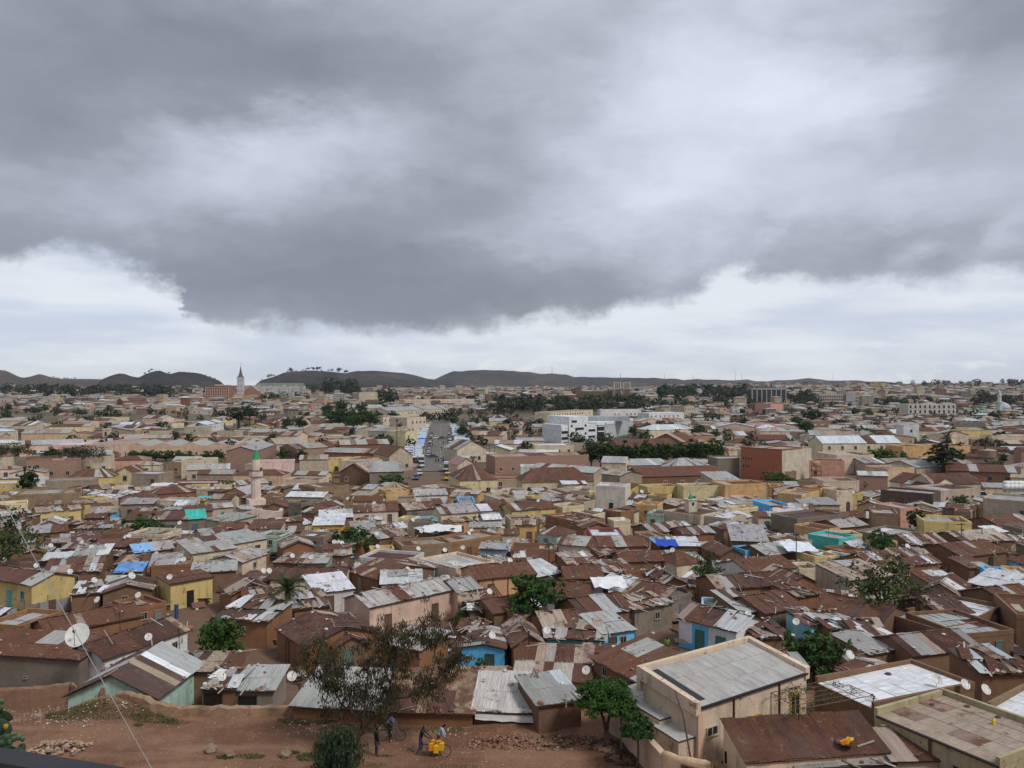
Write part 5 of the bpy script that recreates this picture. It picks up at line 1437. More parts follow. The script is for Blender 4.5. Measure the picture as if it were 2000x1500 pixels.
def factory_wall():
    a, c = P(238, 893), P(502, 891); root = link('factory', None, loc=((a.x+c.x)/2, (a.y+c.y)/2, a.z), rz=math.atan2(c.y-a.y, c.x-a.x)); W = (c-a).length/2
    pk = (.56, .40, .28, .95); boxpart(root, 'wall', -W, W, 0, .6, -2, 4.4, color=pk); boxpart(root, 'wall', -W, -W+.6, .61, 24, -2, 4.3, color=pk); boxpart(root, 'wall', W-.6, W, .61, 24, -2, 4.3, color=pk)
    n = 5
    for i in range(n):
        x0, x1 = -W+2*W*(i)/n, -W+2*W*(i+1)/n; m = (x0+x1)/2; b = MB()
        b.cur = sheet_color('GT', random.Random(i)); b.face([(x0, .7, 4.0), (m, .7, 5.7), (m, 23, 5.7), (x0, 23, 4.0)]); b.cur = sheet_color('G', random.Random(i+9)); b.face([(m, .7, 5.7), (x1, .7, 4.0), (x1, 23, 4.0), (m, 23, 5.7)])
        b.cur = (.45, .33, .25, 0); b.face([(x0, .7, 4.0), (x1, .7, 4.0), (m, .7, 5.7)]); link('roof_bay', b.mesh('roof_bay', 'sheet_metal_roof', tone=True), root)
    tag(root, 'long plain peach factory wall with five low grey gables behind', 'factory'); LM.append(('the long peach factory wall', (a.x+c.x)/2, a.y))
    FOOT.append(((a.x+c.x)/2, a.y+12, 1, 0, W, 13)); bput(FOOT[-1])
    q = P(209, 868); t = link('clock_tower', None, loc=q); boxpart(t, 'shaft', -1.4, 1.4, -1.4, 1.4, -2, 7.2, color=(.6, .44, .35, 1)); boxpart(t, 'opening', -.5, .5, -1.45, -1.38, 4.2, 6.2, 'glass'); boxpart(t, 'cap', -1.6, 1.6, -1.6, 1.6, 7.202, 7.6, color=(.6, .44, .35, 1))
    tag(t, 'square pink tower rising from the pink factory building', 'tower'); LM.append(('the square pink tower', q.x, q.y))
factory_wall()
LMX = [('the date palm', 560, 1200), ('the round green tree', 433, 1275), ('the yellow gable-ended house', 60, 1190), ('the big satellite dish', 150, 1290), ('the yellow doorway house', 375, 1190), ('the blue-fronted house', 944, 1303), ('the small blue hut', 1210, 1270),
       ('the white and blue house', 1380, 1265), ('the airy acacia', 1725, 1190), ('the turquoise cube house', 1640, 1072), ('the maroon house', 1220, 1082), ('the orange house with maroon frames', 990, 1165), ('the long grey-roofed house', 800, 1215),
       ('the bright yellow shop', 640, 1038), ('the grey-trimmed beige house', 595, 995), ('the turquoise roof', 385, 1033), ('the cream long house', 430, 1095), ('the white panelled roof', 1760, 1345), ('the peach house', 1420, 1420), ('the mint hipped house', 1087, 1063),
       ('the yellow corner house', 1850, 1040), ('the market street', 858, 900), ('the bush by the white patch', 1590, 1300), ('the dark tree beside the purple roof', 1045, 1190), ('the blue tarpaulin', 250, 1118), ('the red brick hipped house', 345, 990),
       ('the tree row', 1275, 905), ('the broad acacias', 155, 912), ('the orange ochre block', 1830, 890), ('the bluish white roof', 1690, 895), ('the pink brick row', 1060, 910), ('the open black barn', 690, 930), ('the mud boundary wall', 830, 1075),
       ('the three dishes', 660, 1075), ('the white tarpaulin tent', 1550, 1085), ('the grey junk roof', 1660, 1240), ('the leaning pole', 1555, 1112), ('the grey gate wall', 1180, 1225)]
for n_, x_, y_ in LMX: lm(n_, x_, y_)
# ------------------------------------------------------------------ trees
def leaf_quad(b, c, n, s, ln, rng, droop=None):
    """one leaf-sized face: centre, facing, half width, half length"""
    n = n.normalized()
    a = n.cross(Vector((rng.uniform(-1, 1), rng.uniform(-1, 1), rng.uniform(-1, 1))))
    if a.length < 1e-3: a = Vector((1, 0, 0))
    a.normalize()
    if droop is not None:
        a = (Vector((rng.gauss(0, .35), rng.gauss(0, .35), -1))).normalized()
    t = n.cross(a)
    if t.length < 1e-3: t = Vector((0, 1, 0))
    t.normalize()
    b.face([c-a*ln, c+t*s, c+a*ln, c-t*s])
def rand_dir(rng):
    z = rng.uniform(-1, 1); a = rng.uniform(0, 6.2832); r = math.sqrt(1-z*z); return Vector((r*math.cos(a), r*math.sin(a), z))
def crown_mesh(name, H, Rx, Rz, cz, nclump, nleaf, leaf, col, rng, lop=.25, gap=.0, droop=False, mat='leaves'):
    """leaf clumps spread through an uneven crown volume; returns the mesh and the clump centres"""
    b = MB(); cs = []; off = rng.random()*50
    for _ in range(nclump):
        d = rand_dir(rng)
        if d.z < -.55: d.z *= .5
        rr = (rng.random()**.42)
        k = 1+lop*mnoise.noise(d*1.6+Vector((off, 0, 0)))*2
        c = Vector((d.x*Rx*rr*k, d.y*Rx*rr*k, cz+d.z*Rz*rr*k)); cs.append(c)
        tn = rng.uniform(.72, 1.3); cr = rng.uniform(.13, .26)*Rx
        hue = rng.uniform(-.06, .08)
        for _ in range(nleaf):
            e = rand_dir(rng)*cr*rng.random()**.5; e.z *= .7
            t2 = tn*rng.uniform(.8, 1.2)
            b.cur = (max(.005, (col[0]+hue*col[1])*t2), col[1]*t2, col[2]*t2, 0)
            leaf_quad(b, c+e, (d*.6+Vector((0, 0, .5))+rand_dir(rng)*.9), leaf*rng.uniform(.5, .8), leaf*rng.uniform(.9, 1.5), rng, True if droop else None)
    return b.mesh(name, mat, tone=True), cs
def trunk_mesh(H, cs, r0, rng, fork=.45, lean=(0, 0), nl=9):
    b = MB(); top = Vector((lean[0], lean[1], H*fork))
    b.tube([(0, 0, -.3), (lean[0]*.3, lean[1]*.3, H*fork*.4), top], [r0*1.25, r0, r0*.8], 7)
    for c in (rng.sample(cs, min(nl, len(cs))) if cs else []):
        m = top.lerp(c, .5)+Vector((rng.gauss(0, .1), rng.gauss(0, .1), .12*H*rng.random()))
        b.tube([top-Vector((0, 0, .05*H*rng.random())), m, c], [r0*.55, r0*.3, r0*.08], 5)
    return b.mesh('trunk', 'bark', True)
PROTO = {}
def proto(kind, k):
    rng = random.Random(hash((kind, k)) % 1000 if False else sum(map(ord, kind))*7+k)
    if kind == 'round': H, Rx, Rz, cz, nc, nl, lf, col, fk = 5, 2.2, 1.7, 3.2, 110, 16, .17, (.046, .095, .024), .42
    elif kind == 'dark': H, Rx, Rz, cz, nc, nl, lf, col, fk = 5, 1.8, 2.0, 3.0, 110, 16, .17, (.034, .064, .022), .35
    elif kind == 'acacia': H, Rx, Rz, cz, nc, nl, lf, col, fk = 5, 3.0, 1.15, 3.9, 120, 14, .13, (.060, .070, .034), .5
    elif kind == 'airy': H, Rx, Rz, cz, nc, nl, lf, col, fk = 5, 2.3, 2.1, 3.0, 95, 16, .12, (.060, .088, .032), .35
    elif kind == 'bush': H, Rx, Rz, cz, nc, nl, lf, col, fk = 3, 1.7, 1.35, 1.45, 100, 16, .14, (.052, .100, .028), .3
    elif kind == 'tall': H, Rx, Rz, cz, nc, nl, lf, col, fk = 9, 1.9, 3.4, 5.6, 120, 14, .2, (.034, .050, .025), .4
    cm, cs = crown_mesh('crown', H, Rx, Rz, cz, nc, nl, lf, col, rng, .3 if kind != 'airy' else .45)
    return cm, trunk_mesh(H, cs, .13 if H < 6 else .2, rng, fk), H, Rx
for kd in ('round', 'dark', 'acacia', 'airy', 'bush', 'tall'): PROTO[kd] = [proto(kd, k) for k in range(3)]
TREES = []
TRNG = random.Random(77)
def tree(kind, px, py, wpx, hpx, label=None, d=None, tint=1.0, group='trees of the town'):
    """a tree whose foot is seen at (px, py), wpx wide and hpx tall in the picture"""
    up = 2.0 if kind != 'bush' else 1.3
    q = P(px, py, up); q.z = G(q.x, q.y); k = q.y/FPX; hpx += up/k; cm, tm, H, Rx = TRNG.choice(PROTO[kind]); sh = hpx*k/(H*1.02); sw = wpx*k/(2*Rx*1.1)
    nm = {'bush': 'shrub', 'acacia': 'acacia_tree', 'tall': 'gum_tree'}.get(kind, 'tree')
    sw *= 1.28; sh *= 1.12; root = link(nm, None, loc=q, rz=TRNG.uniform(0, 6.28)); root.scale = (sw, sw, sh)
    link('trunk', tm, root); c = link('crown', cm, root, (tint, tint, tint*.98, 1))
    tag(root, label, 'shrub' if kind == 'bush' else 'tree', group); TREES.append((root, kind, q, label)); return root
def palm(px, py, wpx, hpx, label, nfr=26):
    q = P(px, py, 1.6); q.z = G(q.x, q.y); k = q.y/FPX; H = hpx*k+1.6; Rr = wpx*k/2; rng = random.Random(int(px)); root = link('palm_tree', None, loc=q)
    ht = max(.5, H-Rr*1.0)
    b = MB(); b.tube([(0, 0, -.3), (.05, 0, ht*.5), (.0, .05, ht)], [.24*Rr/1.5, .2*Rr/1.5, .2*Rr/1.5], 8); link('trunk', b.mesh('trunk', 'bark', True), root)
    for i in range(nfr):
        a = i*2.399; el = lerp(1.25, -.15, (i/nfr)**.8)+rng.gauss(0, .08); b = MB(); L = Rr*rng.uniform(.95, 1.15)
        d = Vector((math.cos(a)*math.cos(el), math.sin(a)*math.cos(el), math.sin(el))); pts = []; p = Vector((0, 0, ht))
        for j in range(7): pts.append(p.copy()); p += d*L/6; d = (d+Vector((0, 0, -.10-.05*j*.6))).normalized()
        b.cur = (.05, .06, .025, 0); b.tube(pts, [.03, .028, .024, .02, .015, .01, .005], 4)
        for j in range(26):
            t = .12+.88*j/26; ii = min(5, int(t*6)); f = t*6-ii; c = pts[ii].lerp(pts[ii+1], f); ax = (pts[ii+1]-pts[ii]).normalized(); sd = ax.cross(Vector((0, 0, 1))).normalized(); ll = L*.30*(math.sin(math.pi*min(1, t*.85+.12)))
            for s in (-1, 1):
                tt = rng.uniform(.75, 1.25); b.cur = (.040*tt, .060*tt, .022*tt, 0); dr = (sd*s*.8+ax*.7+Vector((0, 0, .15))).normalized(); w = .02*Rr/1.5+.012
                e = c+dr*ll; n = ax*w; b.face([c-n, c+n, e])
        link('frond', b.mesh('frond', 'leaves', tone=True), root)
    tag(root, label, 'palm tree', 'palm trees')
palm(562, 1203, 84, 92, 'green date palm growing between the mud houses')
palm(1850, 900, 34, 62, 'tall dark palm beside the ochre long building', 18)
palm(1925, 905, 36, 58, 'dark palm standing behind the round water tower', 18)
palm(775, 878, 12, 62, 'thin tall palm rising over the market sheds', 14)
for a in [
    ('airy', 18, 1108, 95, 100, 'large pale green tree at the left edge above the yellow house'), ('acacia', 155, 914, 74, 38, 'broad flat acacia in front of the pink factory'), ('acacia', 15, 914, 78, 42, 'flat-topped acacia cut by the left edge'),
    ('dark', 58, 966, 30, 50, 'narrow dark tree beside the small yellow block'), ('bush', 280, 1048, 68, 42, 'wide dark shrub beside the turquoise roof'), ('bush', 342, 990, 30, 24, 'small shrub in front of the red brick hipped house'),
    ('bush', 444, 964, 28, 26, 'small shrub on roofs near the pink minaret'), ('round', 433, 1280, 76, 70, 'dense round tree in the bare earth yard'), ('bush', 690, 1072, 66, 44, 'thick shrub beside three satellite dishes'),
    ('round', 1045, 1195, 90, 68, 'dense dark tree beside the orange house with maroon frames'), ('airy', 1382, 1134, 50, 50, 'thin green tree between rusty gables'), ('airy', 1725, 1196, 122, 98, 'big airy tree spreading over rusty roofs'),
    ('round', 1720, 1070, 46, 28, 'low round tree beside the turquoise cube house'), ('bush', 1592, 1304, 94, 78, 'large loose shrub between the peach house and white roof'), ('dark', 1790, 1030, 28, 36, 'upright dark tree beside the yellow corner house'),
    ('round', 1877, 992, 26, 24, 'small tree where cars stand by the water tanks'), ('tall', 1842, 925, 56, 60, 'tall feathery tree beside the ochre long building'), ('round', 1722, 906, 52, 28, 'broad green tree in front of the bluish white roof'),
    ('dark', 1876, 912, 18, 30, 'narrow tree between the palm and water tower'), ('bush', 1935, 926, 44, 26, 'shrub below the round water tower'), ('round', 765, 952, 46, 24, 'round tree behind the grey flat warehouse'), ('bush', 636, 948, 28, 14, 'low dark shrub near the open black barn'),
    ('tall', 466, 836, 40, 40, 'tall dark tree beside the parked car street'), ('tall', 488, 826, 24, 34, 'dark slender tree behind the parked car street'), ('dark', 100, 895, 32, 18, 'dark round tree beside the striped shed roof'), ('round', 390, 848, 22, 18, 'round tree in front of the white two-storey hall'),
    ('bush', 1540, 950, 44, 18, 'green shrub at the foot of the red brick building'), ('bush', 1515, 936, 40, 14, 'green creeper shrub on the grey warehouse edge'), ('bush', 1690, 948, 18, 18, 'small palm-like shrub by the cream wall'),
    ('airy', 800, 1260, 30, 18, 'small green shrub on the yard behind the gum tree'), ('bush', 905, 1205, 28, 20, 'small shrub at the end of the long grey-roofed house'), ('bush', 938, 1306, 24, 24, 'dark shrub in front of the blue-fronted house'), ('airy', 645, 1232, 40, 24, 'scrubby plants in the yard below the grey gable')]:
    tree(*a)
for i in range(12): tree('round' if i % 3 else 'dark', 1152+i*22+TRNG.uniform(-3, 3), 907-i*.2, 38, 36+TRNG.uniform(-4, 5), 'clipped dark tree in the long row behind grey roofs', tint=.75, group='dark tree row')
for i, x in enumerate((262, 285, 303, 324, 345, 370, 404, 425, 470)): tree('bush', x, 894, 24, 13+TRNG.uniform(-1, 4), 'round dark shrub standing in the row along the peach factory wall', tint=.8, group='shrubs along the factory wall')
for i, (x, y, w, h) in enumerate(((655, 832, 34, 30), (672, 838, 36, 34), (690, 842, 34, 30), (706, 835, 36, 34), (722, 836, 34, 28), (735, 828, 26, 22), (640, 812, 22, 20), (668, 806, 26, 22), (705, 808, 24, 20), (768, 822, 18, 18), (560, 838, 20, 20), (585, 838, 24, 22))):
    tree('dark' if i % 2 else 'round', x, y, w, h, 'dark leafy tree in the grove north of the market sheds', tint=.8, group='grove by the market sheds')
for i, (x, y, w, h) in enumerate(((903, 852, 26, 18), (948, 828, 14, 14), (962, 830, 14, 12), (975, 826, 14, 12), (885, 828, 12, 12), (720, 892, 26, 12), (738, 893, 26, 14), (552, 893, 24, 14), (590, 893, 22, 12), (1125, 868, 16, 12), (1136, 868, 16, 14), (1575, 850, 28, 26), (1586, 826, 34, 26), (1556, 830, 20, 16), (1640, 830, 24, 10),
    (1265, 848, 16, 20), (1322, 856, 14, 16), (1356, 852, 16, 16), (1396, 858, 16, 16), (1366, 848, 14, 14), (1290, 866, 12, 10), (1235, 848, 14, 14), (1452, 832, 16, 14), (1765, 896, 12, 12), (1960, 900, 14, 14), (1985, 892, 20, 12), (1900, 894, 16, 12), (12, 828, 18, 24), (50, 842, 16, 12), (88, 806, 12, 14), (18, 802, 12, 12), (155, 812, 16, 12), (310, 838, 16, 14))):
    tree('round' if i % 2 else 'dark', x, y, w, h, None, tint=.85, group='street trees of the lower town')
# two clipped trees and a thin one in front at the right, planted in dug basins
def young_tree(px, py, fork, Rpx, label, seed, leaf=.075, ncl=150, nlf=34, rz=.62, trunks=1, crown_up=0.0, col=(.045, .105, .022)):
    q = P(px, py); k = q.y/FPX; rng = random.Random(seed); root = link('tree', None, loc=q); H = fork*k; Rr = Rpx*k
    cm, cs = crown_mesh('crown', H, Rr, Rr*rz, H+Rr*rz*.75+crown_up, ncl, nlf, leaf, col, rng, .16)
    b = MB(); r0 = .085*Rr/1.8+.03
    if trunks == 2:
        m = Vector((0, 0, H*.5)); b.tube([(0, 0, -.3), (0, 0, H*.25), m], [r0*1.5, r0*1.25, r0*1.2], 8)
        tops = [Vector((-.35, .1, H*1.05)), Vector((.3, -.1, H*1.1))]
        for t_ in tops: b.tube([m-Vector((0, 0, .05)), m.lerp(t_, .5)+Vector((0, 0, .1)), t_], [r0, r0*.8, r0*.6], 7)
    else:
        tops = [Vector((.03, 0, H))]; b.tube([(0, 0, -.3), (.04, 0, H*.5), tops[0]], [r0*1.1, r0*.9, r0*.7], 8)
    for c in rng.sample(cs, 26):
        t_ = rng.choice(tops); b.tube([t_, t_.lerp(c, .55)+Vector((0, 0, -.05)), c], [r0*.45, r0*.22, .008], 5)
    link('trunk', b.mesh('trunk', 'bark', True), root); link('crown', cm, root, (1, 1, 1, 1)); tag(root, label, 'tree'); return q
q1 = young_tree(1184, 1458, 66, 58, 'leafy green tree with a forked trunk beside the mud shed', 3, trunks=2, ncl=260, nlf=42)
q2 = young_tree(1245, 1510, 68, 31, 'smaller clipped tree against the peach yard wall', 4, ncl=120, nlf=34, rz=.85, col=(.036, .086, .022))
q3 = young_tree(1212, 1482, 84, 26, 'thin-stemmed sapling between the forked tree and the peach wall', 5, ncl=60, nlf=30, rz=.5, col=(.05, .11, .024))
for q, r in ((q1, 1.0), (q3, .9)):
    b = MB(); rng = random.Random(int(q.x*10))
    for i in range(60):
        a = rng.uniform(0, 6.28); rr = r*rng.uniform(.75, 1.1); b.cur = jit((.085, .05, .035), rng, .3)+(0,); b.rock((q.x+rr*math.cos(a), q.y+rr*.9*math.sin(a), .04), rng.uniform(.06, .2), rng, .45)
    o = link('dug_soil', b.mesh('dug_soil', 'rubble', tone=True)); tag(o, 'ring of dark dug soil round the forked tree' if q is q1 else 'ring of dark dug soil round the thin sapling', 'soil', kind='stuff')
# leaning gum tree in front
def gum_tree():
    base = P(692, 1460); k = base.y/FPX; root = link('gum_tree', None, loc=base); rng = random.Random(9)
    L = lambda px, py, dy=0.0: Vector(((px-692)*k, dy, (1460-py)*k))
    b = MB(); r = .15
    stems = [[(692, 1466, 0), (700, 1440, 0), (716, 1415, 0), (740, 1392, .1), (758, 1368, .2), (762, 1335, .2), (770, 1300, .2), (785, 1262, .2), (795, 1225, .2)],
             [(706, 1422, 0), (708, 1402, -.1), (714, 1380, -.3), (718, 1345, -.4), (722, 1305, -.5), (728, 1270, -.5), (735, 1230, -.4)],
             [(710, 1412, 0), (690, 1396, .1), (665, 1378, .2), (650, 1352, .4), (640, 1322, .5), (622, 1290, .5), (614, 1262, .5)],
             [(718, 1385, -.2), (700, 1360, -.6), (684, 1340, -.8), (672, 1310, -1.0), (660, 1270, -1.0)],
             [(760, 1366, .2), (790, 1362, .0), (818, 1350, -.3), (838, 1330, -.5), (862, 1312, -.6), (880, 1285, -.6), (893, 1250, -.6)],
             [(762, 1340, .2), (745, 1310, .8), (740, 1270, 1.1), (752, 1245, 1.2)], [(838, 1330, -.5), (848, 1300, .2), (846, 1262, .6), (850, 1230, .8)], [(770, 1290, .2), (800, 1270, .9), (822, 1255, 1.2), (832, 1225, 1.3)],
             [(650, 1352, .4), (628, 1345, 1.0), (612, 1325, 1.2), (606, 1300, 1.2)]]
    r0s = [.17, .10, .085, .06, .10, .06, .05, .06, .04]
    anchors = []
    for st, r0 in zip(stems, r0s):
        pts = [L(*q) for q in st]; n = len(pts); b.tube(pts, [lerp(r0, .018, (i/(n-1))**.8) for i in range(n)], 7)
        for i in range(max(2, int(n*.38)), n):
            for t in (0, .5):
                if i+1 < n or t == 0: anchors.append(pts[i] if t == 0 else pts[i].lerp(pts[i+1], .5))
    cl = MB(); n_ = 0
    def spray(c, ln, m, tone):
        nonlocal n_
        for _ in range(m):
            p = c+Vector((rng.gauss(0, .17), rng.gauss(0, .17), -rng.random()*ln))
            t = tone*rng.uniform(.65, 1.35); mixb = rng.random()
            col = (.066, .078, .030) if mixb < .5 else (.085, .060, .038) if mixb < .8 else (.042, .050, .028)
            cl.cur = (col[0]*t, col[1]*t, col[2]*t, 0)
            n = rand_dir(rng); n.z *= .3; leaf_quad(cl, p, n, rng.uniform(.022, .038), rng.uniform(.09, .17), rng, True); n_ += 1
    tw = MB()
    for a in anchors:
        for _ in range(10):
            e = a+Vector((rng.gauss(0, .62), rng.gauss(0, .65), rng.gauss(.05, .40)))
            b.tube([a, a.lerp(e, .5)+Vector((0, 0, .12)), e], [.02, .013, .006], 3, False)
            spray(e, rng.uniform(.2, .65), rng.randint(16, 36), rng.uniform(.7, 1.25))
    # long hanging tassels at the left
    for px, py in ((629, 1385), (632, 1402), (829, 1352)): spray(L(px, py, .4)+Vector((0, 0, .3)), .9, 60, .8)
    link('trunk', b.mesh('trunk', 'bark', True), root); link('crown', cl.mesh('crown', 'leaves', tone=True), root, (1, 1, 1, 1))
    tag(root, 'leaning gum tree with sparse brownish drooping leaves on the red lot', 'tree'); LM.append(('the leaning gum tree', base.x, base.y))
gum_tree()
def front_bush():
    d = 45.2; x = Xr(662, d); z = G(x, d); root = link('gum_sapling', None, loc=(x, d, z)); rng = random.Random(31); cl = MB(); b = MB(); k = d/FPX
    for s in range(90):
        a = rng.uniform(0, 6.28); rr = rng.random()**.6*1.75; tip = Vector((rr*math.cos(a), rr*.8*math.sin(a), (3.05-.42*rr*rr)*rng.uniform(.72, 1.05)))
        mid = Vector((tip.x*.55, tip.y*.55, tip.z*.5)); b.tube([(0, 0, -.2), mid, tip], [.035, .02, .005], 4)
        for j in range(80):
            t = rng.uniform(.3, 1.03); c = (mid.lerp(tip, (t-.5)*2) if t > .5 else Vector((0, 0, 0)).lerp(mid, t*2))+Vector((rng.gauss(0, .13), rng.gauss(0, .13), rng.gauss(0, .13)))
            tt = rng.uniform(.6, 1.35); young = t > .9 and rng.random() < .5
            cl.cur = ((.075, .105, .035, 0) if young else (.030*tt, .062*tt, .040*tt, 0)); leaf_quad(cl, c, rand_dir(rng), rng.uniform(.022, .038), rng.uniform(.09, .16), rng, True)
    link('stem', b.mesh('stem', 'bark'), root); link('foliage', cl.mesh('foliage', 'leaves', tone=True), root, (1, 1, 1, 1)); tag(root, 'bushy blue-green gum sapling at the bottom edge of the lot', 'shrub')
front_bush()
# hill-top and distant trees
def ridge_trees():
    rng = random.Random(8)
    cm = [PROTO[q][k] for q in ('tall', 'acacia', 'airy', 'airy') for k in range(3)]
    spots = [(95+rng.uniform(0, 80), 739, 4300, rng.uniform(4, 8)) for i in range(14)]+[(200+i*9, 741, 4200, 3) for i in range(0)]+[(283, 727, 2700, 9), (291, 722, 2700, 12), (296, 721, 2700, 11), (304, 722, 2700, 8), (330, 729, 2700, 7), (337, 730, 2700, 6), (358, 727, 2700, 6), (388, 729, 2700, 5), (402, 733, 2700, 8), (410, 736, 2700, 7), (420, 740, 2700, 7), (427, 743, 2700, 8)]
    spots += [(548+rng.uniform(0, 142), None, 3000, rng.choice([5, 7, 9, 12, 15])) for i in range(34)]+[(524, None, 3000, 14), (530, None, 3000, 12), (536, None, 3000, 16), (512, None, 3000, 10)]
    for x, y, d, h in spots:
        for pts, dd in HILLS:
            if abs(dd-d) < 120 and pts[0][0] <= x <= pts[-1][0]: y = interp(pts, x)
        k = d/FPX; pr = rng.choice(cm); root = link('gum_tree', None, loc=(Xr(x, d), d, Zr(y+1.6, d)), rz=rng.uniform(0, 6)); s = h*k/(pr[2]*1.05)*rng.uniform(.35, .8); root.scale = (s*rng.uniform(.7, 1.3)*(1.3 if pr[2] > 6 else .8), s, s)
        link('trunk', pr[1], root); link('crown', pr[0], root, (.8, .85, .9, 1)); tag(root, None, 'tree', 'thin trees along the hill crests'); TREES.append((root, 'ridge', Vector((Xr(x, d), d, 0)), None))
ridge_trees()
def distant_trees():
    rng = random.Random(15); b = MB()
    def blob(x, d, w, h, col):
        z = G(x, d)
        for _ in range(46):
            e = rand_dir(rng)*(rng.random()**.4); c = Vector((x+e.x*w/2, d+e.y*w/2, z+h*.58+e.z*h*.45)); t = rng.uniform(.6, 1.3)
            b.cur = (col[0]*t, col[1]*t, col[2]*t, 0); leaf_quad(b, c, e+Vector((0, 0, .4))+rand_dir(rng)*.7, w*.11, w*.15, rng)
    belts = [(0, 330, 1300, 1900, 190, 17), (330, 480, 1300, 1700, 40, 12), (500, 600, 1130, 1330, 50, 9), (575, 700, 1700, 2100, 60, 18), (640, 690, 1500, 1600, 16, 28), (740, 770, 1000, 1060, 6, 17), (960, 1260, 760, 1050, 200, 12), (1240, 1480, 900, 1000, 60, 10), (1290, 1470, 1150, 1600, 110, 18), (1530, 1600, 950, 1100, 26, 15), (1690, 1860, 900, 1100, 40, 10), (1900, 2010, 900, 1200, 36, 12),
             (1770, 2010, 2000, 2500, 46, 16), (770, 960, 1000, 1500, 40, 9), (0, 500, 600, 1200, 60, 6.5), (900, 1060, 480, 720, 24, 6), (1300, 2000, 560, 900, 80, 7), (560, 760, 600, 900, 36, 7), (1000, 1760, 1500, 2400, 110, 10), (820, 890, 600, 640, 14, 8)]
    for x0, x1, d0, d1, n, h in belts:
        for _ in range(n):
            d = rng.uniform(d0, d1); px = rng.uniform(x0, x1); hh = h*rng.choice([.45, .6, .8, 1.0, 1.25]); w = hh*rng.uniform(.7, 1.3); blob(Xr(px, d), d, w, hh, rng.choice([(.036, .050, .026), (.046, .064, .030), (.052, .056, .034), (.03, .042, .024)]))
    for _ in range(800):       # single trees all over the far town
        d = math.exp(rng.uniform(math.log(330), math.log(2400))); x = rng.uniform(-.68, .68)*d; h = rng.uniform(3, 7.5); 
        if abs(x-street_x(d)) < 9: continue
        blob(x, d, h*rng.uniform(.7, 1.2), h, rng.choice([(.036, .050, .026), (.046, .064, .030), (.052, .056, .034)]))
    o = link('distant_trees', b.mesh('distant_trees', 'leaves', tone=True), color=(1, 1, 1, 1)); tag(o, 'dark tree masses between the far houses', 'trees', kind='stuff')
distant_trees()
# ------------------------------------------------------------------ market street
def strip(name, pts, z, mat, kind='structure'):
    b = MB()
    for (xa, xb, y0), (xc, xd, y1) in zip(pts, pts[1:]): b.face([(xa, y0, G(xa, y0)+z), (xb, y0, G(xb, y0)+z), (xd, y1, G(xd, y1)+z), (xc, y1, G(xc, y1)+z)])
    return tag(link(name, b.mesh(name, mat)), None, None, kind=kind)
ys_ = [268+i*14 for i in range(28)]
strip('street', [(street_x(y)-6.6, street_x(y)+6.6, y) for y in ys_], .16, 'asphalt')
for s in (-1, 1):
    b = MB()
    for y0, y1 in zip(ys_[1:], ys_[2:]):
        x0, x1 = street_x(y0)+s*6.6, street_x(y1)+s*6.6; w = s*4.4; z0, z1 = G(x0, y0), G(x1, y1); q = [(x0, y0), (x0+w, y0), (x1+w, y1), (x1, y1)]
        if s < 0: q = [q[1], q[0], q[3], q[2]]
        b.hull8([(x, y, (z0 if i < 2 else z1)+.05) for i, (x, y) in enumerate(q)]+[(x, y, (z0 if i < 2 else z1)+.30) for i, (x, y) in enumerate(q)])
    tag(link('pavement', b.mesh('pavement', 'concrete'), color=(.30, .26, .21, 1)), None, None, kind='structure')
b = MB()
for i in range(14):
    y = 286+i*20
    b.face([(street_x(y)-.08, y, G(street_x(y), y)+.17), (street_x(y)+.08, y, G(street_x(y), y)+.17), (street_x(y+6)+.08, y+6, G(street_x(y+6), y+6)+.17), (street_x(y+6)-.08, y+6, G(street_x(y+6), y+6)+.17)])
so = link('street_markings', b.mesh('street_markings', 'paint'), color=(.5, .48, .44, 1)); so['kind'] = 'structure'
def side_road():
    a, c = P(415, 852), P(437, 836); b = MB(); n = 10; pts = []
    d = (c-a); 
    for i in range(n+1):
        q = a+d*(i/n)*1.3; pts.append((q.x-5, q.x+5, q.y))
    strip('road', pts, .17, 'asphalt')
    return a, d
SR = side_road()
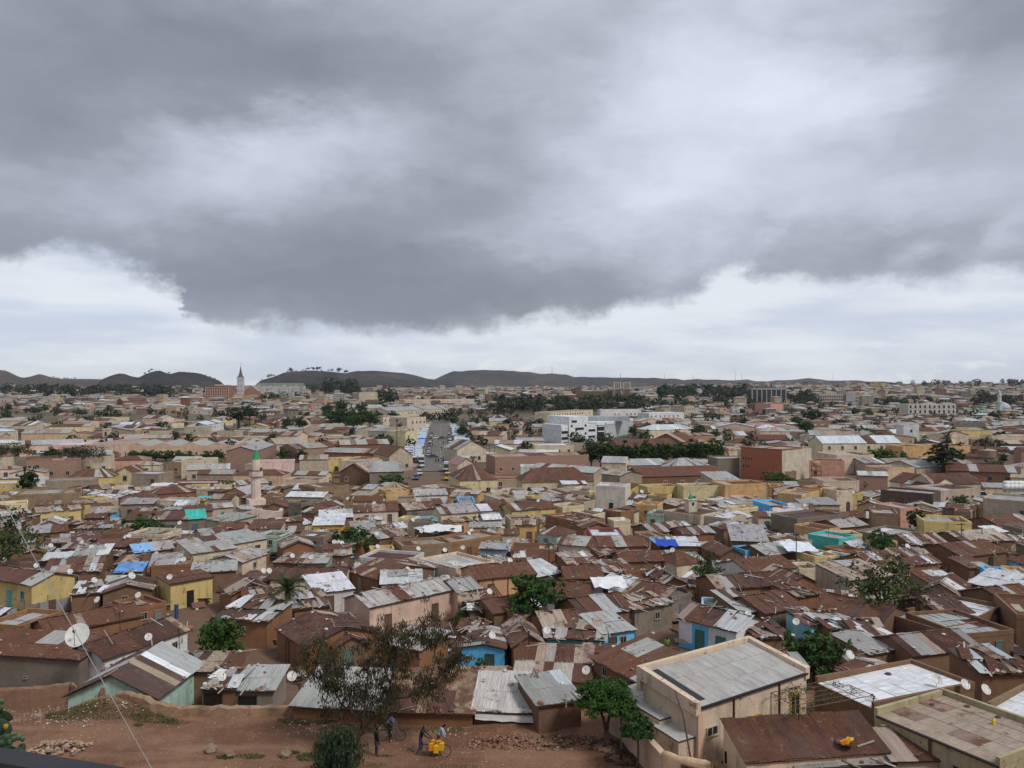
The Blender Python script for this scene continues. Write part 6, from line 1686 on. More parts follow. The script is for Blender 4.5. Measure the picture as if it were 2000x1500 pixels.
# cars: one of each kind, then copies
def wheel_mesh(r, w):
    b = MB(); b.lathe([(r*.62, -w/2), (r, -w/2), (r, w/2), (r*.62, w/2)], 14); b.lathe([(r*.6, -w*.35), (r*.6, w*.35)], 10); return b
def make_car(kind):
    if kind == 'car': L, W, H, hood, deck, belt, g = 4.2, 1.7, 1.45, 1.0, .55, .85, .30
    elif kind == 'minibus': L, W, H, hood, deck, belt, g = 4.8, 1.8, 2.1, .35, .08, 1.15, .32
    else: L, W, H, hood, deck, belt, g = 6.6, 2.3, 2.6, .2, 4.4, 1.3, .6
    root = link(kind, None)
    b = MB(); w = W/2
    def sec(x0, x1, z0, z1, i0=0., i1=0.): b.hull8([(x0, -w, z0), (x1, -w, z0), (x1, w, z0), (x0, w, z0), (x0+i0, -w+.06, z1), (x1-i1, -w+.06, z1), (x1-i1, w-.06, z1), (x0+i0, w-.06, z1)])
    sec(-L/2, L/2, g, belt, .06, .08)
    link('body', b.mesh('body', 'car_paint'), root, (.7, .7, .7, 1))
    x0, x1 = -L/2+deck, L/2-hood
    b = MB(); b.hull8([(x0, -w+.08, belt+.002), (x1, -w+.08, belt+.002), (x1, w-.08, belt+.002), (x0, w-.08, belt+.002), (x0+.28, -w+.2, H-.06), (x1-.55, -w+.2, H-.06), (x1-.55, w-.2, H-.06), (x0+.28, w-.2, H-.06)]); link('windows', b.mesh('windows', 'glass'), root)
    b = MB(); b.box(x0+.24, x1-.5, -w+.17, w-.17, H-.058, H); link('roof', b.mesh('roof', 'car_paint'), root, (.7, .7, .7, 1))
    if kind == 'truck':
        b = MB(); b.box(-L/2+.05, L/2-2.1, -w-.05, w+.05, belt+.01, 3.0); link('cargo_box', b.mesh('cargo_box', 'paint'), root, (.5, .52, .55, 1))
    r = .32 if kind != 'truck' else .46
    wm = MB(); wm.lathe([(r*.6, -.1), (r, -.1), (r, .1), (r*.6, .1)], 14); wme = wm.mesh('wheel', 'rubber'); hm = MB(); hm.lathe([(r*.58, -.11), (r*.58, .11)], 10); hme = hm.mesh('hub', 'galvanised')
    for sx in (-1, 1):
        for sy in (-1, 1):
            wo = link('wheel', wme, root, mw=frame((sx*L*.31, sy*(w-.08), r), (1, 0, 0), (0, 0, -1), (0, 1, 0))); link('hub', hme, wo)
    lb = MB(); lb.box(-.03, .03, -.14, .14, -.09, .09); lme = lb.mesh('headlight', 'plastic')
    for sy in (-1, 1):
        link('headlight', lme, root, (.75, .75, .7, 1), loc=(L/2-.02, sy*(w-.28), belt-.22)); link('tail_light', lme, root, (.4, .02, .02, 1), loc=(-L/2+.02, sy*(w-.25), belt-.2))
    bm = MB(); bm.box(-.08, .08, -w+.05, w-.05, g-.02, g+.2); bme = bm.mesh('bumper', 'dark_metal'); link('bumper', bme, root, loc=(L/2, 0, 0)); link('bumper', bme, root, loc=(-L/2, 0, 0))
    return root
VP = {k: make_car(k) for k in ('car', 'minibus', 'truck')}; VUSED = set()
CNAME = [((.68, .68, .68), 'white'), ((.45, .47, .5), 'silver'), ((.03, .035, .05), 'black'), ((.3, .05, .04), 'red'), ((.10, .14, .28), 'blue'), ((.25, .26, .27), 'grey'), ((.5, .47, .38), 'beige')]
def vehicle(kind, x, y, ang, colr, label, group='vehicles on the market street', extra=None):
    r = VP[kind] if kind not in VUSED else copy_tree(VP[kind]); VUSED.add(kind)
    r.location = (x, y, G(x, y)+.165); r.rotation_euler = (0, 0, ang)
    for ch in r.children:
        if ch.name.startswith(('body', 'roof')): ch.color = tuple(colr)+(1,)
        if ch.name.startswith('cargo_box') and extra: ch.color = tuple(extra)+(1,)
    tag(r, label, {'car': 'car', 'minibus': 'minibus', 'truck': 'truck'}[kind], group)
vr = random.Random(3); ORD = ['first', 'second', 'third', 'fourth', 'fifth', 'sixth', 'seventh', 'eighth', 'ninth', 'tenth', 'eleventh', 'twelfth', 'thirteenth', 'fourteenth', 'fifteenth', 'sixteenth', 'seventeenth', 'eighteenth', 'nineteenth', 'twentieth']
n_ = 0
for side in (-1, 1):
    y = 330 if side < 0 else 322; n_ = 0
    while y < 560 and n_ < 20:
        if vr.random() < .92:
            c, cn = vr.choices(CNAME, [6, 2, 2, 1, 1, 1.5, 1])[0]; k = 'minibus' if vr.random() < .3 else 'car'
            vehicle(k, street_x(y)+side*4.9, y, math.pi/2+.09 if vr.random() < .6 else -math.pi/2+.09, c, '%s %s, %s in the line parked along the %s stalls' % (cn, k, ORD[n_], 'left' if side < 0 else 'right')); n_ += 1
        y += vr.uniform(5.2, 8)
vehicle('minibus', *P(822, 913).xy, math.pi/2+.3, (.66, .66, .66), 'white minibus behind the white lorry at the street end')
vehicle('truck', *P(822, 906).xy, -math.pi/2+.15, (.7, .7, .7), 'white lorry standing at the left side of the street end', extra=(.55, .57, .6))
vehicle('truck', *P(874, 921).xy, -math.pi/2+.05, (.5, .5, .5), 'lorry with a grey load at the right side of the street end', extra=(.42, .45, .5))
vehicle('minibus', *P(874, 938).xy, -math.pi/2+.05, (.62, .36, .03), 'yellow minibus parked in front of the grey lorry')
vehicle('car', *P(819, 928).xy, -math.pi/2+.2, (.68, .68, .68), 'white car on the bare earth at the street end'); vehicle('car', *P(813, 937).xy, -math.pi/2, (.10, .16, .3), 'blue car at the near end of the market street')
vehicle('car', *P(846, 895).xy, .1, (.05, .055, .06), 'black car crossing the market street'); vehicle('car', *P(863, 858).xy, .2, (.04, .04, .05), 'black car in the middle of the market street'); vehicle('car', *P(851, 857).xy, .1, (.7, .7, .7), 'white car turning on the market street')
for i in range(14):
    q = SR[0]+SR[1]*(i/14*1.15)+Vector((3.4 if i % 2 else -3.4, 0, 0)); c, cn = vr.choices(CNAME, [5, 2, 2, 1, 1, 2, 1])[0]
    vehicle('car', q.x, q.y, math.pi/2+.3, c, '%s car, %s in the side road by the dark slender trees' % (cn, ORD[i]), 'cars in the side road')
for i, (px, py) in enumerate(((1403, 868), (1412, 870), (1424, 871), (1431, 873))): vehicle('car' if i else 'minibus', *P(px, py).xy, .3*i, (.68, .68, .68), ['white van', 'white car', 'second white car', 'third white car'][i]+' parked near the tree behind the long red roofs', 'cars near the red roofs')
vehicle('car', *P(1917, 983).xy, .3, (.2, .21, .22), 'grey car in the yard by the white water tanks', 'cars near the tanks'); vehicle('minibus', *P(1908, 978).xy, .1, (.66, .66, .66), 'white van in the yard by the white water tanks', 'cars near the tanks')
# stalls with plastic sheets
def stall(x, y, w, d, col, label, seed):
    rng = random.Random(seed); root = link('market_stall', None, loc=(x, y, G(x, y)+.16), rz=-.0875+rng.gauss(0, .05))
    for sx in (-1, 1):
        for sy in (-1, 1):
            b = MB(); b.tube([(sx*w*.45, sy*d*.45, 0), (sx*w*.45, sy*d*.45, 2.2)], .05, 4); link('post', b.mesh('post', 'wood'), root, (.2, .14, .09, 1))
    b = MB(); n = 4
    for i in range(n):
        for j in range(n):
            def pt(i, j): return (-w/2+w*i/n, -d/2+d*j/n, 2.25+.45*math.sin(math.pi*j/n)+.18*mnoise.noise(Vector((i*1.7+seed, j*1.3, seed))))
            b.cur = jit(col, rng, .12)+(0,); b.face([pt(i, j), pt(i+1, j), pt(i+1, j+1), pt(i, j+1)])
    link('awning', b.mesh('awning', 'tarp', tone=True), root, (1, 1, 1, 1))
    b = MB(); b.cur = (.12, .09, .08, 0)
    for k in range(9): b.cur = jit(rng.choice([(.05, .05, .06), (.3, .25, .2), (.2, .05, .05), (.1, .12, .2)]), rng, .3)+(0,); x0 = rng.uniform(-w*.4, w*.3); y0 = rng.uniform(-d*.4, d*.3); b.box(x0, x0+.5, y0, y0+.5, 0, rng.uniform(.5, 1.2))
    o = link('goods', b.mesh('goods', 'rubble', tone=True), root, (1, 1, 1, 1)); o['kind'] = 'stuff'
    tag(root, label, 'stall', 'market stalls')
sr = random.Random(12); i_ = {-1: 0, 1: 0}
for side in (-1, 1):
    y = 298
    while y < 545:
        if y < 420 or sr.random() < .7:
            for row in (0, 1):
                if row and sr.random() < .35: continue
                c, cn = sr.choice([((.50, .53, .58), 'white'), ((.40, .44, .50), 'pale grey'), ((.28, .37, .50), 'pale blue'), ((.46, .47, .46), 'off-white'), ((.36, .42, .5), 'bluish white')])
                if side < 0 and 395 < y < 408: c, cn = (.04, .12, .5), 'deep blue'
                stall(street_x(y)+side*(8.9+row*3.6)+sr.uniform(-.5, .5), y, sr.uniform(3.4, 4.4), sr.uniform(3.6, 5), c, '%s awning, %s stall from the street mouth, %s, %s side' % (cn, (ORD+['twenty-'+o for o in ORD])[i_[side]], 'back row' if row else 'front row', 'left' if side < 0 else 'right'), int(y*3+row+side*500))
            i_[side] += 1
        y += sr.uniform(5.4, 7.5)
for i in range(11):
    q = P(888+i*7.2, 900-i*.3); stall(q.x, q.y, 4.2, 4.5, sr.choice([(.6, .63, .68), (.5, .56, .64), (.62, .6, .58)]), '%s pale awning in the stall row turning off the street' % ORD[i], 900+i)
# ------------------------------------------------------------------ satellite dishes
def dish_proto():
    root = link('satellite_dish', None); b = MB(); n = 18; st = 0; prof = [(0.02, .0), (.2, .012), (.36, .04), (.5, .085)]
    for r, z in prof:
        for k in range(n): a = 2*math.pi*k/n; b.v.append((r*math.cos(a), r*math.sin(a)*1.08, z))
    for i in range(3):
        for k in range(n): k2 = (k+1) % n; b.f.append((i*n+k, i*n+k2, i*n+n+k2, i*n+n+k)); b.mi.append(0); b.tone.append((1, 1, 1, 0))
    b.f.append(tuple(range(n-1, -1, -1))); b.mi.append(0); b.tone.append((1, 1, 1, 0))
    tilt = Matrix.Rotation(R(52), 4, 'X')          # bowl axis leans from the zenith towards -Y
    dm = link('reflector', b.mesh('reflector', 'dish_metal', True), root, (.62, .60, .56, 1), mw=Matrix.Translation((0, 0, .55)) @ tilt)
    b = MB(); b.tube([(0, -.5, .05), (0, -.25, .34), (0, -.02, .52)], .014, 4); am = link('arm', b.mesh('arm', 'dark_metal'), root, mw=Matrix.Translation((0, 0, .55)) @ tilt)
    b = MB(); b.box(-.05, .05, -.07, .03, .49, .6); link('receiver', b.mesh('receiver', 'dark_metal'), am)
    b = MB(); b.tube([(0, .1, -.55), (0, .1, .2), (0, .0, .55)], .03, 5); link('mast', b.mesh('mast', 'galvanised'), root)
    return root
DP = dish_proto(); DUSED = []; DISHES = []
def dish(q, diam, az, label=None):
    r = DP if not DUSED else copy_tree(DP); DUSED.append(1)
    r.location = q; s = diam/1.0; r.scale = (s, s, s); r.rotation_euler = (0, 0, az); tag(r, label, 'satellite dish', 'satellite dishes on the roofs'); DISHES.append((r, q, diam, label)); return r
dr = random.Random(41)
q = AT(152, 1266, 62.6); dish(q, 1.75, .15, 'very large white satellite dish beside the patched tan roof')
for px, py, dm in ((8, 1095, 10), (71, 1105, 9), (137, 1117, 10), (184, 1134, 9), (190, 1172, 12), (270, 1163, 11), (305, 1082, 9), (351, 1022, 8), (331, 981, 7), (330, 992, 7), (305, 992, 6), (245, 1049, 7), (252, 1047, 7), (160, 1060, 9), (179, 1069, 8), (195, 1087, 8), (359, 1093, 8), (494, 1180, 11), (416, 954, 6), (426, 954, 6), (256, 969, 6), (385, 1069, 8), (99, 1066, 8),
    (297, 1224, 13), (290, 1245, 14), (65, 1242, 12), (653, 1059, 8), (661, 1059, 8), (668, 1061, 8), (571, 1086, 8), (515, 1116, 11), (526, 1116, 11), (679, 974, 6), (691, 972, 6), (817, 1072, 8), (869, 1075, 8), (904, 1070, 8), (874, 1129, 10), (956, 1156, 9), (916, 1042, 7), (921, 1037, 7), (749, 1021, 7), (736, 1043, 7), (796, 1112, 8), (645, 1215, 13), (961, 1242, 12), (549, 996, 7), (823, 1038, 7), (982, 1032, 7), (1068, 1232, 11), (1145, 1310, 13), (1660, 1280, 12), (1555, 1215, 11), (1192, 1155, 9), (1006, 1086, 8), (1013, 1086, 8), (1461, 1200, 11), (1830, 1328, 14), (1885, 1338, 14), (1925, 1348, 14), (432, 1322, 13), (570, 1322, 12)):
    q = P(px, py, 3.0); dish(q-Vector((0, 0, .3)), max(.62, dm*q.y/FPX), dr.gauss(.2, .35))
hs = [H for H in HOUSES if 88 < H.d < 185]; dr.shuffle(hs)
for H in hs[:38]:
    z = H.h+(H.rise*.9 if H.typ in 'gxh' else H.rise*.5 if H.typ == 's' else -.3); lx = dr.uniform(-.4, .4)*H.W; ly = 0 if H.typ in 'gh' else dr.uniform(-.3, .3)*H.D
    if H.typ == 'x': lx, ly = 0, dr.uniform(-.4, .4)*H.D
    dish(H.local(lx, ly, z-.05), dr.uniform(.6, .85), dr.gauss(.2, .6))
# ------------------------------------------------------------------ poles and wires
def pole(px, py, hpx, label, r=.08, arm=True, up=0.0):
    q = P(px, py, up); q.z -= up+.3; k = q.y/FPX; H = hpx*k+up+.3; root = link('utility_pole', None, loc=q)
    b = MB(); b.tube([(0, 0, 0), (.02, 0, H)], [r, r*.7], 7); link('post', b.mesh('post', 'dark_metal'), root)
    if arm:
        b = MB(); b.box(-.6, .6, -.04, .04, H-.35, H-.27); link('crossarm', b.mesh('crossarm', 'dark_metal'), root)
        for s in (-.5, .5): lathepart(root, 'insulator', [(.04, H-.27), (.05, H-.15)], 6, 'plastic', (.5, .5, .48), loc=(s, 0, 0))
    tag(root, label, 'pole', 'poles among the houses'); return Vector((q.x, q.y, q.z+H-.2))
T1 = pole(1033, 1332, 100, 'dark pole standing between the chequered roof and the turquoise gate', arm=False); T2 = pole(1072, 1128, 70, 'dark pole rising by the small white roof near maroon frames', up=1); T3 = pole(1555, 1112, 72, 'dark pole beside the white tarpaulin tent', up=1); T4 = pole(1878, 1072, 52, 'dark pole at the alley below the yellow corner house', up=1)
T5 = pole(1363, 1184, 40, 'short pole at the corner of the grey cement wall', arm=False, up=1)
for i, (x, y, h) in enumerate(((272, 945, 28), (322, 940, 32), (297, 930, 26), (1760, 985, 40), (1862, 990, 44), (1715, 945, 24), (1768, 928, 26), (1270, 865, 26), (1417, 865, 30), (1964, 895, 30), (775, 905, 40), (787, 905, 34), (810, 905, 36), (956, 905, 40), (966, 905, 36), (1550, 882, 20), (1648, 868, 18))): pole(x, y, h, 'thin dark street pole, %s counted from the left of the lower town' % ORD[i], r=.11)
def wire(a, c, sag, label, r=.012):
    b = MB(); n = 14; pts = [a.lerp(c, i/n)-Vector((0, 0, sag*4*(i/n)*(1-i/n))) for i in range(n+1)]; b.tube(pts, r, 4); o = link('overhead_wire', b.mesh('overhead_wire', 'dark_metal')); tag(o, label, 'wire', 'wires between poles')
wire(T2, T5, 1.2, 'thin wire running from the small white roof pole to the short pole'); wire(T2, T3, 1.8, 'thin wire between the two tall middle poles'); wire(T3, T4, 1.6, 'thin wire running towards the yellow corner house'); wire(T5, T3, 1.2, 'thin wire from the short pole to the tarpaulin pole')
# tall masts on the far plateau
for i, (x, y0, y1, d) in enumerate(((1078, 716, 730, 5200), (1436, 724, 742, 5600), (1298, 732, 739, 5200), (1212, 729, 737, 5200), (1627, 728, 743, 5600), (1449, 730, 742, 5600), (1354, 732, 741, 5600))):
    root = link('radio_mast', None, loc=(Xr(x, d), d, Zr(y1+2, d))); H = (y1+2-y0)*d/FPX; b = MB()
    for s in ((-1, -1), (1, -1), (0, 1)): b.tube([(s[0]*1.3, s[1]*1.3, 0), (s[0]*.5, s[1]*.5, H)], .45, 4)
    link('lattice', b.mesh('lattice', 'galvanised'), root); lathepart(root, 'antenna', [(.5, H), (.2, H*1.06)], 5, 'galvanised', (1, 1, 1)); tag(root, 'thin far radio mast, %s from the left on the plateau' % ORD[i], 'mast', 'masts on the plateau')
# ------------------------------------------------------------------ the red lot in front
def lumpy_wall(name, pts, h, th, color, label, cat='wall', seed=0, mat='plaster', amp=.18, step=.3):
    """a thick uneven earth wall along ground points (x, y)"""
    P2 = []
    for (x0, y0), (x1, y1) in zip(pts, pts[1:]):
        n = max(1, int(math.hypot(x1-x0, y1-y0)/step))
        for i in range(n): P2.append((lerp(x0, x1, i/n), lerp(y0, y1, i/n)))
    P2.append(pts[-1]); b = MB(); prof = [(-.5, 0), (-.5, .3), (-.47, .62), (-.43, .92), (-.25, 1.0), (.2, .99), (.44, .91), (.48, .6), (.5, 0)]; m = len(prof)
    for i, (x, y) in enumerate(P2):
        x0, y0 = P2[max(0, i-1)]; x1, y1 = P2[min(len(P2)-1, i+1)]; t = Vector((x1-x0, y1-y0, 0)).normalized(); nn = Vector((-t.y, t.x, 0)); hh = h(i/(len(P2)-1)) if callable(h) else h
        hh *= 1+amp*mnoise.noise(Vector((i*.5, seed, 0))); g = G(x, y)+bank(x, y)-.35
        for u, v in prof:
            w = 1+.12*mnoise.noise(Vector((i*.8, u*3, seed+5))); w += .16*mnoise.noise(Vector((i*2.3, u*7, v*6+seed))); q = Vector((x, y, 0))+nn*(u*th*w); b.v.append((q.x, q.y, g+v*(hh+.35)+.13*mnoise.noise(Vector((i*1.3, u*4, seed+9)))*(v > .6)))
    for i in range(len(P2)-1):
        for k in range(m-1): b.f.append((i*m+k, i*m+m+k, i*m+m+k+1, i*m+k+1)); b.mi.append(0); b.tone.append((1, 1, 1, 0))
    for e in (0, len(P2)-1): b.f.append(tuple(e*m+k for k in range(m))); b.mi.append(0); b.tone.append((1, 1, 1, 0))
    o = link(name, b.mesh(name, mat, name == 'gate_wall'), color=color); tag(o, label, cat); return o
g = lambda px, py: P(px, py).xy
lumpy_wall('garden_wall', [g(-80, 1388), g(60, 1382), g(140, 1372), (Xr(200, 56.9), 56.9)], 1.55, .4, (.25, .14, .085, .3), 'long brown mud-brick garden wall below the patched tan roof', seed=1, amp=.05, mat='brick')
lumpy_wall('low_wall', [(Xr(232, 56.0), 56.0), g(300, 1396), g(420, 1397), g(500, 1396), g(585, 1396)], .60, .6, (.31, .205, .125, .45), 'low crumbling earth wall with a pale top along the lot', seed=2, amp=.25)
lumpy_wall('bottom_wall', [g(1395, 1512), (Xr(1480, 43.2), 43.2), (Xr(1640, 43.0), 43.0), (Xr(1800, 42.6), 42.6), (Xr(1975, 41.5), 41.5)], lambda t: .75+.75*t, .55, (.27, .185, .10, .3), 'brown mud wall with lichen stains along the bottom edge', seed=3, amp=.12)
lumpy_wall('wall_pier', [(Xr(1985, 41.4), 41.4), (Xr(2060, 41), 41)], 2.3, .6, (.24, .16, .095, .4), 'taller mud wall end at the bottom corner', seed=8, amp=.05)
def yard_wall():
    a, c = P(1228, 1452), P(1290, 1520); c = Vector((Xr(1296, 44.6), 44.6, 0)); a = Vector((Xr(1216, 50.6), 50.6, 0)); e = (c-a); L = e.length; root = link('yard_wall', None, loc=(a.x, a.y, 0), rz=math.atan2(e.y, e.x))
    b = MB(); b.box(0, L, -.13, .13, -.6, 1.75); link('wall', b.mesh('wall', 'plaster'), root, (.60, .44, .33, .8)); b = MB(); b.box(-.02, L+.02, -.19, .19, 1.752, 1.9); link('coping', b.mesh('coping', 'plaster'), root, (.62, .48, .33, .8))
    tag(root, 'peach plaster yard wall running towards the bottom edge', 'wall')
    # arched lumpy gate wall
    pts = [(c.x, c.y), (Xr(1340, 43.8), 43.8), (Xr(1390, 43.0), 43.0)]
    lumpy_wall('gate_wall', pts, 2.05, .42, (.60, .44, .28, .8), 'rounded peach gate wall at the foot of the yard wall', seed=4, amp=.12, step=.3)
    dr_ = link('gate', None, loc=(Xr(1347, 43.4), 43.4, 0), rz=math.atan2(-.8, 1.2)); b = MB(); b.box(-.4, .4, -.06, .04, 0, 1.7); link('door_panel', b.mesh('door_panel', 'wood'), dr_, (.13, .065, .045, 1)); b = MB(); b.box(-.48, -.402, -.08, .06, 0, 1.78); b.box(.402, .48, -.08, .06, 0, 1.78); b.box(-.402, .402, -.08, .06, 1.702, 1.78); link('door_frame', b.mesh('door_frame', 'wood'), dr_, (.2, .12, .08, 1)); tag(dr_, 'narrow brown gate door in the rounded peach wall', 'gate')
    pl = link('pole', None, loc=(Xr(1352, 44.5), 44.5, 0)); b = MB(); p0, p1 = AT(1352, 1455, 44.4), AT(1318, 1348, 45.2); b.tube([p0-Vector((Xr(1352, 44.5), 44.5, 1.2)), p0.lerp(p1, .5)-Vector((Xr(1352, 44.5), 44.5, -.03)), p1-Vector((Xr(1352, 44.5), 44.5, 0))], [.06, .05, .035], 6); link('shaft', b.mesh('shaft', 'wood'), pl, (.14, .09, .06, 1)); tag(pl, 'leaning wooden pole beside the peach house', 'pole')
yard_wall()
# concrete block wall with single blocks
def block_wall():
    a, c = P(885, 1352, .0), P(1000, 1354, .0); root = link('block_wall', None, loc=(a.x, a.y-.3, a.z), rz=math.atan2(c.y-a.y, c.x-a.x)); L = (c-a).length
    b = MB(); b.box(0, L, .02, .12, -.5, 1.28); link('mortar', b.mesh('mortar', 'concrete'), root, (.20, .165, .13, 1))
    bb = MB(); bb.box(0, 1, 0, 1, 0, 1); bm = bb.mesh('block', 'concrete'); n = int(L/.42)
    for r_ in range(6):
        for i in range(n):
            x = i*L/n+(.2 if r_ % 2 else 0); w = min(.40, L-x)
            if w < .1: continue
            k = vr.uniform(.8, 1.15); link('block', bm, root, (.24*k, .195*k, .15*k, 1), mw=frame((x+.01, -.05-vr.uniform(0, .015), r_*.215), (w-.02, 0, 0), (0, .14, 0), (0, 0, .2)))
    tag(root, 'grey concrete block wall under the tan strip roof', 'wall')
block_wall()
# corrugated fence by the yellow house
def sheet_fence():
    a, c = P(0, 1222), P(138, 1192); root = link('sheet_fence', None, loc=a, rz=math.atan2(c.y-a.y, c.x-a.x)); L = (c-a).length; n = int(L/.75); rng = random.Random(6)
    for i in range(n): link('fence_sheet', SHEET_C[0], root, rng.choice([(.3, .3, .3, .2), (.2, .2, .21, .3), (.13, .075, .06, .5), (.25, .2, .18, .4)]), mw=frame((i*L/n, rng.uniform(-.02, .02), -.3), (L/n+.03, 0, 0), (0, 0, rng.uniform(1.5, 1.95)), (0, -1, 0)))
    for i in range(0, n, 3):
        b = MB(); b.tube([(i*L/n, .06, -.3), (i*L/n, .06, 2.1)], .04, 5); link('post', b.mesh('post', 'wood'), root, (.15, .1, .07, 1))
    tag(root, 'fence of old grey and rusty sheets before the yellow gable-ended house', 'fence')
sheet_fence()
# stones lying on the lot
def stone_pile(label, px, py, wpx, n, col, seed, r=(.08, .17), hh=.35, name='stone_pile', dpt=.9):
    q = P(px, py); root = link(name, None, loc=q); rng = random.Random(seed); w = wpx*q.y/FPX/2
    for i in range(n):
        x = rng.uniform(-1, 1); y = rng.uniform(-1, 1)*dpt; z = hh*max(0, 1-x*x)*max(0, 1-(y/dpt)**2)*rng.random(); s = rng.uniform(*r); cl = jit(col, rng, .3)
        m = Matrix.Translation((x*w, y, z+s*.4)) @ Matrix.Rotation(rng.uniform(0, 6), 4, 'Z') @ Matrix.Rotation(rng.uniform(-.6, .6), 4, 'X') @ Matrix.Diagonal((s*rng.uniform(.8, 1.5), s, s*rng.uniform(.7, 1.1), 1))
        link('stone', rng.choice(STONE_M), root, cl, mw=m)
    tag(root, label, 'stones')
stone_pile('long heap of pale broken stones on the red lot', 116, 1463, 105, 130, (.34, .235, .17), 1)
stone_pile('rubble heap of reddish stones below the mud shed', 1100, 1452, 190, 150, (.24, .15, .105), 2, (.05, .14), .45)
stone_pile('scatter of broken red stones beside the loaded bicycle', 975, 1452, 150, 130, (.25, .14, .095), 3, (.05, .13), .35)
stone_pile('loose pale stones at the end of the low wall', 215, 1382, 60, 45, (.33, .24, .18), 4, (.08, .2), .4)
for i, (px, py, r) in enumerate(((412, 1468, .42), (448, 1476, .36), (555, 1477, .38), (75, 1404, .35))):
    q = P(px, py); b = MB(); rng = random.Random(i+3); b.rock((0, 0, .1), r, rng, .8); tag(link('boulder', b.mesh('boulder', 'stone'), loc=q, color=(.26, .19, .14, 1)), ['grey boulder on the lot with a tuft of grass', 'smaller boulder next to the grassy boulder', 'dark boulder near the gum sapling', 'boulder under the mud garden wall'][i], 'boulder', 'boulders on the lot')
def scatter():
    rng = random.Random(19); b = MB()
    def patch(x0, x1, y0, y1, n, r0, r1, cols):
        for _ in range(n):
            q = P(rng.uniform(x0, x1), rng.uniform(y0, y1)); b.cur = jit(rng.choice(cols), rng, .25)+(0,); b.rock((q.x, q.y, q.z+bank(q.x, q.y)+.01), rng.uniform(r0, r1), rng, .6)
    pale = [(.42, .36, .31), (.5, .45, .4), (.33, .24, .18), (.28, .17, .12)]
    patch(0, 180, 1378, 1420, 420, .02, .07, pale); patch(0, 1230, 1400, 1500, 900, .012, .045, pale); patch(560, 960, 1400, 1436, 260, .02, .08, pale); patch(980, 1230, 1425, 1465, 420, .03, .11, [(.25, .15, .1), (.33, .24, .18), (.2, .12, .08)]); patch(180, 330, 1370, 1400, 120, .03, .1, pale)
    patch(740, 860, 1448, 1472, 120, .02, .06, [(.34, .16, .10), (.38, .2, .14)])
    tag(link('gravel', b.mesh('gravel', 'rubble', tone=True), color=(1, 1, 1, 1)), 'loose pale pebbles and broken stone scattered over the red lot', 'gravel', kind='stuff')
    gb = MB()
    def grass(px, py, rx, ry, n, h):
        for _ in range(n):
            a = rng.uniform(0, 6.28); rr = rng.random()**.5; q = P(px+rx*rr*math.cos(a), py+ry*rr*math.sin(a)); z = q.z+bank(q.x, q.y); t = rng.uniform(.7, 1.35)
            gb.cur = (.095*t, .125*t, .040*t, 0) if rng.random() < .75 else (.13*t, .10*t, .05*t, 0); w = rng.uniform(.018, .04); l = h*rng.uniform(.5, 1.3); th = rng.uniform(0, 6.28); lean = Vector((rng.gauss(0, .5), rng.gauss(0, .5), 1)).normalized()*l; s = Vector((math.cos(th), math.sin(th), 0))*w; p = Vector((q.x, q.y, z-.01)); gb.face([p-s, p+s, p+lean])
    for a in ((200, 1402, 120, 10, 2600, .10), (150, 1398, 60, 8, 900, .1), (300, 1408, 50, 6, 900, .10), (345, 1412, 28, 4, 400, .1), (600, 1408, 60, 8, 1300, .12), (680, 1425, 60, 10, 900, .12), (735, 1405, 40, 8, 500, .12), (800, 1420, 60, 12, 900, .12), (850, 1425, 60, 8, 600, .12), (440, 1480, 18, 4, 300, .16), (490, 1478, 30, 5, 400, .14), (575, 1470, 10, 3, 160, .14), (600, 1480, 22, 8, 400, .15), (755, 1477, 16, 2.5, 220, .08), (270, 1417, 9, 1.5, 120, .1), (715, 1495, 40, 5, 400, .12), (880, 1497, 60, 6, 400, .06), (1230, 1452, 16, 8, 250, .1), (500, 1435, 300, 25, 700, .05)): grass(*a)
    tag(link('grass', gb.mesh('grass', 'leaves', tone=True), color=(1, 1, 1, 1)), 'short patchy green grass on the red lot', 'grass', kind='stuff')
scatter()
def earth_slope():
    b = MB(); n = 40; m = 8
    for i in range(n+1):
        px = lerp(900, 1240, i/n)
        for j in range(m+1):
            t = j/m; d = lerp(54.3, 50.4, t); x = Xr(px, d); w = math.sin(math.pi*min(1, max(0, (px-900)/340)))**.7; h = (1-t)**1.2*.75*w*(1+.5*mnoise.noise(Vector((px*.03, t*3, 1))))-.06
            b.v.append((x, d, G(x, d)+h+.08*mnoise.noise(Vector((x*2, d*2, 3)))*w))
    for i in range(n):
        for j in range(m): k = i*(m+1)+j; b.f.append((k, k+1, k+m+2, k+m+1)); b.mi.append(0); b.tone.append((1, 1, 1, 0))
    tag(link('earth_slope', b.mesh('earth_slope', 'earth', True)), None, None, kind='structure')
earth_slope()
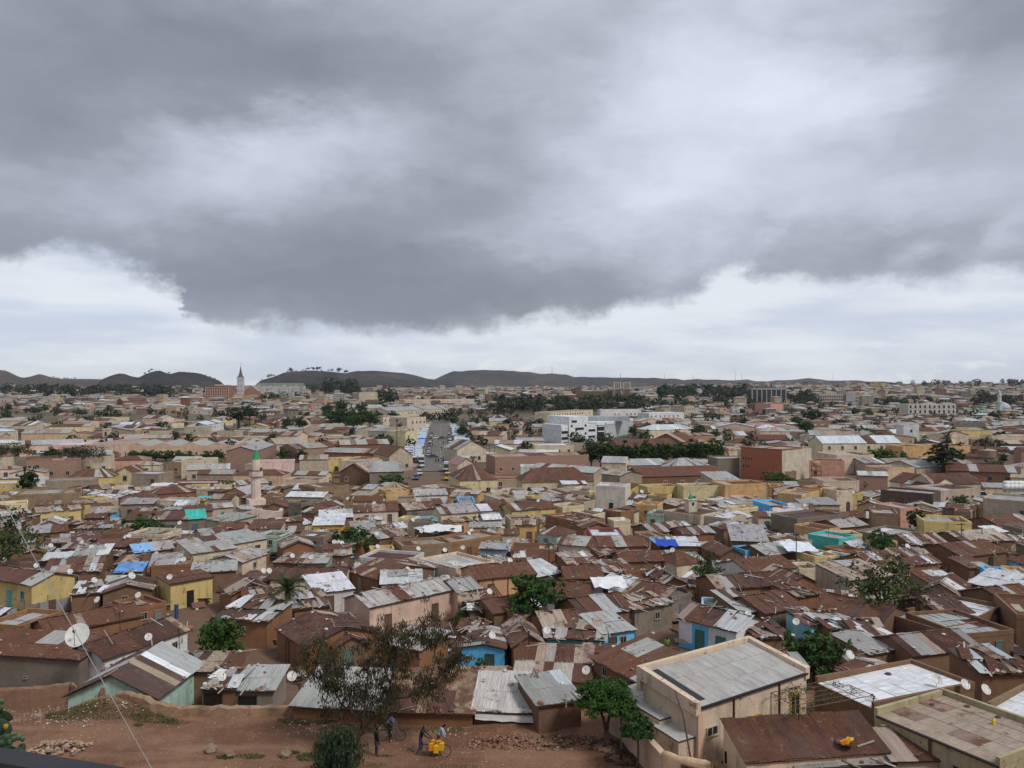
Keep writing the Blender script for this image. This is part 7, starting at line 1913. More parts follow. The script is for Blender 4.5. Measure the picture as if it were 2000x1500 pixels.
# ------------------------------------------------------------------ people and bicycles
def flat_mat(name, col, rough=.85):
    mat_flat(name, col, rough, .15, .85, 1.15, 9); return name
flat_mat('skin_dark', (.055, .032, .022), .55); flat_mat('hair_black', (.012, .011, .010)); 
def checked_cloth():
    m, t, b = material('checked_cloth', .9, .1); ck = t.new('ShaderNodeTexChecker'); t.put(ck.inputs['Vector'], pos(t)); ck.inputs['Scale'].default_value = 11; ck.inputs['Color1'].default_value = (.10, .18, .55, 1); ck.inputs['Color2'].default_value = (.5, .58, .75, 1); t.put(b.inputs['Base Color'], ck.outputs[0])
checked_cloth()
def figure(label, loc, rz, J, top, legs, shoes, sleeves=True, scale=1.0, cat='person', group=None):
    """J: joint positions in metres (x ahead, y to the left, z up)"""
    tags = {}; V = []; E = []; Rd = []
    def add(k, r, t): tags[k] = (len(V), t); V.append(J[k]); Rd.append(r); return len(V)-1
    add('pelvis', .135, 'legs'); add('waist', .125, 'top'); add('chest', .15, 'top'); add('neck', .058, 'skin'); add('head', .085, 'skin'); add('crown', .078, 'hair')
    for s in 'LR':
        add('sh'+s, .066, 'top'); add('el'+s, .045, 'top' if sleeves else 'skin'); add('wr'+s, .030, 'top' if sleeves is True else 'skin'); add('ha'+s, .036, 'skin')
        add('hip'+s, .095, 'legs'); add('kn'+s, .064, 'legs'); add('an'+s, .042, 'legs'); add('to'+s, .036, 'shoes')
    idx = lambda k: tags[k][0]
    ch = [('pelvis', 'waist'), ('waist', 'chest'), ('chest', 'neck'), ('neck', 'head'), ('head', 'crown')]
    for s in 'LR': ch += [('chest', 'sh'+s), ('sh'+s, 'el'+s), ('el'+s, 'wr'+s), ('wr'+s, 'ha'+s), ('pelvis', 'hip'+s), ('hip'+s, 'kn'+s), ('kn'+s, 'an'+s), ('an'+s, 'to'+s)]
    E = [(idx(a), idx(c)) for a, c in ch]
    # fingers and thumbs, nose, ears
    for s in 'LR':
        w, h = Vector(J['wr'+s]), Vector(J['ha'+s]); d = (h-w).normalized(); sd = d.cross(Vector((0, 0, 1)))
        if sd.length < .1: sd = Vector((1, 0, 0))
        sd.normalize()
        for i, l in enumerate((.06, .07, .065, .05)):
            V.append(tuple(h+sd*(.026*(i-1.5))+d*.05)); Rd.append(.009); a = len(V)-1; V.append(tuple(h+sd*(.028*(i-1.5))+d*(.05+l)+Vector((0, 0, -.012)))); Rd.append(.008); E += [(idx('ha'+s), a), (a, a+1)]
        V.append(tuple(h+sd*.05+d*.03)); Rd.append(.010); E.append((idx('ha'+s), len(V)-1))
    me = bpy.data.meshes.new('body'); me.from_pydata([tuple(v) for v in V], E, []); tmp = bpy.data.objects.new('body_tmp', me); COL.objects.link(tmp)
    sk = tmp.modifiers.new('skin', 'SKIN'); ss = tmp.modifiers.new('sub', 'SUBSURF'); ss.levels = 1; ss.render_levels = 1
    for i, r in enumerate(Rd): me.skin_vertices[0].data[i].radius = (r, r)
    me.skin_vertices[0].data[0].use_root = True
    dg = bpy.context.evaluated_depsgraph_get(); nm = bpy.data.meshes.new_from_object(tmp.evaluated_get(dg)); bpy.data.objects.remove(tmp)
    order = ['skin_dark', 'hair_black', top, legs, shoes]; nm.materials.clear()
    for m in order: nm.materials.append(MAT[m])
    segs = [(Vector(J[a]), Vector(J[c]), tags[a][1] if tags[a][1] != 'skin' or tags[c][1] == 'hair' else tags[c][1], tags[c][1]) for a, c in ch]
    mi = {'skin': 0, 'hair': 1, 'top': 2, 'legs': 3, 'shoes': 4}; hd = Vector(J['head']); cr = Vector(J['crown'])
    fw = Vector(J.get('face', (1, 0, 0))).normalized()
    for p in nm.polygons:
        c = p.center; best = (9, 'skin')
        for a, e, ta, te in segs:
            d = e-a; L2 = max(1e-9, d.length_squared); t = min(1, max(0, (c-a).dot(d)/L2)); dd = (c-(a+d*t)).length
            if dd < best[0]: best = (dd, ta if t < .6 else te)
        tg = best[1]
        if (c-hd).length < .17 and tg in ('skin', 'hair'): tg = 'hair' if (c.z > hd.z+.05 or (c-hd).dot(fw) < -.02) and c.z > hd.z-.06 else 'skin'
        p.material_index = mi[tg]; p.use_smooth = True
    root = link('person', nm, loc=loc, rz=rz); root.scale = (scale,)*3
    fb = MB(); up = (cr-hd).normalized(); sd = fw.cross(up).normalized(); fc = hd+fw*.085
    fb.obox(fc-up*.005, fw*.018, sd*.012, up*.022); link('nose', fb.mesh('nose', 'skin_dark'), root)
    for s in (-1, 1):
        fb = MB(); fb.obox(hd+sd*s*.088-up*.0, fw*.016, sd*.007, up*.028); link('ear', fb.mesh('ear', 'skin_dark'), root)
        fb = MB(); fb.lathe([(.003, 0), (.011, .004), (.003, .008)], 6); link('eye', fb.mesh('eye', 'plastic'), root, (.5, .48, .45, 1), loc=fc+sd*s*.032+up*.028-fw*.012)
    fb = MB(); fb.obox(fc-up*.045-fw*.008, fw*.006, sd*.024, up*.006); link('mouth', fb.mesh('mouth', 'hair_black'), root)
    tag(root, label, cat, group); return root
def stand(lean=0.0, arms=.06, knee=.03):
    J = dict(pelvis=(0, 0, .95), waist=(lean*.25, 0, 1.08), chest=(lean*.7, 0, 1.32), neck=(lean*.95, 0, 1.49), head=(lean*1.05+.03, 0, 1.60), crown=(lean*1.1+.02, 0, 1.68))
    for s, q in (('L', 1), ('R', -1)):
        J['sh'+s] = (lean*.85, q*.19, 1.42); J['el'+s] = (lean*.8-.02, q*.23, 1.14); J['wr'+s] = (lean*.8+arms, q*.22, .90); J['ha'+s] = (lean*.8+arms+.02, q*.21, .82)
        J['hip'+s] = (0, q*.09, .90); J['kn'+s] = (knee, q*.10, .49); J['an'+s] = (0, q*.10, .08); J['to'+s] = (.16, q*.12, .03)
    return J
for nm, c in (('jacket_dark', (.022, .022, .024)), ('jeans_grey', (.06, .075, .085)), ('trousers_black', (.018, .016, .018)), ('shoes_white', (.55, .53, .5)), ('shoes_dark', (.03, .028, .027)), ('vest_dark', (.025, .027, .032)), ('trousers_blue', (.035, .035, .13)), ('shirt_pale_blue', (.36, .45, .55)), ('shorts_dark', (.05, .045, .045)), ('shirt_green', (.16, .26, .05)), ('shirt_white', (.55, .54, .52)), ('shirt_red', (.4, .06, .05))): flat_mat(nm, c)
q = P(735, 1477); J = stand(.02); J['face'] = (1, 0, 0); figure('standing person in dark jacket and grey jeans beside the gum tree', q, R(35), J, 'jacket_dark', 'jeans_grey', 'shoes_dark')
TYRE = MB(); TYRE.v = []
def ring(R0, r, n=28, m=6):
    b = MB()
    for i in range(n):
        a = 2*math.pi*i/n
        for j in range(m): w = 2*math.pi*j/m; b.v.append(((R0+r*math.cos(w))*math.cos(a), r*math.sin(w), (R0+r*math.cos(w))*math.sin(a)))
    for i in range(n):
        for j in range(m): b.f.append((i*m+j, ((i+1) % n)*m+j, ((i+1) % n)*m+(j+1) % m, i*m+(j+1) % m)); b.mi.append(0); b.tone.append((1, 1, 1, 0))
    return b
def bicycle(label, loc, rz, colr, Rw=.34, wb=1.05):
    root = link('bicycle', None, loc=loc, rz=rz); tm = ring(Rw, .02).mesh('tyre', 'rubber', True); rm = ring(Rw-.03, .010).mesh('rim', 'galvanised', True)
    sp = MB()
    for i in range(14): a = 2*math.pi*i/14; sp.tube([(0, 0, 0), ((Rw-.03)*math.cos(a), 0, (Rw-.03)*math.sin(a))], .0025, 3, False)
    sp.tube([(0, -.05, 0), (0, .05, 0)], .02, 6); spm = sp.mesh('spokes', 'galvanised')
    for s in (-1, 1):
        w = link('wheel', spm, root, loc=(s*wb/2, 0, Rw)); link('tyre', tm, w); link('rim', rm, w)
    b = MB(); bb = Vector((-.06, 0, .29)); st = Vector((-.2, 0, .80)); hd = Vector((.36, 0, .82)); h2 = Vector((.40, 0, .68)); rr = Vector((-wb/2, 0, Rw))
    for a, c in ((bb, st), (st+Vector((.03, 0, -.08)), hd), (bb, h2), (hd, h2)): b.tube([a, c], .018, 6)
    for s in (-1, 1): b.tube([bb+Vector((0, s*.03, 0)), rr+Vector((0, s*.06, 0))], .010, 5); b.tube([st+Vector((.02, s*.02, -.1)), rr+Vector((0, s*.06, 0))], .009, 5); b.tube([h2, h2+Vector((.03, s*.05, -.08)), Vector((wb/2, s*.06, Rw))], .012, 5)
    link('frame', b.mesh('frame', 'plastic', True), root, colr)
    b = MB(); b.tube([hd, hd+Vector((-.02, 0, .14))], .014, 6); b.tube([(.30, -.30, .97), (.36, -.16, .96), (.35, 0, .95), (.36, .16, .96), (.30, .30, .97)], .012, 6); link('handlebar', b.mesh('handlebar', 'galvanised'), root)
    b = MB(); b.hull8([(-.36, -.08, .83), (-.05, -.025, .85), (-.05, .025, .85), (-.36, .08, .83), (-.36, -.07, .88), (-.05, -.02, .88), (-.05, .02, .88), (-.36, .07, .88)]); link('saddle', b.mesh('saddle', 'rubber'), root)
    b = MB(); b.tube([(-.06, -.1, .29), (-.06, .1, .29)], .012, 5); b.tube([(-.06, -.1, .29), (.06, -.1, .17)], .012, 5); b.tube([(-.06, .1, .29), (-.18, .1, .41)], .012, 5); b.box(.01, .11, -.2, -.1, .155, .18); b.box(-.23, -.13, .1, .2, .4, .425); b.tube([(-.06, -.04, .29), (-.06, -.05, .29)], .09, 14); link('pedals', b.mesh('pedals', 'dark_metal'), root)
    tag(root, label, 'bicycle', 'bicycles on the lot'); return root
q = P(765, 1446); bicycle('silver bicycle ridden by the person in the checked shirt', q, .0, (.42, .40, .38, 1), Rw=.33)
J = dict(pelvis=(-.30, 0, .98), waist=(-.22, 0, 1.10), chest=(-.02, 0, 1.30), neck=(.12, 0, 1.43), head=(.22, 0, 1.49), crown=(.27, 0, 1.565), face=(.9, 0, -.35))
for s, v in (('L', 1), ('R', -1)):
    J['sh'+s] = (.06, v*.18, 1.38); J['el'+s] = (.18, v*.25, 1.14); J['wr'+s] = (.27, v*.27, 1.01); J['ha'+s] = (.32, v*.27, .985); J['hip'+s] = (-.28, v*.09, .93)
J.update(knL=(-.0, .12, .72), anL=(-.16, .13, .46), toL=(-.0, .15, .43), knR=(-.06, -.17, .52), anR=(-.12, -.2, .09), toR=(.04, -.22, .03))
figure('person in blue checked shirt riding the silver bicycle', q, 0, J, 'checked_cloth', 'trousers_black', 'shoes_white')
qb = P(851, 1477); bicycle('black bicycle loaded with yellow water cans', qb, -.06, (.03, .03, .03, 1), wb=1.12, Rw=.35)
J = stand(.16, .0, .08); J.update(face=(.9, 0, -.3), elL=(.34, .26, 1.16), wrL=(.52, .16, 1.03), haL=(.58, .13, 1.0), elR=(.34, -.24, 1.16), wrR=(.55, -.12, 1.02), haR=(.61, -.1, 1.0), knL=(.12, .1, .5), anL=(.02, .1, .08), toL=(.18, .1, .03), knR=(.0, -.12, .5), anR=(-.22, -.12, .1), toR=(-.06, -.12, .03))
figure('person in dark vest and blue trousers pushing the loaded bicycle', P(821, 1473), 0.0, J, 'vest_dark', 'trousers_blue', 'trousers_blue', sleeves=False)
J = stand(.30, .1, .06); J.update(face=(.75, 0, -.65), head=(.38, 0, 1.56), crown=(.44, 0, 1.63), elL=(.30, .24, 1.14), wrL=(.40, .18, .95), haL=(.42, .16, .90), elR=(.32, -.24, 1.13), wrR=(.44, -.2, .94), haR=(.46, -.18, .89))
figure('person in pale blue shirt bending over the yellow cans', P(856, 1467.5), 0.0, J, 'shirt_pale_blue', 'shorts_dark', 'shoes_dark')
def jerrycan(loc, rz, colr, label, s=1.0, tilt=0.0):
    root = link('jerrycan', None, loc=loc); root.rotation_euler = (0, tilt, rz); root.scale = (s, s, s); b = MB(); w, d, h = .15, .09, .40
    b.hull8([(-w, -d, 0), (w, -d, 0), (w, d, 0), (-w, d, 0), (-w, -d, h), (w, -d, h), (w, d, h), (-w, d, h)]); b.hull8([(-w, -d, h+.001), (w, -d, h+.001), (w, d, h+.001), (-w, d, h+.001), (-w*.55, -d*.6, h+.06), (w*.75, -d*.6, h+.06), (w*.75, d*.6, h+.06), (-w*.55, d*.6, h+.06)]); link('body', b.mesh('body', 'plastic'), root, colr)
    b = MB(); b.tube([(-.02, 0, h+.05), (-.01, 0, h+.11), (.08, 0, h+.11), (.11, 0, h+.05)], .014, 6); link('handle', b.mesh('handle', 'plastic'), root, colr); lathepart(root, 'cap', [(.03, h+.05), (.03, h+.09)], 8, 'plastic', (.05, .05, .05), loc=(-.1, 0, 0)); tag(root, label, 'jerrycan', 'yellow water cans')
yel, org = (.72, .42, .015, 1), (.75, .26, .01, 1)
for i, (dx, dy, dz, c, r) in enumerate(((-.24, -.16, .42, org, .05), (.05, -.20, .30, yel, 0), (.36, -.17, .44, yel, -.05), (-.2, .16, .42, yel, 0), (.15, .2, .40, org, 0))):
    jerrycan(qb+Vector((dx, dy, dz)), r, c, ['orange-yellow can tied at the back of the loaded bicycle', 'lowest yellow can in the middle of the loaded bicycle', 'yellow can hanging at the front of the loaded bicycle', 'yellow can on the far side behind the orange can', 'orange can on the far side of the loaded bicycle'][i])
J = stand(0.0); J['face'] = (0, 1, 0); figure('person in green shirt walking on the earth path below the blue hut', P(1303, 1280), R(90), J, 'shirt_green', 'shorts_dark', 'shoes_dark')
# small figures on the market street share one body
pb = figure('tmp', (0, 0, 0), 0, stand(.03), 'jacket_dark', 'trousers_black', 'shoes_dark'); pw = figure('tmp', (0, 0, 0), 0, stand(.03), 'shirt_white', 'jeans_grey', 'shoes_dark')
pr = random.Random(2); spots = [(854, 893), (870, 890), (872, 895), (866, 897), (851, 905), (856, 906), (860, 906), (866, 907), (845, 873), (850, 874), (856, 862), (866, 868), (872, 872), (869, 884), (842, 892), (887, 910), (883, 938), (893, 934), (874, 880), (862, 880)]
for i, (px, py) in enumerate(spots):
    src = (pb, pw)[i % 3 == 0]; r = src if src.get('label') == 'tmp' else copy_tree(src); q = P(px, py); r.location = (q.x, q.y, q.z+.165); r.rotation_euler = (0, 0, pr.uniform(0, 6.28))
    tag(r, '%s pedestrian, %s counted along the market street' % ('pale-shirted' if src is pw else 'dark-clothed', ORD[i]), 'person', 'people on the market street')
# ------------------------------------------------------------------ things on and around the right-hand compound
for i, (px, py, c, t) in enumerate(((1642, 1452, org, 1.2), (1652, 1451, yel, .9), (1661, 1450, yel, 1.4))): 
    q = P(px, py, 2.45); jerrycan(q, .4*i, c, ['orange can lying in a basin on the brown corrugated roof', 'yellow can in the middle of the basin on the brown roof', 'yellow can at the end of the basin on the brown roof'][i], .8, t)
q = P(1652, 1456, 2.35); bs = link('basin', None, loc=q); lathepart(bs, 'bowl', [(.22, 0), (.5, .18), (.52, .2), (.46, .16), (.2, .02)], 14, 'plastic', (.09, .04, .03)); tag(bs, 'dark round basin holding yellow cans on the brown roof', 'basin')
q = E8.local(.6, 1.4, 2.68); jerrycan(q, .5, (.7, .5, .03, 1), 'small yellow can standing on the stained tan roof', .7)
for i, (lx, ly) in enumerate(((-1.6, 2.4), (.2, 2.5), (-2.8, .9))): 
    o = link('stone_block', STONE_M[i], loc=E8.local(lx, ly, 2.75), color=(.10, .07, .06, 1)); o.scale = (.2, .16, .16); tag(o, ['dark brick by the white patch of the tan roof', 'dark brick near the yellow can on the tan roof', 'small stone near the edge of the tan roof'][i], 'stone', 'bricks on the tan roof')
o = link('stone_block', STONE_M[0], loc=E7.local(-1.4, 1.0, 2.55), color=(.09, .06, .05, 1)); o.scale = (.22, .2, .2); tag(o, 'dark stone lying on the bright white panels', 'stone')
def pergola():
    z = 2.5; c = [AT(1506, 1353, 49.5), AT(1628, 1325, 55), AT(1706, 1358, 50.5), AT(1560, 1385, 46.5)]; root = link('pergola', None, loc=(c[0].x, c[0].y, 0)); o = Vector((c[0].x, c[0].y, 0))
    for q in c:
        b = MB(); b.tube([Vector((q.x, q.y, -.2))-o, q-o], .03, 5); link('post', b.mesh('post', 'dark_metal'), root)
    for i in range(4):
        b = MB(); b.tube([c[i]-o, c[(i+1) % 4]-o], .028, 5); link('rail', b.mesh('rail', 'wood'), root, (.16, .08, .06, 1))
    for t in (.2, .4, .6, .8):
        b = MB(); b.tube([c[0].lerp(c[3], t)-o, c[1].lerp(c[2], t)-o], .018, 4); link('rail', b.mesh('rail', 'wood'), root, (.16, .08, .06, 1)); b = MB(); b.tube([c[0].lerp(c[1], t)-o, c[3].lerp(c[2], t)-o], .018, 4); link('rail', b.mesh('rail', 'wood'), root, (.16, .08, .06, 1))
    tag(root, 'pipe pergola with climbing vines behind the brown corrugated roof', 'pergola')
    rng = random.Random(14); v = link('vine', None, loc=(c[0].x, c[0].y, 0)); cl = MB(); st = MB()
    for _ in range(30):
        s, t = rng.random(), rng.random(); p = c[0].lerp(c[1], s).lerp(c[3].lerp(c[2], s), t)-o; e = p+Vector((rng.gauss(0, .8), rng.gauss(0, .8), rng.gauss(-.1, .12))); st.tube([p, p.lerp(e, .5)+Vector((0, 0, .08)), e], .008, 3, False)
        for _ in range(36):
            tt = rng.uniform(.7, 1.3); cl.cur = (.06*tt, .09*tt, .03*tt, 0); leaf_quad(cl, p.lerp(e, rng.random())+Vector((rng.gauss(0, .12), rng.gauss(0, .12), rng.gauss(-.05, .1))), rand_dir(rng)+Vector((0, 0, .6)), .035, .06, rng)
    link('stem', st.mesh('stem', 'bark'), v); link('foliage', cl.mesh('foliage', 'leaves', tone=True), v, (1, 1, 1, 1)); tag(v, 'thin green vine creeping over the pipe pergola', 'vine')
pergola()
def crate_stack():
    q = P(1575, 1402, .0); q = Vector((Xr(1573, 47.5), 47.5, 0)); r = link('water_cistern', None, loc=q, rz=.5); boxpart(r, 'tank', -.7, .7, -.5, .5, -.1, 1.1, 'concrete', (.24, .23, .21, 1)); boxpart(r, 'lid', -.35, .3, -.3, .3, 1.102, 1.2, 'concrete', (.34, .32, .3, 1)); tag(r, 'grey concrete cistern under the pergola', 'cistern')
    w = link('low_partition', None, loc=(Xr(1640, 48), 48, 0), rz=-.45); boxpart(w, 'wall', -2.6, 2.6, -.12, .12, -.5, 1.55, color=(.30, .15, .11, .6)); boxpart(w, 'coping', -2.65, 2.65, -.16, .16, 1.552, 1.64, color=(.6, .45, .33, .9)); tag(w, 'low brownish pink partition wall behind the pergola', 'wall')
crate_stack()
def laundry(px, py, wpx, items, label, h=1.7, droop=.6, rz=0.0):
    q = P(px, py, h); k = q.y/FPX; w = wpx*k; root = link('washing_line', None, loc=q, rz=rz); rng = random.Random(int(px))
    b = MB(); b.tube([(-w/2-.2, 0, .02), (0, 0, -.06), (w/2+.2, 0, .02)], .01, 4); link('line', b.mesh('line', 'dark_metal'), root)
    n = len(items)
    for i, c in enumerate(items):
        x0 = -w/2+w*i/n; x1 = x0+w/n*.86; hh = droop*rng.uniform(.7, 1.15); b = MB(); m = 5
        for j in range(m):
            for l in range(4):
                f = lambda u, v: (lerp(x0, x1, u), .05*math.sin(u*9+i)*(v+.2), -.03-hh*v)
                b.face([f(j/m, l/4), f((j+1)/m, l/4), f((j+1)/m, (l+1)/4), f(j/m, (l+1)/4)])
        link('garment', b.mesh('garment', 'cloth'), root, tuple(c)+(1,))
    tag(root, label, 'laundry', 'washing lines')
laundry(1428, 1467, 26, [(.03, .035, .05), (.03, .04, .07), (.5, .03, .06)], 'dark trousers and a red cloth drying by the brown roof', 1.5, .7)
laundry(1160, 1262, 34, [(.45, .03, .03), (.5, .06, .02), (.42, .02, .03), (.05, .03, .04)], 'red cloths hanging by the turquoise wall', 1.3, .8)
laundry(1102, 1265, 30, [(.25, .02, .05), (.3, .03, .04), (.45, .05, .05)], 'crimson cloths hanging before the turquoise wall', 1.1, .6)
laundry(1212, 1243, 12, [(.6, .6, .6), (.2, .2, .3)], 'white shirt drying on the small blue hut', 1.7, .6)
laundry(95, 988, 46, [(.1, .1, .12), (.35, .12, .2), (.25, .35, .5), (.08, .08, .1), (.4, .1, .12), (.05, .05, .07)], 'row of clothes drying under the tan mud wall', 1.8, 1.1)
laundry(90+0, 996-0, 30, [(.05, .05, .07), (.3, .2, .1), (.06, .06, .2), (.3, .08, .05)], 'smaller row of dark clothes on the tan mud wall', 1.8, .8)
laundry(345, 1180, 10, [(.06, .1, .22)], 'blue cloth hanging beside the yellow doorway house', 1.6, 1.4)
# white plastic draped over the shed edge, tarps with tyres
def tarp(pts, col, label, n=7, seed=1, sag=.12):
    a, b_, c, d = [Vector(q) for q in pts]; rng = random.Random(seed); b = MB()
    def f(i, j):
        u, v = i/n, j/n; q = a.lerp(b_, u).lerp(d.lerp(c, u), v); return q+Vector((0, 0, sag*mnoise.noise(Vector((u*4+seed, v*4, seed)))))
    for i in range(n):
        for j in range(n): b.cur = jit(col, rng, .04)+(0,); b.face([f(i, j), f(i+1, j), f(i+1, j+1), f(i, j+1)])
    tag(link('tarpaulin', b.mesh('tarpaulin', 'tarp', True, True), color=(1, 1, 1, 1)), label, 'tarpaulin', 'tarpaulins over roofs')
q0, q1 = F3.local(-F3.W/2, -F3.D/2-.3, .98), F3.local(F3.W/2, -F3.D/2-.3, .98); tarp([q0+Vector((.1, -.02, -.45)), q1+Vector((.2, -.02, -.6)), q1+Vector((.2, .35, .16)), q0+Vector((.1, .35, .16))], (.60, .58, .55), 'white plastic sheet hanging over the mud shed edge', sag=.2)
def roof_tarp(px, py, w, d, col, label, h=3.0, rz=0.0, seed=1):
    q = P(px, py, h); c, s = math.cos(rz), math.sin(rz); T = lambda x, y, z: q+Vector((x*c-y*s, x*s+y*c, z)); tarp([T(-w/2, -d/2, -.1), T(w/2, -d/2, -.1), T(w/2, d/2, .45), T(-w/2, d/2, .45)], col, label, seed=seed, sag=.3)
roof_tarp(1560, 1070, 4.2, 4.0, (.66, .70, .76), 'bright white tarpaulin peak beside the dark pole', seed=3); roof_tarp(1189, 1140, 3.6, 2.6, (.70, .71, .74), 'white sheet laid over the rusty roof beside grey patches', 3.6, .1, 4); roof_tarp(401, 975, 4.5, 3.0, (.08, .42, .40), 'crumpled turquoise sheet on a junk roof', 2.8, -.2, 5)
roof_tarp(1302, 1062, 3.0, 2.4, (.03, .08, .45), 'crumpled deep blue tarpaulin beside the white strip roof', 2.8, 0, 6); roof_tarp(865, 1034, 6, 3, (.66, .66, .66), 'white tarpaulin held by old tyres', 2.8, .1, 7); roof_tarp(113, 1088, 3.5, 2.5, (.5, .52, .55), 'grey-white plastic heap near the yellow gable-ended house', 2.6, .2, 8); roof_tarp(320, 948, 6, 3, (.6, .6, .6), 'white cloth heap on the roofs behind the brick house', 3.2, 0, 9); roof_tarp(1940, 1035, 3.2, 3.2, (.6, .62, .64), 'pale tent sheet at the end of the alley', 2.6, .3, 10)
roof_tarp(1540, 1000, 5.5, 3.5, (.5, .44, .46), 'pale patterned sheet over the brick wall yard', 3.2, -.2, 11)
for i, (px, py) in enumerate(((852, 1040), (862, 1041), (870, 1040), (884, 1034))):
    q = P(px, py, 2.95); r = link('tyre', None, loc=q+Vector((0, 0, .1))); t = ring(.28, .09, 16, 6).mesh('ring', 'rubber', True); link('ring', t, r, mw=Matrix.Rotation(R(90), 4, 'X')); tag(r, '%s old black tyre lying on the white tarpaulin' % ORD[i], 'tyre', 'tyres on the white tarpaulin')
for i in range(9):      # white water tanks on the right-hand roof
    q = P(1968+(i % 5)*8, 958-(i//5)*7, 5.0); r = link('water_tank', None, loc=q, rz=.1); b = MB(); b.lathe([(.3, -.9), (.62, -.75), (.65, 0), (.62, .75), (.3, .9)], 12); link('body', b.mesh('body', 'plastic', True), r, (.66, .65, .62, 1), mw=frame((0, 0, .7), (0, 1, 0), (0, 0, 1), (1, 0, 0))); boxpart(r, 'cradle', -.7, .7, -.5, .5, -.3, .1, 'concrete', (.3, .27, .22, 1)); tag(r, '%s white water tank lying on the beige flat roof' % ORD[i], 'water tank', 'white tanks on the flat roof')
# ------------------------------------------------------------------ balcony rail, cactus and cable close to the viewer
def balcony():
    root = link('balcony_railing', None, loc=(0, 0, 20.35)); pts = [(-4.2, 2.33), (-.84, 1.325), (-.62, 1.26), (1.4, .65)]
    zt = 21.395-20.35; b = MB()
    for (x0, y0), (x1, y1) in zip(pts, pts[1:]):
        d = Vector((x1-x0, y1-y0, 0)); n = Vector((-d.y, d.x, 0)).normalized(); c = Vector(((x0+x1)/2, (y0+y1)/2, zt)); b.obox(c, d/2, n*.022, (0, 0, .007))
    link('top_rail', b.mesh('top_rail', 'dark_metal'), root); d = Vector((pts[-1][0]-pts[0][0], pts[-1][1]-pts[0][1], 0)); b = MB(); n = Vector((-d.y, d.x, 0)).normalized(); b.obox((-1.4, 1.49, .12), d/2, n*.012, (0, 0, .012)); link('bottom_rail', b.mesh('bottom_rail', 'dark_metal'), root)
    bm = MB(); bm.box(-.009, .009, -.009, .009, .1, zt-.008); me = bm.mesh('baluster', 'dark_metal'); L = d.length
    for i in range(44): t = (i+.5)/44; link('baluster', me, root, loc=(pts[0][0]+d.x*t, pts[0][1]+d.y*t, 0))
    tag(root, 'black metal balcony rail at the bottom corner of the view', 'railing')
    b = MB(); b.hull8([(x, y, z) for z in (20.1, 20.33) for x, y in ((-4.6, -3), (2.2, -3), (2.2, .55), (-4.6, 2.55))]); tag(link('balcony_floor', b.mesh('balcony_floor', 'concrete'), color=(.35, .33, .3, 1)), None, None, kind='structure')
balcony()
def cactus():
    x, y = Xr(2, 10.2), 10.2; root = link('prickly_pear', None, loc=(x, y, G(x, y)-.1)); rng = random.Random(5); base = Vector((x, y, G(x, y)-.1))
    pads = [(AT(6, 1500, 10.2), .26), (AT(4, 1462, 10.2), .2), (AT(2, 1420, 10.25), .17), (AT(28, 1480, 10.1), .2), (AT(36, 1470, 10.0), .12), (AT(-24, 1440, 10.2), .22), (AT(-20, 1500, 10.1), .24), (AT(20, 1505, 10.0), .2), (AT(8, 1398, 10.3), .12)]
    b = MB(); b.tube([(0, 0, 0), (0, 0, (22-.47*10.2)-base.z+.2)], [.14, .1], 8); link('stem', b.mesh('stem', 'paint'), root, (.07, .11, .05, 1))
    for i, (c, r) in enumerate(pads):
        b = MB(); n = 10
        b.lathe([(.05, -.07), (.6, -.075), (.95, -.04), (1, 0), (.95, .04), (.6, .075), (.05, .07)], 14); a = rng.uniform(-1.1, 1.1)
        o = link('pad', b.mesh('pad', 'paint', True), root, (.030*rng.uniform(.8, 1.2), .055, .032, 1)); o.matrix_basis = Matrix.Translation(c-base) @ Matrix.Rotation(a, 4, 'Z') @ Matrix.Rotation(R(90)+rng.uniform(-.3, .3), 4, 'X') @ Matrix.Rotation(rng.uniform(0, 3), 4, 'Z') @ Matrix.Diagonal((r*.55, r*.95, r*.45, 1))
        for j in range(4 if i in (3, 4) else 1):
            b = MB(); w = lerp(-.9, .9, j/4) if i in (3, 4) else rng.uniform(-.8, .8); b.lathe([(.015, 0), (.03, .03), (.028, .055)], 7); link('fruit', b.mesh('fruit', 'plastic'), root, (.5, .25, .02, 1) if i == 1 and j == 0 else (.06, .12, .05, 1), loc=c-base+Vector((math.sin(w)*r, 0, math.cos(w)*r*1.25)))
    tag(root, 'prickly pear cactus at the lower left corner behind the rail', 'cactus')
cactus()
def stay_cable():
    a, c = AT(-260, 470, 7.0), AT(318, 1540, 6.0); b = MB(); n = 20
    b.tube([a.lerp(c, i/n)-Vector((0, 0, .06*math.sin(math.pi*i/n))) for i in range(n+1)], .0032, 6); 
    e = c+(c-a)*.6; b.tube([c, e], .0032, 6); tag(link('stay_cable', b.mesh('stay_cable', 'galvanised')), 'taut grey cable slanting down across the left side', 'cable')
stay_cable()
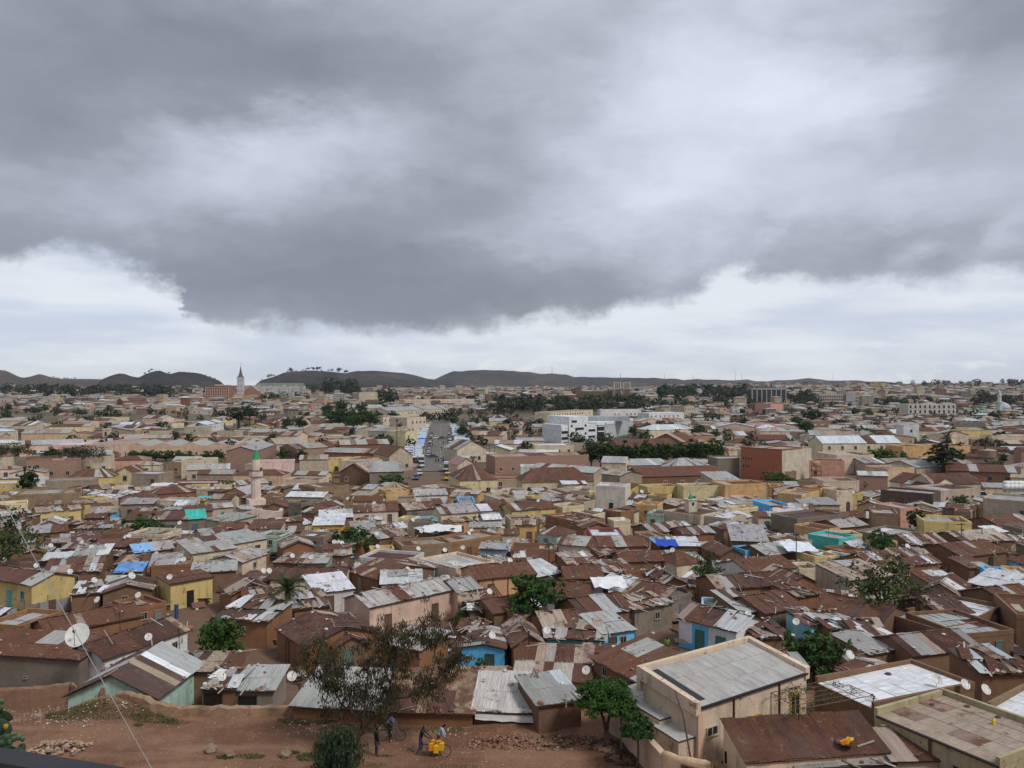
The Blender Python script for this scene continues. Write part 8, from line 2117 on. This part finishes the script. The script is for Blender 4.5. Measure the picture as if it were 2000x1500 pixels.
# ------------------------------------------------------------------ rubbish in the gaps between houses
def debris():
    rng = random.Random(55); b = MB(); n = 0
    while n < 5200:
        d = math.sqrt(rng.uniform(66**2, 165**2)); x = rng.uniform(-.68, .68)*d; lst = BUK.get((int(x//16), int(d//16)), [])
        inside = False
        for (ax, ay, vx, vy, aw, ad) in lst:
            dx, dy = x-ax, d-ay
            if abs(dx*vx+dy*vy) < aw and abs(-dx*vy+dy*vx) < ad: inside = True; break
        if inside: continue
        n += 1; z = G(x, d); r = rng.random()
        c = jit(rng.choice([(.3, .24, .19), (.14, .085, .06), (.36, .35, .33), (.5, .5, .5), (.2, .14, .1), (.1, .065, .05), (.06, .05, .05), (.22, .12, .08)]), rng, .3)
        if rng.random() < .02: c = rng.choice([(.1, .22, .4), (.35, .09, .06), (.08, .25, .22)])
        b.cur = c+(0,)
        if r < .45: b.rock((x, d, z+.05), rng.uniform(.1, .32), rng, .6)
        elif r < .8:
            h = rng.uniform(.2, 1.7); a = rng.uniform(0, 3.14); t = rng.uniform(-.5, .5); u = Vector((math.cos(a), math.sin(a), 0)); v = Vector((-math.sin(a)*math.cos(t), math.cos(a)*math.cos(t), math.sin(t))); b.obox((x, d, z+h*.6), u*rng.uniform(.25, .8), v*rng.uniform(.2, .6), u.cross(v)*.012)
        else:
            a = rng.uniform(0, 3.14); e = Vector((math.cos(a), math.sin(a), rng.uniform(-.1, .9)))*rng.uniform(.5, 1.4); b.tube([(x, d, z), Vector((x, d, z+.1))+e], .03, 4)
    tag(link('rubbish', b.mesh('rubbish', 'rubble', tone=True), color=(1, 1, 1, 1)), 'rubbish, boards and stones heaped in the alleys between houses', 'rubbish', kind='stuff')
debris()
# thin aerials on the roofs
AER = []
def aerials():
    rng = random.Random(64); b = MB(); b.tube([(0, 0, -.6), (.03, 0, 2.4)], .025, 5); mm = b.mesh('mast', 'dark_metal'); b = MB(); b.tube([(-.55, 0, 2.25), (.55, 0, 2.25)], .012, 4)
    for i in range(6): b.tube([(-.5+i*.2, -.22+.02*i, 2.25), (-.5+i*.2, .22-.02*i, 2.25)], .007, 3)
    cm = b.mesh('crossbars', 'dark_metal'); hs_ = [H for H in HOUSES if 62 < H.d < 150]; rng.shuffle(hs_)
    for H in hs_[:40]:
        z = H.h+(H.rise*.6 if H.typ in 'gxh' else H.rise*.4 if H.typ == 's' else -.3); q = H.local(rng.uniform(-.4, .4)*H.W, rng.uniform(-.15, .15)*H.D, z); r = link('roof_aerial', None, loc=q, rz=rng.uniform(0, 3)); s_ = rng.uniform(.6, 1.2); r.scale = (s_, s_, s_); r.rotation_euler = (rng.gauss(0, .06), rng.gauss(0, .06), rng.uniform(0, 3)); link('mast', mm, r); link('crossbars', cm, r); tag(r, None, 'aerial', 'aerials on the roofs'); AER.append((r, 'thin dark roof aerial', q.x, q.y))
aerials()
# ------------------------------------------------------------------ labels for the houses, dishes and trees
LOOK_CACHE = {}
def place(x, y, skip=None):
    best = sorted((math.hypot(lx-x, ly-y)/(1+.0*ly), nm, lx, ly) for nm, lx, ly in LM)[0]
    dist, nm, lx, ly = best; dx, dy = x-lx, y-ly; k = max(3.0, y*.012)
    if dist < 4: rel = 'at'
    elif abs(dy) > abs(dx): rel = 'behind' if dy > 0 else 'in front of'
    else: rel = 'to the east of' if dx > 0 else 'to the west of'
    return rel, nm, dist
REL = {'at': 'close to', 'behind': 'behind', 'in front of': 'in front of', 'to the east of': 'right of', 'to the west of': 'left of'}
NUM = ['', 'second ', 'third ', 'fourth ', 'fifth ', 'sixth ', 'seventh ', 'eighth ', 'ninth ', 'tenth ', 'eleventh ', 'twelfth ']
UNITS = ['', 'first', 'second', 'third', 'fourth', 'fifth', 'sixth', 'seventh', 'eighth', 'ninth']; TENS = ['', '', 'twenty', 'thirty', 'forty', 'fifty', 'sixty', 'seventy', 'eighty', 'ninety']
def nth(n): return ORD[n-1] if n <= 20 else TENS[n//10]+('-'+UNITS[n % 10] if n % 10 else 'th')
def assign(items):
    """items: (object, look, x, y): one label each, counted outwards from the nearest landmark"""
    g_ = {}
    for o, look, x, y in items:
        rel, nm, dist = place(x, y); g_.setdefault((look, rel, nm), []).append((dist, o))
    for (look, rel, nm), lst in g_.items():
        lst.sort(key=lambda q: q[0])
        for i, (dist, o) in enumerate(lst):
            o['label'] = (look+' '+REL[rel]+' '+nm) if len(lst) == 1 else ('%s%s %s %s' % (NUM[i] if i else 'first ', look, REL[rel], nm)) if i < len(NUM) else ('%s, %s on from %s' % (look, ORD[min(19, i)], nm))
def shorten(t):
    for a in (' counted', 'small ', 'long ', ' sheet', ' walled', '-walled', 'weathered ', 'patched ', ' with', 'half grey ', 'dark '):
        if len(t.split()) <= 16: break
        t = t.replace(a, '', 1)
    return t
def size_word(H):
    a = H.W*H.D; far = H.d > 185
    return 'small ' if a < (18 if not far else 60) else 'long ' if H.W > (9 if not far else 18) else ''
items = []
for H in HOUSES:
    if H.label: H.root['label'] = H.label; continue
    kind = {'shack': 'shack', 'warehouse': 'warehouse', 'town_building': 'building', 'lean_to': 'lean-to', 'shed': 'shed'}.get(H.name, 'house')
    look = '%s%s %s with %s %s' % (size_word(H), WNAME[H.wall], kind, RNAME[H.roof], SHAPE[H.typ])
    items.append((H.root, look, H.c.x, H.c.y))
assign(items)
for o, *_r in items: o['label'] = shorten(o['label'])
assign(AER)
items = []
for o, q, dm, lb in DISHES[1:]: items.append((o, 'large white satellite dish' if dm > 1.05 else 'white satellite dish' if dm > .75 else 'small white satellite dish', q.x, q.y))
assign(items)
ridge = sorted(((q.x/q.y, o) for o, kd, q, lb in TREES if kd == 'ridge'), key=lambda q: q[0])
for i, (x_, o) in enumerate(ridge): o['label'] = 'thin hill crest tree, %s counted from the left' % nth(i+1)
items = [(o, {'dark': 'dark street tree', 'round': 'round green street tree'}.get(kd, 'tree'), q.x, q.y) for o, kd, q, lb in TREES if not lb and kd != 'ridge']
assign(items)
ROWS = {}
for o, kd, q, lb in TREES:
    if lb and o.get('group') in ('dark tree row', 'grove by the market sheds', 'shrubs along the factory wall'): ROWS.setdefault(o['group'], []).append((q.x, o))
for gname, lst in ROWS.items():
    lst.sort(key=lambda q: q[0])
    for i, (x_, o) in enumerate(lst): o['label'] = '%s, %s from the left' % (o['label'], ORD[i])
# ------------------------------------------------------------------ haze: thin even air round the whole place
b = MB(); b.box(-9600, 9600, -430, 7080, -16, 150)
hm = bpy.data.materials.new('air'); hm.use_nodes = True; hn = NT(hm.node_tree); hn.n.clear(); ho = hn.new('ShaderNodeOutputMaterial'); hv = hn.new('ShaderNodeVolumePrincipled')
hv.inputs['Color'].default_value = (.86, .92, 1.0, 1); hv.inputs['Density'].default_value = 0.00004; hv.inputs['Anisotropy'].default_value = 0.2
hn.l.new(hv.outputs[0], ho.inputs['Volume']); MAT['air'] = hm
tag(link('haze', b.mesh('haze', 'air')), None, None, kind='stuff')
